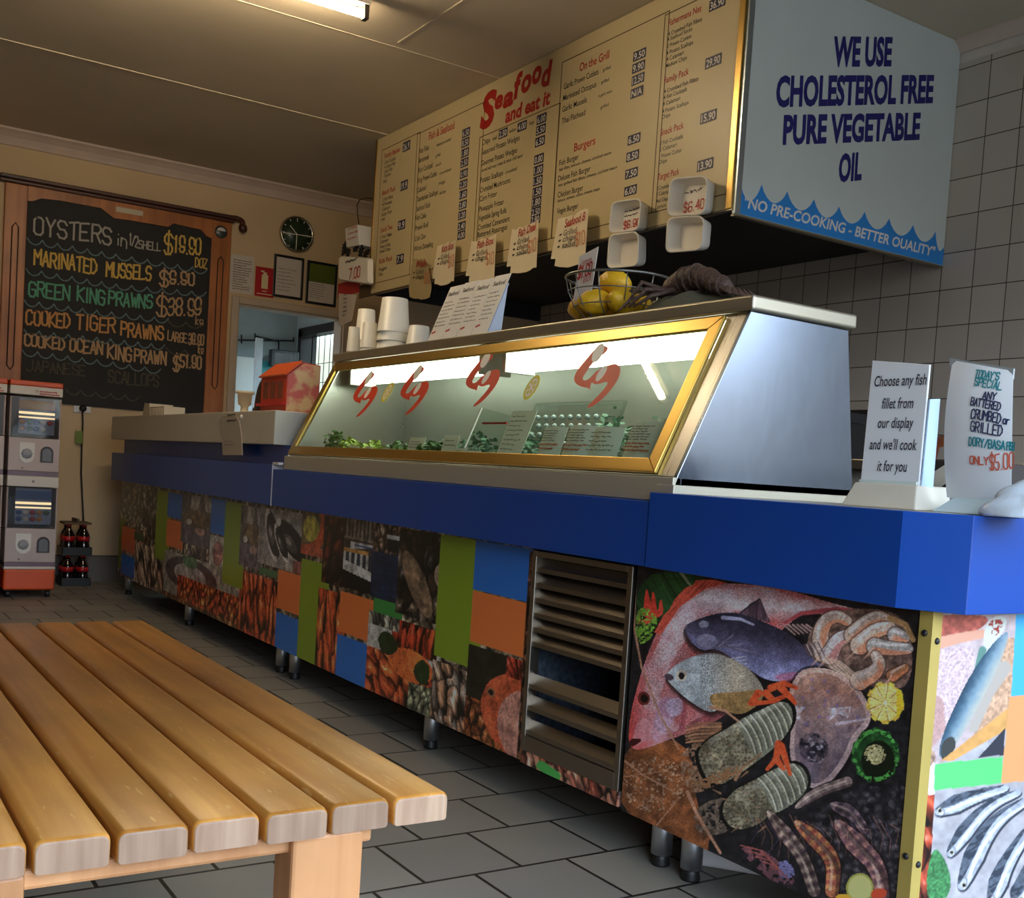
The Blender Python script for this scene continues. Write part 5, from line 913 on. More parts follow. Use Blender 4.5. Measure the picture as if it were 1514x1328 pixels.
ck = {'w': mat('chalk_white', (172, 168, 160), .9, var=.1, scale=60), 'y': mat('chalk_yellow', (214, 178, 92), .9, var=.1, scale=60), 'g': mat('chalk_green', (96, 166, 138), .9, var=.1, scale=60), 'o': mat('chalk_orange', (204, 150, 94), .9, var=.1, scale=60), 'p': mat('chalk_peach', (190, 154, 116), .9, var=.1, scale=60), 'b': mat('chalk_blue', (104, 126, 134), .9, var=.3, scale=60), 'f': mat('chalk_faint', (84, 76, 66), .9, var=.35, scale=50)}
ci = {k: i for i, k in enumerate(ck)}; ch = MB(); XS = XE + .0172
def c1(x, y): return x / 3.495, 240 + y / 3.495
def chalk(s, x0, y0, x1, y1, h, c, w=.012):
    a = at(*c1(x0, y0), 0, XS); q = at(*c1(x1, y1), 0, XS); U = (q - a); L = U.length; U.normalize(); pen(ch, s, a, U, UZ, h, w, ci[c], width=L * .96, jit=.28, lift=random.random() * .0004)
chalk('OYSTERS', 178, 368, 588, 428, .105, 'w'); chalk('in', 605, 428, 655, 442, .08, 'w', .008); chalk('1/2', 668, 425, 715, 440, .07, 'w', .008); chalk('SHELL', 718, 445, 832, 458, .05, 'w', .007); chalk('$', 850, 470, 892, 475, .13, 'y'); chalk('19.90', 900, 462, 1042, 480, .105, 'y'); chalk('DOZ', 1008, 540, 1072, 548, .06, 'y', .008)
chalk('MARINATED', 178, 528, 512, 578, .088, 'y'); chalk('MUSSELS', 548, 588, 788, 612, .088, 'y'); chalk('$', 824, 640, 868, 646, .10, 'p'); chalk('9.90', 878, 625, 1006, 640, .082, 'p')
chalk('GREEN', 150, 690, 366, 712, .088, 'g'); chalk('KING', 400, 712, 545, 738, .088, 'g'); chalk('PRAWNS', 560, 735, 795, 756, .082, 'g'); chalk('$', 806, 795, 860, 800, .13, 'p'); chalk('38.99', 868, 788, 1045, 790, .11, 'p'); chalk('kg', 1010, 838, 1050, 842, .05, 'p', .007)
chalk('COOKED', 136, 835, 368, 858, .085, 'o'); chalk('TIGER', 396, 858, 600, 884, .09, 'o'); chalk('PRAWNS', 626, 895, 850, 918, .085, 'o'); chalk('LARGE', 866, 920, 968, 935, .06, 'p', .008); chalk('39.90', 975, 938, 1055, 945, .07, 'p', .009); chalk('kg', 1025, 985, 1050, 990, .05, 'p', .007)
chalk('COOKED', 126, 945, 340, 970, .07, 'p'); chalk('OCEAN', 362, 975, 535, 995, .078, 'p'); chalk('KING', 555, 1010, 682, 1032, .085, 'p'); chalk('PRAWN', 696, 1030, 862, 1048, .08, 'p'); chalk('$', 895, 1075, 925, 1080, .10, 'p'); chalk('51.90', 932, 1060, 1042, 1066, .08, 'p')
chalk('JAPANESE', 140, 1078, 450, 1105, .065, 'f', .008); chalk('SCALLOPS', 560, 1135, 830, 1165, .075, 'f', .009)
def wave(pts, c='b'):
    q = [at(*c1(*p), 0, XS) for p in pts]
    for a, b2 in zip(q[:-1], q[1:]):
        n = max(2, int((b2 - a).length / .085)); 
        for i in range(n):
            o = a + (b2 - a) * (i / n); e2 = a + (b2 - a) * ((i + 1) / n); U = e2 - o; L = U.length; U.normalize()
            ch.strip([(L * t, -.034 * math.sin(math.pi * t) ** .7) for t in (0, .2, .4, .6, .8, 1)], o, U, UZ, .008, ci[c], .0003)
for w_ in ([(140, 390), (600, 475), (1070, 555)], [(135, 550), (600, 630), (1065, 672)], [(125, 712), (500, 765), (870, 808)], [(125, 865), (500, 905), (850, 945)], [(115, 970), (500, 1020), (830, 1070)]): wave(w_)
wave([(870, 820), (1050, 835)], 'f'); wave([(860, 960), (1050, 985)], 'f'); wave([(340, 1170), (720, 1210)], 'f')
ch.build('chalk_writing', list(ck.values()), cb)

# ---------------------------------------------------------------- end wall bits
clk = thing('wall_clock', 'round silver-rimmed wall clock with dark green face', 'clock', (XE, 2.853, 2.448))
AX = Matrix.Rotation(math.pi / 2, 3, 'Y'); cc = (XE + .001, 2.853, 2.448)
MB().lathe([(.122, 0), (.126, .012), (.122, .03), (.112, .034), (.108, .019)], cc, 40, axis=AX, caps=False).build('rim', brushed('clock_rim', (190, 184, 170), .22), clk)
MB().lathe([(.0005, .018), (.109, .018), (.109, .004)], cc, 40, axis=AX).build('face', mat('clock_face', (46, 62, 40), .3), clk)
h = MB()
for k in range(12):
    a = k * math.pi / 6; r0 = .098 if k % 3 else .09; h.strip([(r0 * math.sin(a), r0 * math.cos(a)), (.106 * math.sin(a), .106 * math.cos(a))], (XE + .0197, 2.853, 2.448), UY, UZ, .006)
h.build('hour_marks', wht_i, clk); h = MB()
for a, r, w in ((-.8, .07, .006), (3.14, .092, .006)): h.strip([(0, 0), (r * math.sin(a), r * math.cos(a))], (XE + .0205, 2.853, 2.448), UY, UZ, w, lift=.0005)
h.strip([(-.1, -.006), (.1, .0)], (XE + .021, 2.853, 2.448), UY, UZ, .005); h.build('hands', mat('hand_silver', (226, 222, 206), .5), clk)
paper = mat('paper', (206, 196, 186), .8, var=.03); paper_w = mat('white_card', (222, 220, 216), .6, var=.02); frame_b = mat('black_frame', (22, 20, 20), .35)
def scribble(mb, x0, y0, x1, y1, rows, P, U, V, mi, w=.003, fill=.7):
    for r in range(rows):
        y = y1 - (y1 - y0) * (r + .5) / rows; x = x0
        while x < x0 + (x1 - x0) * random.uniform(fill - .15, 1):
            L = random.uniform(.06, .2) * (x1 - x0); n = 4; mb.strip([(min(x1, x + L * i / n), y + random.uniform(-.3, .3) * (y1 - y0) / rows * .5) for i in range(n + 1)], P, U, V, w, mi); x += L * 1.3
def wall_sheet(name, label, cat, y0, y1, z0, z1, rows, mat_=None):
    m = MB().box(XE + .0005, XE + .002, y0, y1, z0, z1, 0); scribble(m, .02, .02, y1 - y0 - .02, z1 - z0 - .03, rows, (XE + .0024, y0, z0), UY, UZ, 1, .0035); o = m.build(name, [mat_ or paper, dark_i]); return tag(o, label, cat)
wall_sheet('notice_sheet', 'faint typed notice sheet taped between chalkboard and red fire sign', 'paper', 2.40, 2.565, 1.985, 2.243, 13)
xs = thing('extinguisher_sign', 'red fire extinguisher location sign above the doorway', 'sign', (XE, 2.645, 1.98)); redp = mat('sign_red', (178, 26, 30), .4)
MB().box(XE + .0005, XE + .004, 2.577, 2.713, 1.985, 2.186).build('panel', redp, xs); q = MB(); q.box(XE + .004, XE + .0046, 2.622, 2.668, 2.04, 2.135); q.box(XE + .004, XE + .0046, 2.632, 2.658, 2.135, 2.152); q.box(XE + .004, XE + .0046, 2.614, 2.64, 2.152, 2.162); q.box(XE + .004, XE + .0046, 2.592, 2.7, 2.000, 2.006); q.box(XE + .004, XE + .0046, 2.628, 2.662, 2.02, 2.026)
q.build('pictogram', mat('sign_cream', (226, 206, 160), .5), xs)
def certificate(label, y0, y1, z0, z1, green):
    t = thing('framed_certificate', label, 'certificate', (XE, (y0 + y1) / 2, z0), 'framed certificates'); f = MB(); w = .016
    f.box(XE + .0005, XE + .016, y0, y0 + w, z0, z1).box(XE + .0005, XE + .016, y1 - w, y1, z0, z1).box(XE + .0005, XE + .016, y0 + w, y1 - w, z0, z0 + w).box(XE + .0005, XE + .016, y0 + w, y1 - w, z1 - w, z1); f.build('frame', frame_b, t, bevel=.002)
    s = MB().box(XE + .001, XE + .006, y0 + w, y1 - w, z0 + w, z1 - w); scribble(s, .03, .04, y1 - y0 - .05, (z1 - z0) * (.5 if green else .72), 7, (XE + .0064, y0, z0), UY, UZ, 1, .0025)
    if green: s.box(XE + .006, XE + .0064, y0 + w, y1 - w, z0 + (z1 - z0) * .52, z1 - w, 2)
    s.build('print', [paper, dark_i, mat('cert_green', (86, 100, 26), .5)], t)
certificate('black-framed white certificate directly below the clock', 2.703, 2.922, 1.998, 2.29, False); certificate('black-framed certificate with a green top half over the doorway', 2.947, 3.176, 1.985, 2.285, True)
# socket, cord, tag
ot = tag(MB().box(XE + .0005, XE + .012, 1.43, 1.535, 1.085, 1.128).build('power_outlet', mat('white_plastic', (214, 212, 214), .4), bevel=.003), 'white double power outlet below the chalkboard', 'outlet')
cd = thing('appliance_lead', 'black plug and cord hanging down the cream wall', 'cord', (XE + .03, 1.50, .1)); pts = [(122, 606), (122.5, 625), (121, 660), (120, 700), (122, 740), (124, 780), (127, 805), (125, 830), (117, 842)]
MB().tube([at(x, y, 0, XE + .022 + .012 * (i > 5)) for i, (x, y) in enumerate(pts)], .0055, 8).build('cable', blackp, cd)
a = at(122, 604, 0, XE + .013); MB().lathe([(.02, 0), (.022, .02), (.012, .036), (.0005, .036)], a, 16, axis=AX).build('plug', blackp, cd)
a = at(120, 648, 0, XE + .035); MB().box(a.x, a.x + .002, a.y - .035, a.y + .008, a.z - .035, a.z + .045).build('test_tag', mat('green_tag', (110, 130, 40), .5), cd)

# ---------------------------------------------------------------- capsule machines
XG = -6.58
def gz(y): return at(45, y, 0, XG).z
grey_p = mat('lilac_grey_plastic', (186, 170, 166), .4); org = mat('orange_plastic', (206, 78, 24), .4); pur = mat('purple_grey_plastic', (112, 92, 108), .4); dkin = mat('dark_interior', (44, 36, 40), .5)
gm = thing('capsule_machine', 'two-tier orange and grey capsule toy machine by the end wall', 'vending machine', (XG - .2, 1.08, 0), 'capsule toy machines')
gy0, gy1 = .948, 1.216; gd = .40; ORG = mat('toy_orange', (206, 130, 40), .4)
b = MB().box(XG - gd, XG, gy0, gy1, .045, gz(842)); b.build('base', org, gm, bevel=.01)
MB().box(XG - gd - .005, XG + .004, gy0 - .004, gy1 + .004, gz(571), gz(563)).build('top_cap', org, gm, bevel=.006)
MB().box(XG - gd, XG + .003, gy0 - .003, gy1 + .003, gz(584), gz(571) - .0005).build('header', white_p, gm, bevel=.004)
def tier(w1, w0, b0, st):
    ym = (gy0 + gy1) / 2; zt, zw, zb = gz(w1), gz(w0), gz(b0)
    body = MB().box(XG - gd, XG - .004, gy0, gy1, zb, zw - .002); body.box(XG - gd, XG - .2, gy0, gy1, zw - .002, zt); body.box(XG - .2, XG - .004, gy0, gy0 + .010, zw, zt); body.box(XG - .2, XG - .004, gy1 - .010, gy1, zw, zt); o = body.build('body', grey_p, gm, bevel=.006)
    c = MB().box(XG - .196, XG - .192, gy0 + .012, gy1 - .012, zw, zt, 0)
    zz = zw + (zt - zw); hgt = zt - zw
    c.box(XG - .03, XG - .026, gy0 + .05, gy1 - .03, zw + .02, zt - .004, 1); cols = [2, 3, 4, 5, 6]
    c.box(XG - .026, XG - .0245, gy0 + .05, gy1 - .03, zt - hgt * .42, zt - hgt * .36, 7); c.box(XG - .026, XG - .0245, gy0 + .05, gy1 - .03, zt - hgt * .52, zt - hgt * .48, 7)
    for k in range(9): 
        yy = gy0 + .055 + (k % 5) * .036; z_ = zt - hgt * (.62 if k < 5 else .78) ; c.ball((XG - .022, yy + .014, z_), (.006, .016, .014), 8, 6, cols[(k * 3 + st) % 5])
    c.box(XG - .026, XG - .0242, gy0 + .05, gy1 - .03, zt - hgt * .30, zt - hgt * .08, 2 + st)
    c.build('toy_display', [dkin, mat('display_card', (150, 160, 190), .5), ORG, mat('toy_blue', (50, 90, 160), .4), redp, mat('toy_green', (50, 96, 44), .4), wht_i, mat('glowing_strip', (255, 236, 190), .4, emit=((255, 226, 170), 1.6))], gm)  # last material: strips across the display card with a weak glow
    for k in range(8): 
        pass
    MB().box(XG - .003, XG - .001, gy0 + .010, gy1 - .010, zw, zt).build('window', glass_mat('perspex', (226, 226, 226), .05), gm)
    d = MB(); yc, zc = gy0 + .095, zb + (zw - zb) * .52; s = .040
    d.prism([(XG - .004, yc - s, zc + .062), (XG - .004, yc + s, zc + .062), (XG - .004, yc + s, zc - .01)] + [(XG - .004, yc + s * math.cos(a), zc - .01 - s * 1.05 * math.sin(a)) for a in [math.pi * i / 8 for i in range(1, 8)]] + [(XG - .004, yc - s, zc - .01)], (.008, 0, 0)); dial = d.build('dial_plate', paper_w, gm)
    MB().lathe([(.03, 0), (.028, .006), (.022, .012), (.0005, .012)], (XG + .003, yc, zc), 8, axis=AX).box(XG + .012, XG + .022, yc - .02, yc + .02, zc - .006, zc + .006).build('crank', mat('crank_grey', (150, 152, 160), .4), dial)
    p2 = MB(); yc = gy1 - .068; p2.prism([(XG - .005, yc - .034, zc - .045), (XG - .005, yc + .034, zc - .045)] + [(XG - .005, yc + .034 * math.cos(a), zc + .012 + .034 * math.sin(a)) for a in [math.pi * i / 10 for i in range(11)]], (.004, 0, 0)); fl = p2.build('chute_frame', dkin, gm)
    p2 = MB(); p2.prism([(XG - .002, yc - .024, zc - .038), (XG - .002, yc + .024, zc - .038)] + [(XG - .002, yc + .024 * math.cos(a), zc + .010 + .024 * math.sin(a)) for a in [math.pi * i / 10 for i in range(11)]], (.004, 0, 0)); p2.build('chute_flap', mat('smoky_flap', (110, 116, 122), .2), fl)
    MB().ball((XG + .002, gy0 + .075, zb + .018), .006, 10, 6).ball((XG + .002, ym, zt + .035), .008, 10, 6).build('lock', brushed('lock_steel', (210, 210, 210), .2), gm)
tier(587, 647, 697, 0); tier(721, 781, 832, 1)
MB().box(XG - gd, XG - .006, gy0 + .002, gy1 - .002, gz(704), gz(697) - .0005).build('stripe', pur, gm); MB().box(XG - gd, XG - .006, gy0 + .002, gy1 - .002, gz(838), gz(832) - .0005).build('stripe', pur, gm)
MB().box(XG - gd, XG, gy0, gy1, gz(720), gz(704) - .0005).build('shelf_band', white_p, gm, bevel=.003); MB().box(XG - gd, XG, gy0, gy1, gz(842), gz(838) - .0005).build('shelf_band', white_p, gm, bevel=.003)
hd = MB(); a = gz(583); scribble(hd, 0, 0, .10, .026, 2, (XG + .0035, gy0 + .15, a), UY, UZ, 0, .005, .95); hd.build('lettering', red_i, gm)
for y in (gy0 + .03, gy1 - .03):
    for x in (XG - .04, XG - gd + .05): MB().lathe([(.02, -.012), (.022, -.008), (.022, .008), (.02, .012)], (x, y, .0225), 14, axis=Matrix.Rotation(math.pi / 2, 3, 'X')).box(x - .012, x + .012, y - .016, y + .016, .04, .0455).build('caster', blackp, gm)
copy_tree(gm, loc=(XG - .2, 1.08 - .288, 0), label='second capsule machine cut off by the left picture edge')

# ---------------------------------------------------------------- cola bottles in carriers
cola = mat('cola', (20, 9, 7), .08, spec=.7); clabel = mat('red_label', (176, 24, 30), .4)
def carrier(z0, lb, wood):
    t = thing('bottle_carrier', lb, 'carrier', (-7.2, 1.44, z0), 'bottle carriers'); m = MB(); x0, x1, y0, y1 = -7.285, -7.115, 1.352, 1.528
    m.box(x0, x1, y0, y1, z0, z0 + .012); m.box(x0, x0 + .005, y0, y1, z0 + .012, z0 + .05).box(x1 - .005, x1, y0, y1, z0 + .012, z0 + .05).box(x0, x1, y0, y0 + .005, z0 + .012, z0 + .05).box(x0, x1, y1 - .005, y1, z0 + .012, z0 + .05); m.build('tray', blackp, t)
    return t
bt = None
for tz, nm in ((.0008, 'lower'), (.1928, 'upper')):
    carrier(tz, 'black bottle carrier standing on the floor tiles' if nm == 'lower' else 'black bottle carrier stacked on the bottles of the lower one', False)
    for i, (x, y) in enumerate(((-7.158, 1.395), (-7.158, 1.485), (-7.242, 1.395), (-7.242, 1.485))):
        if bt is None:
            bt = thing('cola_bottle', '', 'bottle', (x, y, tz + .0125), 'cola bottles in the carriers')
            MB().lathe([(.0005, 0), (.032, 0), (.034, .006), (.034, .055), (.031, .065), (.034, .078), (.034, .108), (.026, .13), (.014, .15), (.0125, .166), (.0005, .166)], (x, y, tz + .0125), 18).build('body', cola, bt)
            MB().lathe([(.0347, .076), (.0347, .106)], (x, y, tz + .0125), 18).build('label', clabel, bt); MB().lathe([(.014, .164), (.014, .178), (.0005, .179)], (x, y, tz + .0125), 14).build('cap', clabel, bt); o = bt
        else: o = copy_tree(bt, loc=(x, y, tz + .0125))
        o['label'] = ('dark cola bottle with red label, %s in the %s carrier' % (('front left', 'front right', 'back left', 'back right')[i], nm))
tag(MB().box(-7.28, -7.12, 1.36, 1.52, .3846, .397).box(-7.28, -7.12, 1.432, 1.446, .397, .42).build('carrier_lid', mat('brown_board', (84, 66, 44), .7)), 'brown board lid on the topmost bottles', 'lid')
# ---------------------------------------------------------------- things on top of the display case
ZT = 1.3035; foam = mat('white_foam', (238, 233, 222), .55, var=.02); foam_w = mat('white_tub_plastic', (224, 220, 208), .35, var=.02)
tub0 = None
def tub(x, y, z, r, h, label, group):
    """an upside-down plastic tub with rim"""
    t = thing('plastic_tub', label, 'tub', (x, y, z), group)
    MB().lathe([(.0005, h - .001), (r * .78, h - .001), (r * .985, .003), (r * 1.0, 0), (r * 1.035, .0005), (r * 1.035, .005), (r, .006), (r * .80, h), (r * .76, h + .001), (.0005, h + .001)], (x, y, z), 28).build('shell', foam_w, t)
    return t
def tub_stack(px, n, r, h, name, y=1.86, step=.016):
    q = at(px, 500, 1, y); first = tub(q.x, y, ZT, r, h, '', name)
    for i in range(n):
        o = first if i == 0 else copy_tree(first, loc=(q.x, y, ZT + i * step))
        o['label'] = '%s tub of the %s' % ({0: 'bottom', n - 1: 'topmost'}.get(i, ['', 'second lowest', 'third from bottom', 'fourth from bottom', 'fifth from bottom', 'sixth from bottom', 'seventh from bottom', 'eighth from bottom', 'ninth from bottom'][i]), name)
tub_stack(581, 3, .061, .13, 'big white tub stack left of the menu leaflets', step=.034)
tub_stack(540, 3, .043, .13, 'tall narrow white tub stack second from the doorway', y=1.93, step=.036)
tub_stack(523, 2, .027, .10, 'short white tub stack nearest the doorway', y=1.84, step=.012)
tub_stack(546, 2, .033, .10, 'small white tub stack in front of the narrow one', y=1.82, step=.012)
tub_stack(619, 2, .046, .075, 'low white tub stack beside the leaflet stand', y=1.90, step=.014)
# leaflet stand: leans back, facing the customers
lx0 = at(634, 505, 1, 1.80).x; lx1 = at(722, 495, 1, 1.80).x; LV = Vector((-.02, .45, .893)).normalized(); skew = at(660, 440, 1, 1.885) - Vector((lx0, 1.80, ZT))
stn = thing('leaflet_stand', 'clear-sided slanted leaflet stand on top of the display case', 'stand', ((lx0 + lx1) / 2, 1.83, ZT))
O = Vector((lx0, 1.795, ZT)); H = .195; V = Vector((-.12, .42, .9)).normalized(); B = UX.cross(V).normalized()
bx = MB(); bx.prism([O + UX * 0, O + UX * (lx1 - lx0), O + UX * (lx1 - lx0) + V * H, O + V * H], -B * .004 if B.y < 0 else B * .004); 
W_ = lx1 - lx0; bk = Vector((0, .05, 0))
bx.prism([O + UX * W_ + V * H, O + UX * W_, O + UX * W_ + bk], (-.004, 0, 0)).prism([O, O + V * H, O + bk], (.004, 0, 0)); bx.box(O.x, O.x + W_, O.y + .01, O.y + .05, ZT, ZT + .004)
bx.build('rack', mat('bluish_acrylic', (196, 208, 226), .25), stn)
NB = -B if B.y > 0 else B
for i in range(4):
    w_ = W_ / 4; m = MB(); o = O + UX * (i * w_ + .002) + NB * .0012 + V * .004; hh = H + .028 + .004 * (i % 2)
    m.prism([o, o + UX * (w_ - .004), o + UX * (w_ - .004) + V * hh, o + V * hh], NB * .002, 0); p0 = o + NB * .0026
    type_(m, 'Seafood', p0 + UX * .008 + V * (hh - .04), UX, V, .018, 1, width=w_ * .75, bold=.03); scribble(m, .01, .05, w_ - .012, hh - .06, 7, p0, UX, V, 1, .0022)
    m.strip([(.012, .03), (.03, .034)], p0, UX, V, .008, 2)
    tag(m.build('menu_leaflet', [paper_w, dark_i, red_i]), ['white menu leaflet at the left end of the stand', 'white menu leaflet second from left in the stand', 'white menu leaflet third from left in the stand', 'white menu leaflet at the right end of the stand'][i], 'leaflet', 'menu leaflets in the stand')
# wire basket with lemons
bc = Vector((at(912, 465, 1, 1.90).x, 1.90, ZT)); wire = mat('wire_grey', (120, 120, 116), .35, metal=.8)
bk_ = thing('wire_basket', 'round grey wire fruit basket holding lemons on the display case', 'basket', tuple(bc))
m = MB(); ring = lambda r, z, n=32: [(bc.x + r * math.cos(2 * math.pi * i / n), bc.y + r * math.sin(2 * math.pi * i / n), bc.z + z) for i in range(n)]
m.tube(ring(.150, .125), .004, 8, closed=True).build('rim', wire, bk_); m = MB()
for r, z in ((.141, .085), (.122, .045), (.085, .012), (.05, .004)): m.tube(ring(r, z), .0018, 6, closed=True)
for k in range(12):
    a = k * math.pi / 6; m.tube([(bc.x + r * math.cos(a), bc.y + r * math.sin(a), bc.z + z) for r, z in ((.05, .004), (.085, .012), (.122, .045), (.141, .085), (.150, .125))], .0018, 6)
m.build('wire_mesh', wire, bk_)
lem = mat('lemon_skin', (226, 178, 28), .45, var=.08, scale=20, bump=.25, bscale=140)
lemon = None
for i, (dx, dy, dz, rz, lb) in enumerate(((-.075, -.055, .052, .3, 'lemon at the front left of the wire basket'), (.0, -.075, .054, 1.2, 'lemon at the front centre of the wire basket'), (.075, -.05, .052, 2.0, 'lemon at the front right of the wire basket'), (-.06, .035, .054, .8, 'lemon at the back left of the wire basket'), (.04, .045, .054, 2.6, 'lemon at the back right of the wire basket'), (-.012, -.012, .118, .4, 'topmost lemon of the pile in the wire basket'))):
    loc = (bc.x + dx, bc.y + dy, bc.z + dz - .032)
    if lemon is None:
        m = MB(); m.ball((loc[0], loc[1], loc[2] + .032), (.047, .036, .036), 22, 14, warp=lambda p: Vector((p.x * (1 + .16 * abs(p.x) ** 8), p.y, p.z))); lemon = m.build('lemon', lem, loc=loc); o = lemon; tag(o, lb, 'lemon', 'lemons in the wire basket')
    else: o = copy_tree(lemon, loc=loc)
    o['label'] = lb; o.rotation_euler = (0, .2 * (i % 3 - 1), rz)
tg = thing('lemon_price_card', 'tall white handwritten lemon price card clipped at the wire basket', 'price card', (bc.x - .16, 1.93, 1.39))
a = at(822, 0 + 380, 1, 1.86); P0 = at(848, 446, 1, 1.80); PU = (at(874, 436, 1, 1.80) - P0); PV = (at(856, 380, 1, 1.80) - P0); m = MB()
nn = PU.cross(PV).normalized(); m.prism([P0, P0 + PU, P0 + PU + PV * 1.04 + PU * .1, P0 + PV + PU * .05], nn * .0012, 0); u = PU.normalized(); v = PV.normalized()
type_(m, 'Lemon', P0 + PU * .2 + PV * .74 + nn * .002, u, v, .022, 1, width=PU.length * .6, shear=.2); pen(m, '$1.60', P0 + PU * .12 + PV * .48 + nn * .002, u, v, .032, .005, 1, width=PU.length * .75, jit=.2); type_(m, 'each', P0 + PU * .45 + PV * .34 + nn * .002, u, v, .02, 1, width=PU.length * .45, shear=.2)
m.build('card', [paper_w, red_i], tg); MB().beam(P0 + PU * .4 + PV * .02 - nn * .0008, P0 + PU * .4 - PV * .12 - nn * .0008, .004, .003).build('clip', wire, tg)
# decorative lobster on a draped cloth
cl = at(1022, 440, 1, 1.92); cy = 1.93
def mound(p): return Vector((p.x, p.y, max(p.z, -.02)))
m = MB(); n1_, n2_ = 36, 18; vs = []; fs = []
for j in range(n2_ + 1):
    for i in range(n1_):
        a = 2 * math.pi * i / n1_; r = j / n2_; z = .062 * (1 - r ** 2.4) + .006 * math.sin(5 * a + 3 * r) * r * (1 - r) * 4 + .0008
        vs.append((cl.x + .205 * r * math.cos(a) * (1 + .06 * math.sin(3 * a)), cy + .12 * r * math.sin(a), ZT + max(z, .0005)))
for j in range(n2_):
    for i in range(n1_): fs.append((j * n1_ + i, j * n1_ + (i + 1) % n1_, (j + 1) * n1_ + (i + 1) % n1_, (j + 1) * n1_ + i))
m.add(vs, fs, 0, True); tag(m.build('draped_cloth', mat('grey_green_cloth', (74, 74, 60), .9, bump=.4, bscale=40)), 'grey-green cloth mound on the display case under the brown lobster', 'cloth')
brn = mat('brown_shell', (74, 54, 46), .6, var=.25, scale=30, bump=.6, bscale=80)
lb_ = thing('lobster_ornament', 'dark brown lobster ornament sprawled beside the lemon basket', 'ornament', (cl.x, cy, ZT + .05)); m = MB()
sp = [(cl.x - .09 + .024 * i, cy - .02, ZT + .062 + .035 * math.sin(math.pi * min(1, i / 9.0)) + .004 * (i % 2)) for i in range(11)]; rad = [.018, .030, .034, .033, .033, .032, .030, .028, .026, .026, .012]
m.tube(sp, rad, 14); 
for i in range(3, 10): m.lathe([(rad[i] * 1.02, -.004), (rad[i] * 1.1, 0), (rad[i] * 1.02, .004)], sp[i], 14, axis=Matrix.Rotation(math.pi / 2, 3, 'Y'))
bd = m.build('body', brn, lb_); m = MB()
for k in range(5): m.add([(sp[10][0] + q[0], sp[10][1] + q[1], sp[10][2] + q[2] - .006) for q in ((0, .03 * (k - 2) / 2 - .006, 0), (.05, .05 * (k - 2) / 2 - .012, -.02), (.06, .055 * (k - 2) / 2, -.024), (.05, .05 * (k - 2) / 2 + .012, -.02), (0, .03 * (k - 2) / 2 + .006, 0), (.03, .03 * (k - 2) / 2, .002))], [(0, 1, 5), (1, 2, 5), (2, 3, 5), (3, 4, 5), (4, 0, 5)])
m.build('tail_fan', brn, lb_)
for s_ in (-1, 1):
    m = MB(); m.tube([(sp[0][0], cy - .02 + s_ * .012, sp[0][2]), (sp[0][0] - .012, cy - .03 + s_ * .04, sp[0][2] + .004), (sp[0][0] - .028, cy - .06 + s_ * .06, sp[0][2] - .02), (sp[0][0] - .036, cy - .08 + s_ * .07, ZT + .008)], [.006, .005, .004, .002], 8); m.build('antenna', brn, lb_)
for s_ in (-1, 1):
    for k in range(3):
        m = MB(); x = sp[1][0] + .02 * k; m.tube([(x, cy - .02 + s_ * .02, sp[1][2] - .005), (x - .035, cy - .02 + s_ * .075, sp[1][2] + .012 - .02 * k), (x - .06, cy - .02 + s_ * .11, ZT + .02)], [.007, .006, .003], 8); m.build('leg', brn, lb_)

# ---------------------------------------------------------------- things shown inside the case
ZD = .8890; leafm = mat('parsley_green', (52, 104, 38), .7, var=.3, scale=40); leaf_l = mat('lettuce_green', (150, 176, 60), .6, var=.2); card_m = mat('ticket_card', (232, 234, 220), .6)
def herb(x, y, r, h, n, m_, label, nm='parsley_bunch'):
    m = MB()
    for i in range(n):
        a = random.uniform(0, 6.283); q = r * math.sqrt(random.random()); c = Vector((x + q * math.cos(a) * 1.5, y + q * math.sin(a) * .7, ZD + .012 + h * random.uniform(.2, 1.15) * (1 - .4 * q / r))); s_ = random.uniform(.007, .014)
        d1 = Vector((random.uniform(-1, 1), random.uniform(-1, 1), random.uniform(-.3, .8))).normalized() * s_; d2 = d1.cross(Vector((random.uniform(-1, 1), random.uniform(-1, 1), 1)).normalized()).normalized() * s_ * .8
        m.add([c - d1, c - d2 * .8 + d1 * .2, c + d1, c + d2 * .8 + d1 * .2, c - d1 * .4 - d2 * .7, c - d1 * .4 + d2 * .7], [(0, 4, 1, 2, 3, 5)])
    for i in range(6): a = i; m.tube([(x, y, ZD), (x + r * .8 * math.cos(a), y + r * .4 * math.sin(a), ZD + h * .7)], .002, 5)
    return tag(m.build(nm, m_), label, 'greens')
def cx(px, y): return at(px, 660, 1, y).x
herb(cx(495, 1.70), 1.70, .05, .095, 150, leafm, 'dark green parsley bunch at the left end of the case')
herb(cx(520, 1.68), 1.68, .05, .06, 140, leaf_l, 'pale lettuce heap beside the left parsley bunch', 'lettuce_heap'); herb(cx(552, 1.68), 1.68, .04, .055, 120, leaf_l, 'small pale lettuce heap next to the folded white tickets', 'lettuce_heap')
herb(cx(590, 1.66), 1.66, .05, .05, 120, leafm, 'low parsley heap left of the propped-up ticket'); herb(cx(640, 1.66), 1.66, .06, .055, 160, leafm, 'low parsley heap right of the propped-up ticket'); herb(cx(660, 1.68), 1.68, .05, .06, 120, leafm, 'parsley heap left of the glass divider')
herb(cx(708, 1.72), 1.72, .06, .09, 120, mat('sage_green', (92, 130, 104), .7, var=.2), 'grey-green leafy plant behind the clear divider', 'leafy_garnish'); herb(cx(772, 1.72), 1.72, .06, .10, 140, mat('sage_green', (0, 0, 0)), 'grey-green leafy plant right of the tall price list', 'leafy_garnish')
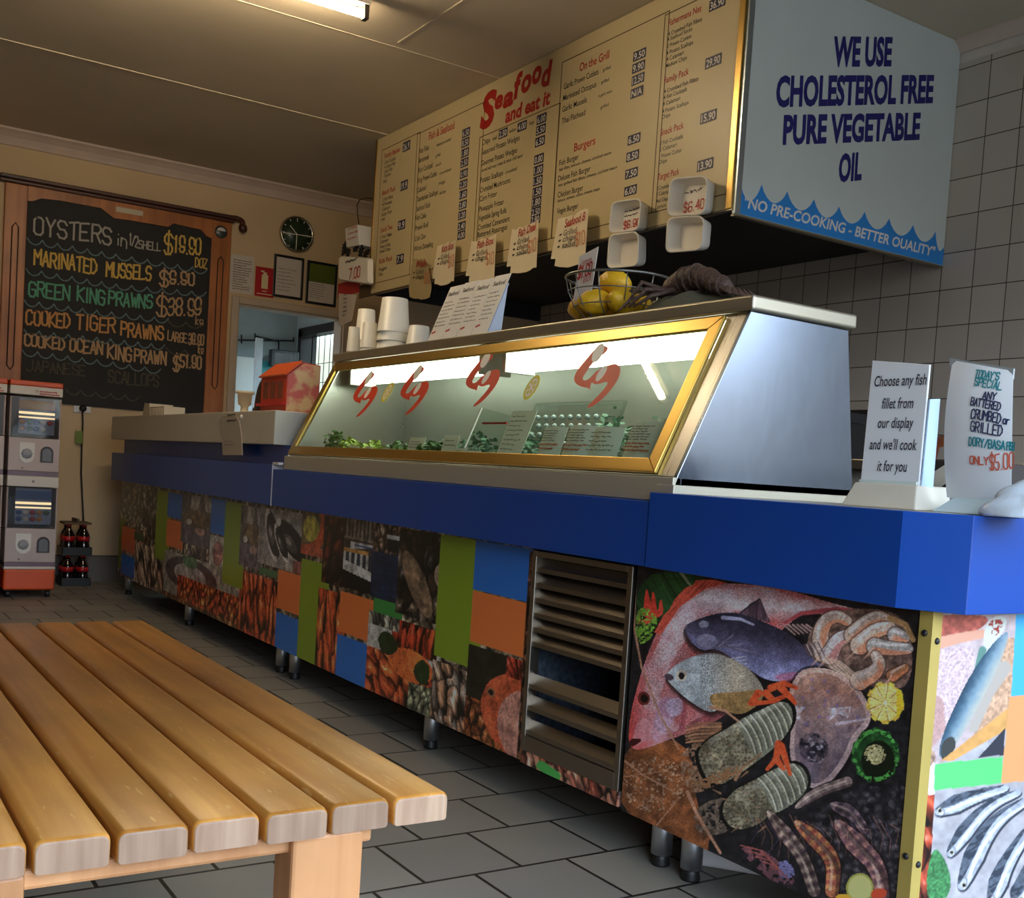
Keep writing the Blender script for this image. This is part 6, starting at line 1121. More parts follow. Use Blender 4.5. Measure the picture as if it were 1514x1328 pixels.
herb(cx(905, 1.80), 1.80, .06, .15, 140, mat('sage_green', (0, 0, 0)), 'tall leafy sprig at the right end of the case', 'leafy_garnish'); herb(cx(968, 1.72), 1.72, .05, .12, 120, mat('sage_green', (0, 0, 0)), 'leafy sprig in the right corner of the case', 'leafy_garnish')
pk = mat('pink_fish', (190, 140, 120), .4, var=.2)
def fillet(px, y, label):
    x = cx(px, y); m = MB(); m.ball((x, y, ZD + .022), (.09, .045, .022), 16, 8, warp=lambda p: Vector((p.x, p.y * (1 - .4 * p.x), p.z))); tag(m.build('fish_fillet', pk), label, 'fish', 'fish fillets in the case')
fillet(705, 1.80, 'pinkish fish fillet behind the clear divider'); fillet(618, 1.84, 'pinkish fish fillet at the middle of the case floor'); fillet(840, 1.86, 'pinkish fish fillet behind the row of price tickets')
def ticket(px, py, w, h, label, y=1.64, lean=.25, rows=4, tall=False, hue=0, bow=0.0, side=0.0):
    """card ticket leaning back inside the glass; px,py = lower left corner"""
    q = at(px, py, 1, y); base = Vector((q.x, y, ZD + .0005)); Vv = Vector((side, lean, 1)).normalized(); zlift = max(0.0, q.z - base.z); m = MB()
    N_ = UX.cross(Vv).normalized(); N_ = N_ if N_.y < 0 else -N_; H_ = h + zlift; n = 6
    grid = []
    for i in range(n + 1):
        for j in (0, 1): grid.append(base + UX * (w * i / n) + Vv * (H_ * j) + N_ * (bow * math.sin(math.pi * i / n)))
    vs = grid + [g - N_ * .0012 for g in grid]; k = len(grid); fs = []
    for i in range(n):
        a = i * 2; fs += [(a, a + 2, a + 3, a + 1), (k + a, k + a + 1, k + a + 3, k + a + 2), (a, k + a, k + a + 2, a + 2), (a + 1, a + 3, k + a + 3, k + a + 1)]
    fs += [(0, 1, k + 1, k), (2 * n, k + 2 * n, k + 2 * n + 1, 2 * n + 1)]; m.add(vs, fs, 0)
    P = base + Vv * zlift + N_ * (bow + .0015); scribble(m, .012, .012 if hue == 0 else h * .45, w - .01, h - .01, rows, P, UX, Vv, 1, .0017)
    if hue: scribble(m, .012, .012, w - .01, h * .42, max(1, rows // 2), P, UX, Vv, 2, .0036)
    tag(m.build('price_ticket', [card_m, dark_i, mat('faded_red_ink', (196, 110, 80), .6)]), label, 'ticket', 'price tickets in the display case')
for a in ((512, 668, .075, .024, 'small white ticket lying in the pale lettuce', 2), (536, 670, .055, .026, 'small white ticket right of the pale lettuce', 2), (552, 672, .05, .016, 'narrow white ticket in front of the lettuce', 1), (598, 668, .105, .05, 'propped-up white ticket among the parsley in the middle', 3), (648, 666, .09, .05, 'greenish ticket standing behind the right parsley heap', 2), (667, 672, .07, .022, 'flat white ticket left of the glass divider', 1), (686, 674, .08, .018, 'flat white ticket crossing the foot of the glass divider', 1)):
    ticket(a[0], a[1], a[2], a[3], a[4], rows=a[5], y=1.63)
ticket(728, 672, .125, .135, 'tall handwritten price list beside the clear divider', rows=8, y=1.64, lean=.3, side=.12)
for a in ((788, 672, .105, .08, 'curved ticket left of the bubble tray front', 5, 1, .008), (824, 675, .125, .085, 'curved ticket in front of the bubble tray centre', 5, 1, .012), (860, 676, .125, .08, 'curved ticket in front of the bubble tray right end', 5, 0, .012), (914, 676, .125, .09, 'wide curved ticket before the tall leafy sprig', 6, 1, .012), (948, 677, .10, .10, 'slanted ticket in the right corner of the case', 5, 1, .0)):
    ticket(a[0], a[1], a[2], a[3], a[4], rows=a[5], hue=a[6], bow=a[7], y=1.66, side=.1)
# clear divider and clear bubble tray
dv = at(683, 668, 1, 1.64); gd_ = MB(); gd_.prism([(dv.x, 1.63, ZD), (dv.x, 2.0, ZD), (dv.x, 2.0, 1.02), (dv.x, 1.70, 1.06)], (.004, 0, 0)); dvo = thing('case_divider', 'clear slanted divider sheet standing inside the display case', 'divider', (dv.x, 1.8, ZD)); gd_.build('sheet', glass_mat('divider_clear', (240, 246, 242), .08), dvo)
ed = MB(); ed.beam((dv.x + .002, 1.628, ZD + .001), (dv.x + .002, 1.698, 1.062), .005, .005).build('white_edge', wht_i, dvo); MB().box(dv.x + .006, dv.x + .14, 1.70, 1.704, 1.012, 1.018).build('red_strip', redp, dvo)
t0 = at(797, 600, 1, 1.86); t1 = at(918, 630, 1, 1.86); tr = thing('bubble_tray', 'clear plastic bubble tray propped upright behind the price tickets', 'tray', ((t0.x + t1.x) / 2, 1.88, ZD)); clr = glass_mat('clear_tray', (238, 244, 242), .12, .9)
TV = Vector((0, .35, 1)).normalized(); TO = Vector((t0.x - .02, 1.80, ZD + .001)); TW = t1.x - t0.x + .03; TH = .205; TN = UX.cross(TV); TN = TN if TN.y < 0 else -TN
m = MB().prism([TO, TO + UX * TW, TO + UX * TW + TV * TH, TO + TV * TH], -TN * .002); m.build('sheet', clr, tr, bevel=.0008)
m = MB(); 
for q in ((TO, TO + TV * TH), (TO + TV * TH, TO + UX * TW + TV * TH), (TO + UX * TW + TV * TH, TO + UX * TW)): m.beam(q[0] + TN * .004, q[1] + TN * .004, .008, .008)
m.build('lip', clr, tr); bm = mat('bubble_shine', (128, 142, 142), .12, var=.02, spec=.9); m = MB()
rx_ = Matrix.Rotation(math.atan2(.35, 1), 3, 'X').transposed()
for r in range(5):
    for c in range(9):
        ctr = TO + UX * (.03 + (c + .5 * (r % 2)) * (TW - .06) / 9) + TV * (.05 + r * .028) + TN * .001; m.ball(ctr, .0085, 10, 6)
m.build('bubble', bm, tr)

# ---------------------------------------------------------------- cards, clam boxes and trays hung along the canopy edge
YH = MY - .022; bagp = mat('wrapper_paper', (236, 224, 194), .75, var=.04); bagp2 = mat('tan_wrapper_paper', (176, 158, 116), .75)  # second paper is a darker tan for the rounded card
def bow_card(name, label, corners, mats, rows, rounded=False, head=None):
    """paper card hung on the board, its right edge curling out; corners tl,tr,br,bl in photo pixels"""
    q = [at(x, y, 1, YH) for x, y in corners]; n = 8; m_ = 8; vs = []; fs = []; 
    def S_(u, v):
        a = q[0].lerp(q[1], u); b2 = q[3].lerp(q[2], u); p = a.lerp(b2, v); p = p.copy(); p.y = YH - .035 * u * u - .012 * v + .0; 
        if rounded: 
            k = 1 - .16 * max(0, abs(v - .5) * 2 - .55) / .45; cx_ = (q[0].x + q[1].x) / 2; p.x = cx_ + (p.x - cx_) * k
        return p
    notch = {(0, n - 1)}
    for j in range(m_ + 1):
        for i in range(n + 1):
            p = S_(i / n, j / m_)
            if j == 0: p.z += random.uniform(-.006, .006)
            if j == m_: p.z += random.uniform(-.004, .004) - .012 * math.sin(math.pi * i / n)
            vs.append(p)
    k = len(vs); vs = vs + [p + Vector((0, .0012, 0)) for p in vs]
    for j in range(m_):
        for i in range(n):
            if j == m_ - 1 and i == 0 and not rounded: continue
            a = j * (n + 1) + i; fs += [(a, a + n + 1, a + n + 2, a + 1), (k + a, k + a + 1, k + a + n + 2, k + a + n + 1)]
    mb2 = MB(); mb2.add(vs, fs, 0, True)
    def on_(u, v): p = S_(u, v); return p + Vector((0, -.0025, 0))
    def row(u0, u1, v, mi, w=.004, amp=.012):
        N = 14; pts = [on_(u0 + (u1 - u0) * i / N, v + random.uniform(-amp, amp) - .02 * (i / N)) for i in range(N + 1)]
        for a, b2 in zip(pts[:-1], pts[1:]): mb2.beam(a, b2, w, .0006, mi, up=(0, -1, 0)) if random.random() > .12 else None
    hd = MB()
    a = on_(.25, .22); b2 = on_(.92, .20); U = (b2 - a); L = U.length; U.normalize(); Vv = Vector((-.05, 0, 1)); type_(mb2, head, a, U, Vv, .036, 1, width=L, shear=.25, bold=.012)
    for r in range(rows):
        a = on_(.26, .40 + r * .13); b2 = on_(.66, .39 + r * .13); U = (b2 - a); L = U.length; U.normalize(); type_(mb2, ('Grilled', 'chips', 'salad')[r], a, U, Vv, .026, 2, width=L, shear=.25); row(.14, .19, .37 + r * .13, 2, .008, .006)
    a = on_(.66, .66); b2 = on_(.95, .64); U = (b2 - a); L = U.length; U.normalize(); pen(mb2, '$10', a, U, Vv, .055, .0045, 3, width=L, jit=.25)
    hook = MB()
    o = mb2.build(name, mats + [red_i, dark_i, mat('faded_orange_ink', (206, 110, 60), .6)]); return tag(o, label, 'sign card', 'handwritten price cards under the menu')
bow_card('price_card', 'rounded tan price card, furthest left under the menu', [(609, 383), (640, 384), (652, 440), (606, 440)], [bagp2], 2, True, 'Fish')
bow_card('price_card', 'cream price card overlapping the rounded tan one', [(647, 364), (683, 355), (683, 417), (640, 420)], [bagp], 2, False, 'Kids Box')
bow_card('price_card', 'cream price card below the potato list, third from left', [(697, 357), (743, 348), (743, 415), (690, 416)], [bagp], 2, False, 'Fish Box')
bow_card('price_card', 'cream price card left of the burger column', [(757, 340), (806, 326), (806, 397), (751, 403)], [bagp], 3, False, 'Fish Deal')
bow_card('price_card', 'large cream price card under the burger list, above the lemon price card', [(825, 325), (880, 310), (878, 391), (816, 392)], [bagp], 3, False, 'Seafood B')
def clam(label, tl, tr, ml, mr_, bl, br, lines, price_):
    t = thing('foam_clamshell', label, 'clamshell box', tuple(at((ml[0] + mr_[0]) / 2, bl[1], 1, MY - .03)), 'open foam boxes hung on the menu')
    yb = MY - .016; D = .052
    def half(name, a, b2, c, d_, text):
        q = [at(*p, 1, yb - D) for p in (a, b2, c, d_)]; ctr = (q[0] + q[1] + q[2] + q[3]) / 4
        def ring_(k, y, n=6):
            pts = []
            for i, p in enumerate(q):
                pr_, nx = q[i - 1], q[(i + 1) % 4]
                for s2 in range(n + 1):
                    f2 = s2 / n; A_ = p + (pr_ - p) * .22; B_ = p + (nx - p) * .22; z = A_ * (1 - f2) ** 2 + p * 2 * f2 * (1 - f2) + B_ * f2 * f2; z = ctr + (z - ctr) * k; pts.append(Vector((z.x, y, z.z)))
            return pts
        rr = [ring_(.86, yb - .001), ring_(1.0, yb - D + .004), ring_(1.03, yb - D), ring_(.96, yb - D - .001), ring_(.92, yb - D + .004), ring_(.74, yb - .006)]; n = len(rr[0]); m = MB(); vs = [p for r in rr for p in r]
        fs = [(k * n + i, k * n + (i + 1) % n, (k + 1) * n + (i + 1) % n, (k + 1) * n + i) for k in range(len(rr) - 1) for i in range(n)]; m.add(vs, fs, 0, True); m.f += [list(range(n))[::-1], list(range((len(rr) - 1) * n, len(rr) * n))]; m.m += [0, 0]; m.s += [False, False]
        o = m.build(name, foam, t)
        if text:
            x0 = min(p.x for p in rr[-1]) + .012; x1 = max(p.x for p in rr[-1]) - .012; zt = max(p.z for p in rr[-1]); zb2 = min(p.z for p in rr[-1]); w = MB(); P = Vector((x0, yb - .0075, zb2))
            pen(w, text, P + UZ * (zt - zb2) * .14, UX, UZ, (zt - zb2) * .30, .0045, 0, width=(x1 - x0) * .85, jit=.25); scribble(w, 0, (zt - zb2) * .55, x1 - x0, (zt - zb2) * .95, lines, P, UX, UZ, 1, .0035); w.build('handwriting', [red_i, dark_i], o)
        return o
    half('lid', tl, tr, mr_, ml, price_); half('base', (ml[0] + 1, ml[1] + 2), (mr_[0], mr_[1] + 2), br, bl, None)
clam('open foam clamshell hung lower on the board, marked 6.90', (904, 299), (948, 293), (900, 345), (944, 340), (897, 397), (943, 393), 2, '$6.90')
clam('open foam clamshell hung higher, nearest the oil sign, marked 6.40', (991, 264), (1047, 259), (986, 320), (1041, 317), (984, 374), (1037, 369), 1, '$6.40')
# the string of trays at the doorway end of the board
YT = 2.70; str_m = mat('string', (60, 30, 24), .8)
def pt(x, y, d=YT): return at(x, y, 1, d)
ht = thing('hanging_price_box', 'small white cardboard box hung by a wire left of the menu board', 'box', tuple(pt(525, 365)))
a, b2, c, d_ = pt(510, 338), pt(529, 332), pt(531, 362), pt(512, 366); m = MB(); m.prism([a, b2, c, d_], (0, .10, 0)); m.build('carton', paper_w, ht, bevel=.003); q = MB(); scribble(q, 0, 0, (b2 - a).length * .8, .09, 3, d_ + UX * .015 + Vector((0, -.002, .03)), UX, UZ, 0, .004); q.build('handwriting', red_i, ht)
MB().tube([pt(531, 334, 2.75), pt(529, 320, 2.76), pt(528, 303, 2.765), pt(532, 295, 2.765), pt(542, 293, 2.765), pt(553, 294, 2.765)], .0035, 6).build('wire', str_m, ht)
bs = thing('black_bow', 'ragged black bow hanging between the two white price boxes', 'bow', tuple(pt(528, 375))); m = MB()
for dx, dy, sx2, sy2 in ((-16, -2, 10, 5), (-11, 5, 8, 4), (-18, 5, 6, 3), (8, 3, 10, 5), (14, 10, 9, 5), (18, 4, 6, 3), (0, 0, 12, 3)):
    c = pt(526 + dx, 368 + dy, 2.715); pl_ = []
    for q_ in range(14): a = q_ * math.pi / 7; rr_2 = (1.25 if q_ % 2 else .45) * random.uniform(.7, 1.2); pl_.append((c.x + .0034 * sx2 * rr_2 * math.cos(a), 2.708, c.z + .0058 * sy2 * rr_2 * math.sin(a)))
    m.prism(pl_, (0, .012, 0))
m.build('ribbon', mat('black_cloth', (20, 17, 18), .8), bs)
ft_ = thing('hanging_foam_tray', 'cream foam tray marked 7.00 hanging over the doorway edge', 'tray', tuple(pt(523, 420)))
q = [pt(499, 378, 2.69), pt(546, 381, 2.69), pt(546, 421, 2.69), pt(498, 414, 2.69)]; ctr = (q[0] + q[1] + q[2] + q[3]) / 4
def rr_(k, y): 
    o = []
    for i, p in enumerate(q):
        for s2 in range(5):
            f2 = s2 / 4; A_ = p + (q[i - 1] - p) * .12; B_ = p + (q[(i + 1) % 4] - p) * .12; z = A_ * (1 - f2) ** 2 + p * 2 * f2 * (1 - f2) + B_ * f2 * f2; z = ctr + (z - ctr) * k; o.append((z.x, y, z.z))
    return o
m = MB(); R3 = [rr_(1.0, 2.716), rr_(1.0, 2.708), rr_(.9, 2.690), rr_(.84, 2.690)]; n = 20; m.add([p for r in R3 for p in r], [(k * n + i, k * n + (i + 1) % n, (k + 1) * n + (i + 1) % n, (k + 1) * n + i) for k in range(3) for i in range(n)] + [list(range(n))[::-1], list(range(3 * n, 4 * n))], 0); m.build('tray', foam, ft_)
w = MB(); P = Vector((ctr.x - .10, 2.687, ctr.z - .055)); pen(w, '7.00', P + UX * .06, UX, UZ, .06, .008, 0, width=.15, jit=.2); scribble(w, 0, .09, .2, .13, 1, P, UX, UZ, 1, .006); w.build('handwriting', [red_i, dark_i], ft_)
a = pt(499, 415, 2.73); c = pt(546, 440, 2.73); m = MB().box(pt(500, 430, 2.74).x, pt(531, 430, 2.74).x, 2.738, 2.742, pt(515, 436, 2.74).z, pt(515, 416, 2.74).z); tag(m.build('red_label_card', redp), 'red card strip showing below the cream 7.00 tray', 'card')
m = MB().box(pt(531.5, 430, 2.74).x, pt(548, 430, 2.74).x, 2.738, 2.742, pt(540, 440, 2.74).z, pt(540, 420, 2.74).z); tag(m.build('brown_card', mat('brown_board', (84, 66, 44), .7)), 'brown cardboard piece beside the red card strip', 'card')
P0 = pt(501, 483, 2.72); P1 = pt(520, 474, 2.72); P2 = pt(527, 436, 2.72); P3 = pt(501, 434, 2.72); m = MB(); m.prism([P0, P1, P2, P3], (0, .002, 0), 0); scribble(m, .05, .05, .11, .20, 6, P0 + Vector((0, -.001, 0)), UX, UZ, 1, .003); tag(m.build('paper_slip', [paper, dark_i]), 'long paper slip hanging below the red card strip', 'paper')

# ---------------------------------------------------------------- things on the white upstand
ZU = 1.0625
hb = thing('charity_house_box', 'orange-red house-shaped box with slanted roof on the white upstand', 'box', (-4.6, 1.79, ZU)); hx0, hx1 = -4.765, -4.462; hr = mat('house_red', (190, 58, 34), .4); hp = two_tone('house_pink', (206, 110, 110), (214, 190, 150), 16); ho = mat('house_orange', (214, 92, 44), .4)
pf = [(1.72, ZU + .0), (1.872, ZU), (1.872, 1.285), (1.80, 1.292), (1.785, 1.285), (1.72, 1.232)]
MB().prism([(hx0, y, z) for y, z in pf], (hx1 - hx0, 0, 0)).build('body', hr, hb)
MB().prism([(hx1 + .0005, y, z) for y, z in [(1.724, ZU + .012), (1.868, ZU + .012), (1.868, 1.281), (1.80, 1.287), (1.786, 1.280), (1.724, 1.230)]], (.003, 0, 0)).build('gable_print', hp, hb)
MB().prism([(hx0 - .01, 1.712, 1.228), (hx0 - .01, 1.785, 1.290), (hx0 - .01, 1.785, 1.298), (hx0 - .01, 1.708, 1.234)], (hx1 - hx0 + .016, 0, 0)).build('roof', ho, hb)
MB().box(hx0 - .02, hx1 + .006, 1.706, 1.876, ZU - .0002 + .0002, ZU + .012).build('base_board', redp, hb); wn = MB()
for i in range(3): wn.box(hx0 + .03 + i * .085, hx0 + .095 + i * .085, 1.7185, 1.7199, ZU + .07, ZU + .145)
wn.build('printed_window', mat('house_window', (120, 60, 40), .4, var=.4, scale=30), hb)
MB().box(hx0 - .015, hx1 + .002, 1.703, 1.7198, ZU + .040, ZU + .052).build('shelf_strip', redp, hb)
br = thing('curved_stand', 'dark brown curved stand between cream cup and red house box', 'stand', (-4.93, 1.80, ZU)); m = MB(); m.tube([(-4.86 + .10 * math.cos(a) - .05, 1.80, ZU + .015 + .15 * math.sin(a)) for a in [math.pi * (.42 + .58 * i / 12) for i in range(13)]], .022, 10); m.box(-5.03, -4.85, 1.76, 1.84, ZU, ZU + .014); m.build('arch', mat('dark_brown_plastic', (58, 36, 28), .4), br)
m = MB(); cxx = at(362, 590, 1, 1.79).x; m.lathe([(.036, 0), (.034, .008), (.02, .02), (.018, .05), (.032, .062), (.035, .11), (.045, .112), (.046, .125), (.0005, .126)], (cxx, 1.79, ZU), 24); tag(m.build('cream_dispenser', mat('cream_plastic', (216, 200, 170), .4)), 'cream pedestal cup on the upstand in front of the doorway', 'cup')
m = MB(); m.box(cxx - .11, cxx - .06, 1.86, 1.92, ZU, ZU + .035).box(cxx - .10, cxx - .07, 1.865, 1.915, ZU + .035, ZU + .055); tag(m.build('black_clip', blackp, bevel=.004), 'small black holder behind the cream pedestal cup', 'holder')
fx = -6.62; fb = thing('napkin_pack', 'white pack with ribbed front on the far end of the upstand', 'pack', (fx, 1.78, ZU)); m = MB(); m.prism([(fx - .20, 1.72, ZU), (fx - .02, 1.72, ZU), (fx - .04, 1.72, ZU + .09), (fx - .15, 1.72, ZU + .095)], (0, .14, 0)); m.build('wrapper', mat('napkin_white', (206, 196, 176), .7), fb); m = MB(); m.box(fx - .02, fx + .28, 1.72, 1.84, ZU, ZU + .068); 
for i in range(9): m.box(fx - .015 + i * .032, fx - .003 + i * .032, 1.716, 1.7205, ZU + .005, ZU + .06)
m.build('ribbed_block', mat('napkin_white', (206, 196, 176), .7), fb)
cpc = thing('cup_shaped_card', 'translucent cup-shaped card hung on the white upstand front', 'sign card', tuple(at(342, 675, 1, YB - .003))); yv = YB - .004
pp = [at(x, y, 1, yv) for x, y in ((329, 673), (358, 673), (357, 645), (354, 625), (350, 616), (338, 614), (328, 616), (323, 624), (325, 640), (328, 650))]; m = MB(); m.prism(pp, (0, .003, 0), 0); P = at(332, 660, 1, yv - .001); scribble(m, 0, 0, .15, .03, 2, P, UX, UZ, 2, .003); pen(m, 'small', at(336, 634, 1, yv - .001), UX, UZ, .02, .004, 1, width=.09, jit=.3) if False else scribble(m, .02, .10, .16, .15, 2, P, UX, UZ, 1, .005); m.build('card', [mat('hazy_plastic', (176, 164, 148), .4), dark_i, mat('faded_grey_ink', (130, 118, 110), .6)], cpc)
MB().ball(at(357, 616, 1, YB - .004), .008, 10, 6).build('sticky_dot', wht_i, cpc)

# ---------------------------------------------------------------- things on the corner counter
ZK = .850; yS = 1.70; cw = mat('cool_white_board', (226, 230, 232), .35, var=.01)
sb = thing('fish_fillet_sign', 'upright white sign about choosing a fish fillet from the display', 'sign', (-1.32, yS, ZK))
ux = (at(1357, 727, 1, yS) - at(1272, 715, 1, yS)); zb_ = at(1272, 715, 1, yS).z; X0s = at(1272, 715, 1, yS).x; Wd = ux.x; Z1s = at(1292, 533, 1, yS).z; dxs = at(1292, 533, 1, yS).x - X0s
MB().prism([(X0s, yS, zb_), (X0s + Wd, yS, zb_), (X0s + Wd + dxs * .3, yS, Z1s - .014), (X0s + dxs * .6, yS, Z1s)], (0, .005, 0)).build('board', cw, sb, bevel=.001)
MB().prism([(X0s + Wd + .001, yS + .004, .872), (X0s + Wd + .004, yS + .004, 1.052), (X0s + Wd + .006, yS + .030, 1.055), (X0s + Wd + .004, yS + .034, .872)], (.003, 0, 0)).build('side_flap', mat('pale_blue_plastic', (176, 204, 232), .35), sb)
t_ = MB(); Vs = Vector((dxs * .5, 0, Z1s - zb_)).normalized()
for i, (s, x0, y0, x1, y1) in enumerate((('Choose any fish', 296, 200, 535, 245), ('fillet from', 330, 322, 475, 335), ('our display', 310, 410, 475, 430), ("and we'll cook", 272, 512, 490, 532), ('it for you', 308, 618, 445, 628))):
    a = at(1200 + x0 / 3.162, 500 + y0 / 3.162, 1, yS); q = at(1200 + x1 / 3.162, 500 + y1 / 3.162, 1, yS); type_(t_, s, (a.x, yS - .001, (a.z + q.z) / 2 + .0), UX, Vs, .021, 0, width=q.x - a.x, bold=.008, shear=.12)
t_.build('lettering', mat('sign_ink_grey', (40, 44, 60), .5), sb)
bs_ = MB(); bs_.prism([(X0s - .018, yS - .03, ZK), (X0s + Wd + .02, yS - .03, ZK), (X0s + Wd + .006, yS - .012, zb_ + .002), (X0s - .004, yS - .012, zb_ + .002)], (0, .10, 0)); bs_.build('sign_base', mat('ivory_plastic', (206, 200, 184), .5), sb, bevel=.003)
cs = MB(); cs.box(X0s + .0, X0s + Wd - .002, yS - .004, yS - .0005, zb_ - .006, zb_ + .008); cs.build('card_lip', mat('greenish_white', (206, 220, 214), .4), sb)
tsn = thing('daily_special_sheet', 'curved laminated sheet handwritten with a battered fish special', 'sign', (-1.15, yS, ZK)); n = 12; yT = 1.72
TL, TR, BL, BR = (at(*p, 1, yT) for p in ((1405, 532), (1494, 548), (1396, 735), (1491, 742))); vs = []
def TS(u, v):
    p = TL.lerp(TR, u).lerp(BL.lerp(BR, u), v); bulge = math.sin(math.pi * v); return Vector((p.x + .012 * bulge * (.25 + .75 * u), yT - .020 * bulge + .03 * (u - .5) ** 2, p.z))
for j in range(n + 1):
    for i in range(n + 1): vs.append(TS(i / n, j / n))
k = len(vs); vs += [p + Vector((0, .0012, 0)) for p in vs]; fs = []
for j in range(n):
    for i in range(n): a = j * (n + 1) + i; fs += [(a, a + n + 1, a + n + 2, a + 1), (k + a, k + a + 1, k + a + n + 2, k + a + n + 1)]
m = MB(); m.add(vs, fs, 0, True); m.build('sheet', cw, tsn)
m = MB(); a, b2 = TS(0, 0), TS(1, 0); m.prism([a + Vector((-.006, -.002, .004)), b2 + Vector((.002, -.002, .004)), b2 + Vector((.002, -.002, -.014)), a + Vector((-.002, -.002, -.018))], (0, .004, 0)); m.build('sleeve_edge', mat('sleeve_grey', (150, 156, 156), .3), tsn)
m = MB(); m.prism([(BL.x - .004, yT - .03, ZK), (BR.x + .02, yT - .03, ZK), (BR.x - .004, yT + .006, BR.z + .010), (BL.x + .02, yT + .006, BL.z + .004)], (0, .05, 0)); m.build('sheet_base', mat('pale_mint_plastic', (190, 206, 206), .4), tsn, bevel=.003)
wr = MB(); teal = mat('teal_marker', (30, 130, 140), .6); omk = mat('orange_marker', (206, 96, 70), .6); nmk = mat('navy_marker', (40, 48, 84), .6)
def ts(s, x0, y0, x1, y1, h, mi, w=.0032):
    a = at(1200 + x0 / 3.162, 500 + y0 / 3.162, 1, yT - .026); q = at(1200 + x1 / 3.162, 500 + y1 / 3.162, 1, yT - .026); U = q - a; L = U.length; U.normalize(); pen(wr, s, a, U, UZ, h, w, mi, width=L, jit=.18)
def push(): 
    for i, p in enumerate(wr.v):
        u, v = .5, .5
        for _ in range(6):
            t = TS(u, v); v = min(max(v + (t.z - p.z) / (TL.z - BL.z), 0), 1); u = min(max(u + (p.x - t.x) / (TR.x - TL.x), 0), 1)
        p.y = TS(u, v).y - .0016
for a in (("TODAY'S", 732, 178, 838, 190, .013, 0), ('SPECIAL', 736, 216, 855, 238, .013, 0), ('ANY', 780, 280, 838, 286, .012, 2), ('BATTERED', 730, 310, 862, 336, .013, 2), ('CRUMBED', 736, 372, 866, 396, .016, 2), ('or', 878, 396, 904, 402, .012, 2), ('GRILLED', 736, 432, 874, 456, .017, 2), ('DORY/BASA', 726, 500, 884, 520, .014, 0), ('FISH', 893, 520, 925, 522, .013, 0), ('ONLY', 724, 585, 808, 592, .013, 1), ('$5.00', 812, 618, 915, 606, .026, 1)): ts(*a, w=.0022)
push(); wr.build('handwriting', [teal, omk, nmk], tsn)
# crumpled clear bag
bgm = mat('milky_plastic', (206, 220, 232), .25, spec=.7, bump=.5, bscale=24); m = MB(); bx0 = at(1450, 740, 1, 1.66).x; vs = []; n1_, n2_ = 30, 16
for j in range(n2_ + 1):
    t2 = math.pi * .5 * j / n2_
    for i in range(n1_):
        a = 2 * math.pi * i / n1_; r = math.sin(t2); w_ = 1 + .22 * math.sin(3 * a + 1.3) * r + .10 * math.sin(7 * a + 4 * t2); z = math.cos(t2) * (1 + .25 * math.sin(2 * a + 2)) ; vs.append((bx0 + .085 + .088 * r * math.cos(a) * w_, 1.675 + .045 * r * math.sin(a) * w_, ZK + .0005 + max(0, z) * .052))
m.add(vs, [(j * n1_ + i, j * n1_ + (i + 1) % n1_, (j + 1) * n1_ + (i + 1) % n1_, (j + 1) * n1_ + i) for j in range(n2_) for i in range(n1_)] + [[n2_ * n1_ + i for i in range(n1_)]], 0, True)
tag(m.build('plastic_bag', bgm), 'crumpled milky plastic bag on the counter before the special sheet', 'bag')
# dark clutter between the two signs
kx = at(1385, 720, 1, 1.86).x; ub = thing('utensil_tray', 'dark utensil tray with cream flap standing between the two signs', 'tray', (kx, 1.9, ZK)); MB().box(kx - .09, kx + .10, 1.84, 2.0, ZK, ZK + .10).build('box', mat('dark_brown_box', (40, 30, 26), .6), ub, bevel=.004)
MB().prism([(kx - .06, 1.82, ZK + .025), (kx + .06, 1.82, ZK + .10), (kx + .085, 1.82, ZK + .085), (kx - .03, 1.82, ZK + .005)], (0, .012, 0)).build('flap', mat('ivory_plastic', (206, 200, 184), .5), ub)
m = MB(); m.ball((kx + .05, 1.80, ZK + .024), (.030, .02, .023), 14, 8); m.ball((kx + .005, 1.815, ZK + .016), (.03, .02, .0155), 12, 8); tag(m.build('tape_dispenser', mat('black_gloss', (24, 20, 20), .3)), 'small black dispenser lying by the foot of the special sheet', 'dispenser')
m = MB(); m.tube([(kx - .05, 1.9, ZK + .1), (kx - .04, 1.9, ZK + .135), (kx + .02, 1.9, ZK + .15)], .012, 8); m.build('tool_handle', mat('rust_brown', (120, 62, 30), .5), ub)
# kitchen bench along the tiled wall
kb = thing('kitchen_bench', 'stainless kitchen bench along the tiled wall behind the counter', 'bench', (-3, 3.6, 0)); MB().box(-5.88, .9, 3.32, YW - .004, .97, 1.008).build('bench_top', ss, kb, bevel=.003); MB().box(-5.88, .9, 3.38, YW - .004, .10, .969).build('cabinet', mat('bench_grey', (150, 146, 138), .5), kb)
for x in (-5.7, -3.4, -1.2, .8): MB().lathe([(.02, .0005), (.02, .1)], (x, 3.5, 0), 12).build('leg', ss_leg, kb)
gr_ = thing('black_grill', 'black grill unit on the kitchen bench behind the display case end', 'grill', (-3.4, 3.6, 1.009)); MB().box(-3.95, -2.925, 3.45, 3.85, 1.0085, 1.16).build('body', mat('grill_black', (26, 26, 28), .35), gr_, bevel=.006); MB().box(-3.93, -2.94, 3.46, 3.84, 1.16, 1.20).box(-3.95, -2.95, 3.8, 3.85, 1.16, 1.24).build('hot_plate', mat('grill_steel', (70, 72, 76), .3, metal=.8), gr_)
for i in range(5): MB().lathe([(.02, 0), (.02, .02), (.0005, .022)], (-3.85 + i * .2, 3.45, 1.08), 12, axis=Matrix.Rotation(math.pi / 2, 3, 'X')).build('knob', blackp, gr_)

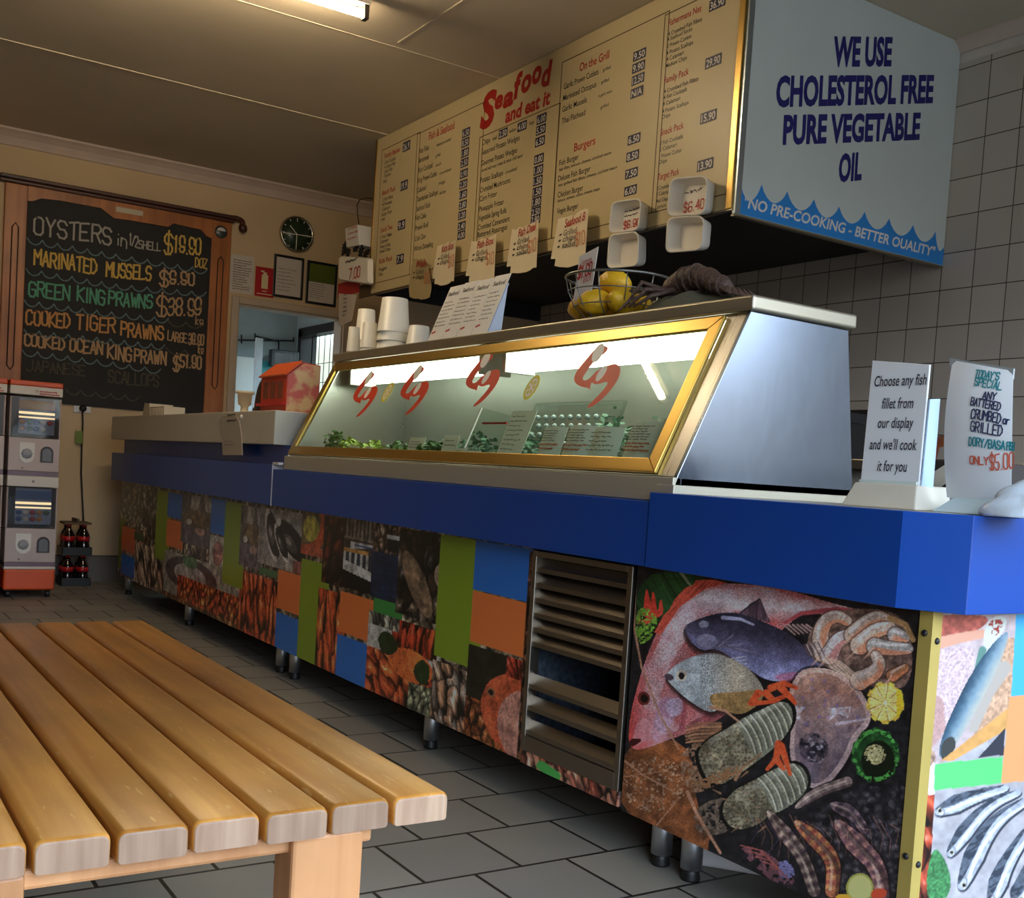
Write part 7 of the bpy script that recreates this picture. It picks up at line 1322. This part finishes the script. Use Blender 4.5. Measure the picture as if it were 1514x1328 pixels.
# ---------------------------------------------------------------- back room furnishings
def bp(x, y, d): return at(x, y, 0, d)
XR = -9.6; a, c = bp(346, 525, XR), bp(381, 620, XR); fg = thing('white_fridge', 'white upright fridge seen through the doorway', 'fridge', (XR - .3, (a.y + c.y) / 2, 0)); MB().box(XR - .6, XR - .03, a.y - .4, c.y, .0005, a.z).build('cabinet', cw, fg, bevel=.01); MB().box(XR - .03, XR, a.y - .4, c.y, .06, a.z - .004).build('door', cw, fg, bevel=.01)
q = bp(384, 500, -9.4); tag(MB().box(-9.43, -9.39, q.y - .03, q.y + .03, .0005, bp(384, 500, -9.4).z).build('white_pole', mat('pale_blue_white', (206, 214, 226), .5)), 'white upright pole beside the back-room fridge', 'pole')
rk = thing('wire_rail', 'thin black hanging rail on the pale wall of the back room', 'rail', tuple(bp(395, 500, RX + .02))); m = MB(); rr2 = mat('rail_black', (36, 38, 44), .5)
for p0, p1 in (((350, 503), (434, 504)), ((357, 495), (357, 508)), ((377, 493), (377, 503)), ((434, 499), (434, 506)), ((377, 497), (412, 505)), ((412, 504), (412, 540))): m.tube([bp(*p0, RX + .03), bp(*p1, RX + .03)], .008, 6)
m.build('rods', rr2, rk)
a, c = bp(411, 517, -9.9), bp(434, 545, -9.9); tv = thing('wall_monitor', 'dark monitor mounted high in the back room', 'monitor', (-9.9, (a.y + c.y) / 2, c.z)); MB().box(-9.98, -9.9, a.y - .06, c.y + .05, c.z, a.z).build('casing', mat('tv_black', (24, 26, 36), .3), tv, bevel=.006); MB().box(-9.9, -9.897, a.y - .03, c.y + .02, c.z + .03, a.z - .03).build('screen', mat('tv_screen', (40, 44, 66), .08, spec=.8), tv); MB().box(RX + .001, -9.98, (a.y + c.y) / 2 - .02, (a.y + c.y) / 2 + .02, c.z + .1, c.z + .14).build('bracket', rr2, tv)
a, c = bp(385, 530, -10.0), bp(410, 565, -10.0); sh = thing('storage_shelf', 'pale shelf unit with teal bin in the back room', 'shelf', (-10.2, (a.y + c.y) / 2, 0)); MB().box(-10.29, -9.98, a.y, c.y + .1, .0005, a.z - .3).build('cabinet', mat('shelf_grey', (168, 178, 182), .5), sh); MB().box(-10.28, -10.0, a.y + .01, a.y + .2, a.z - .2995, a.z - .02).build('teal_bin', mat('teal_plastic', (60, 150, 160), .4), sh); MB().box(-10.28, -10.0, a.y + .24, c.y + .05, a.z - .2995, a.z - .05).build('grey_jar', mat('jar_grey', (110, 120, 122), .3), sh)
for o in bpy.data.objects:
    if '_w' in o.keys(): del o['_w']
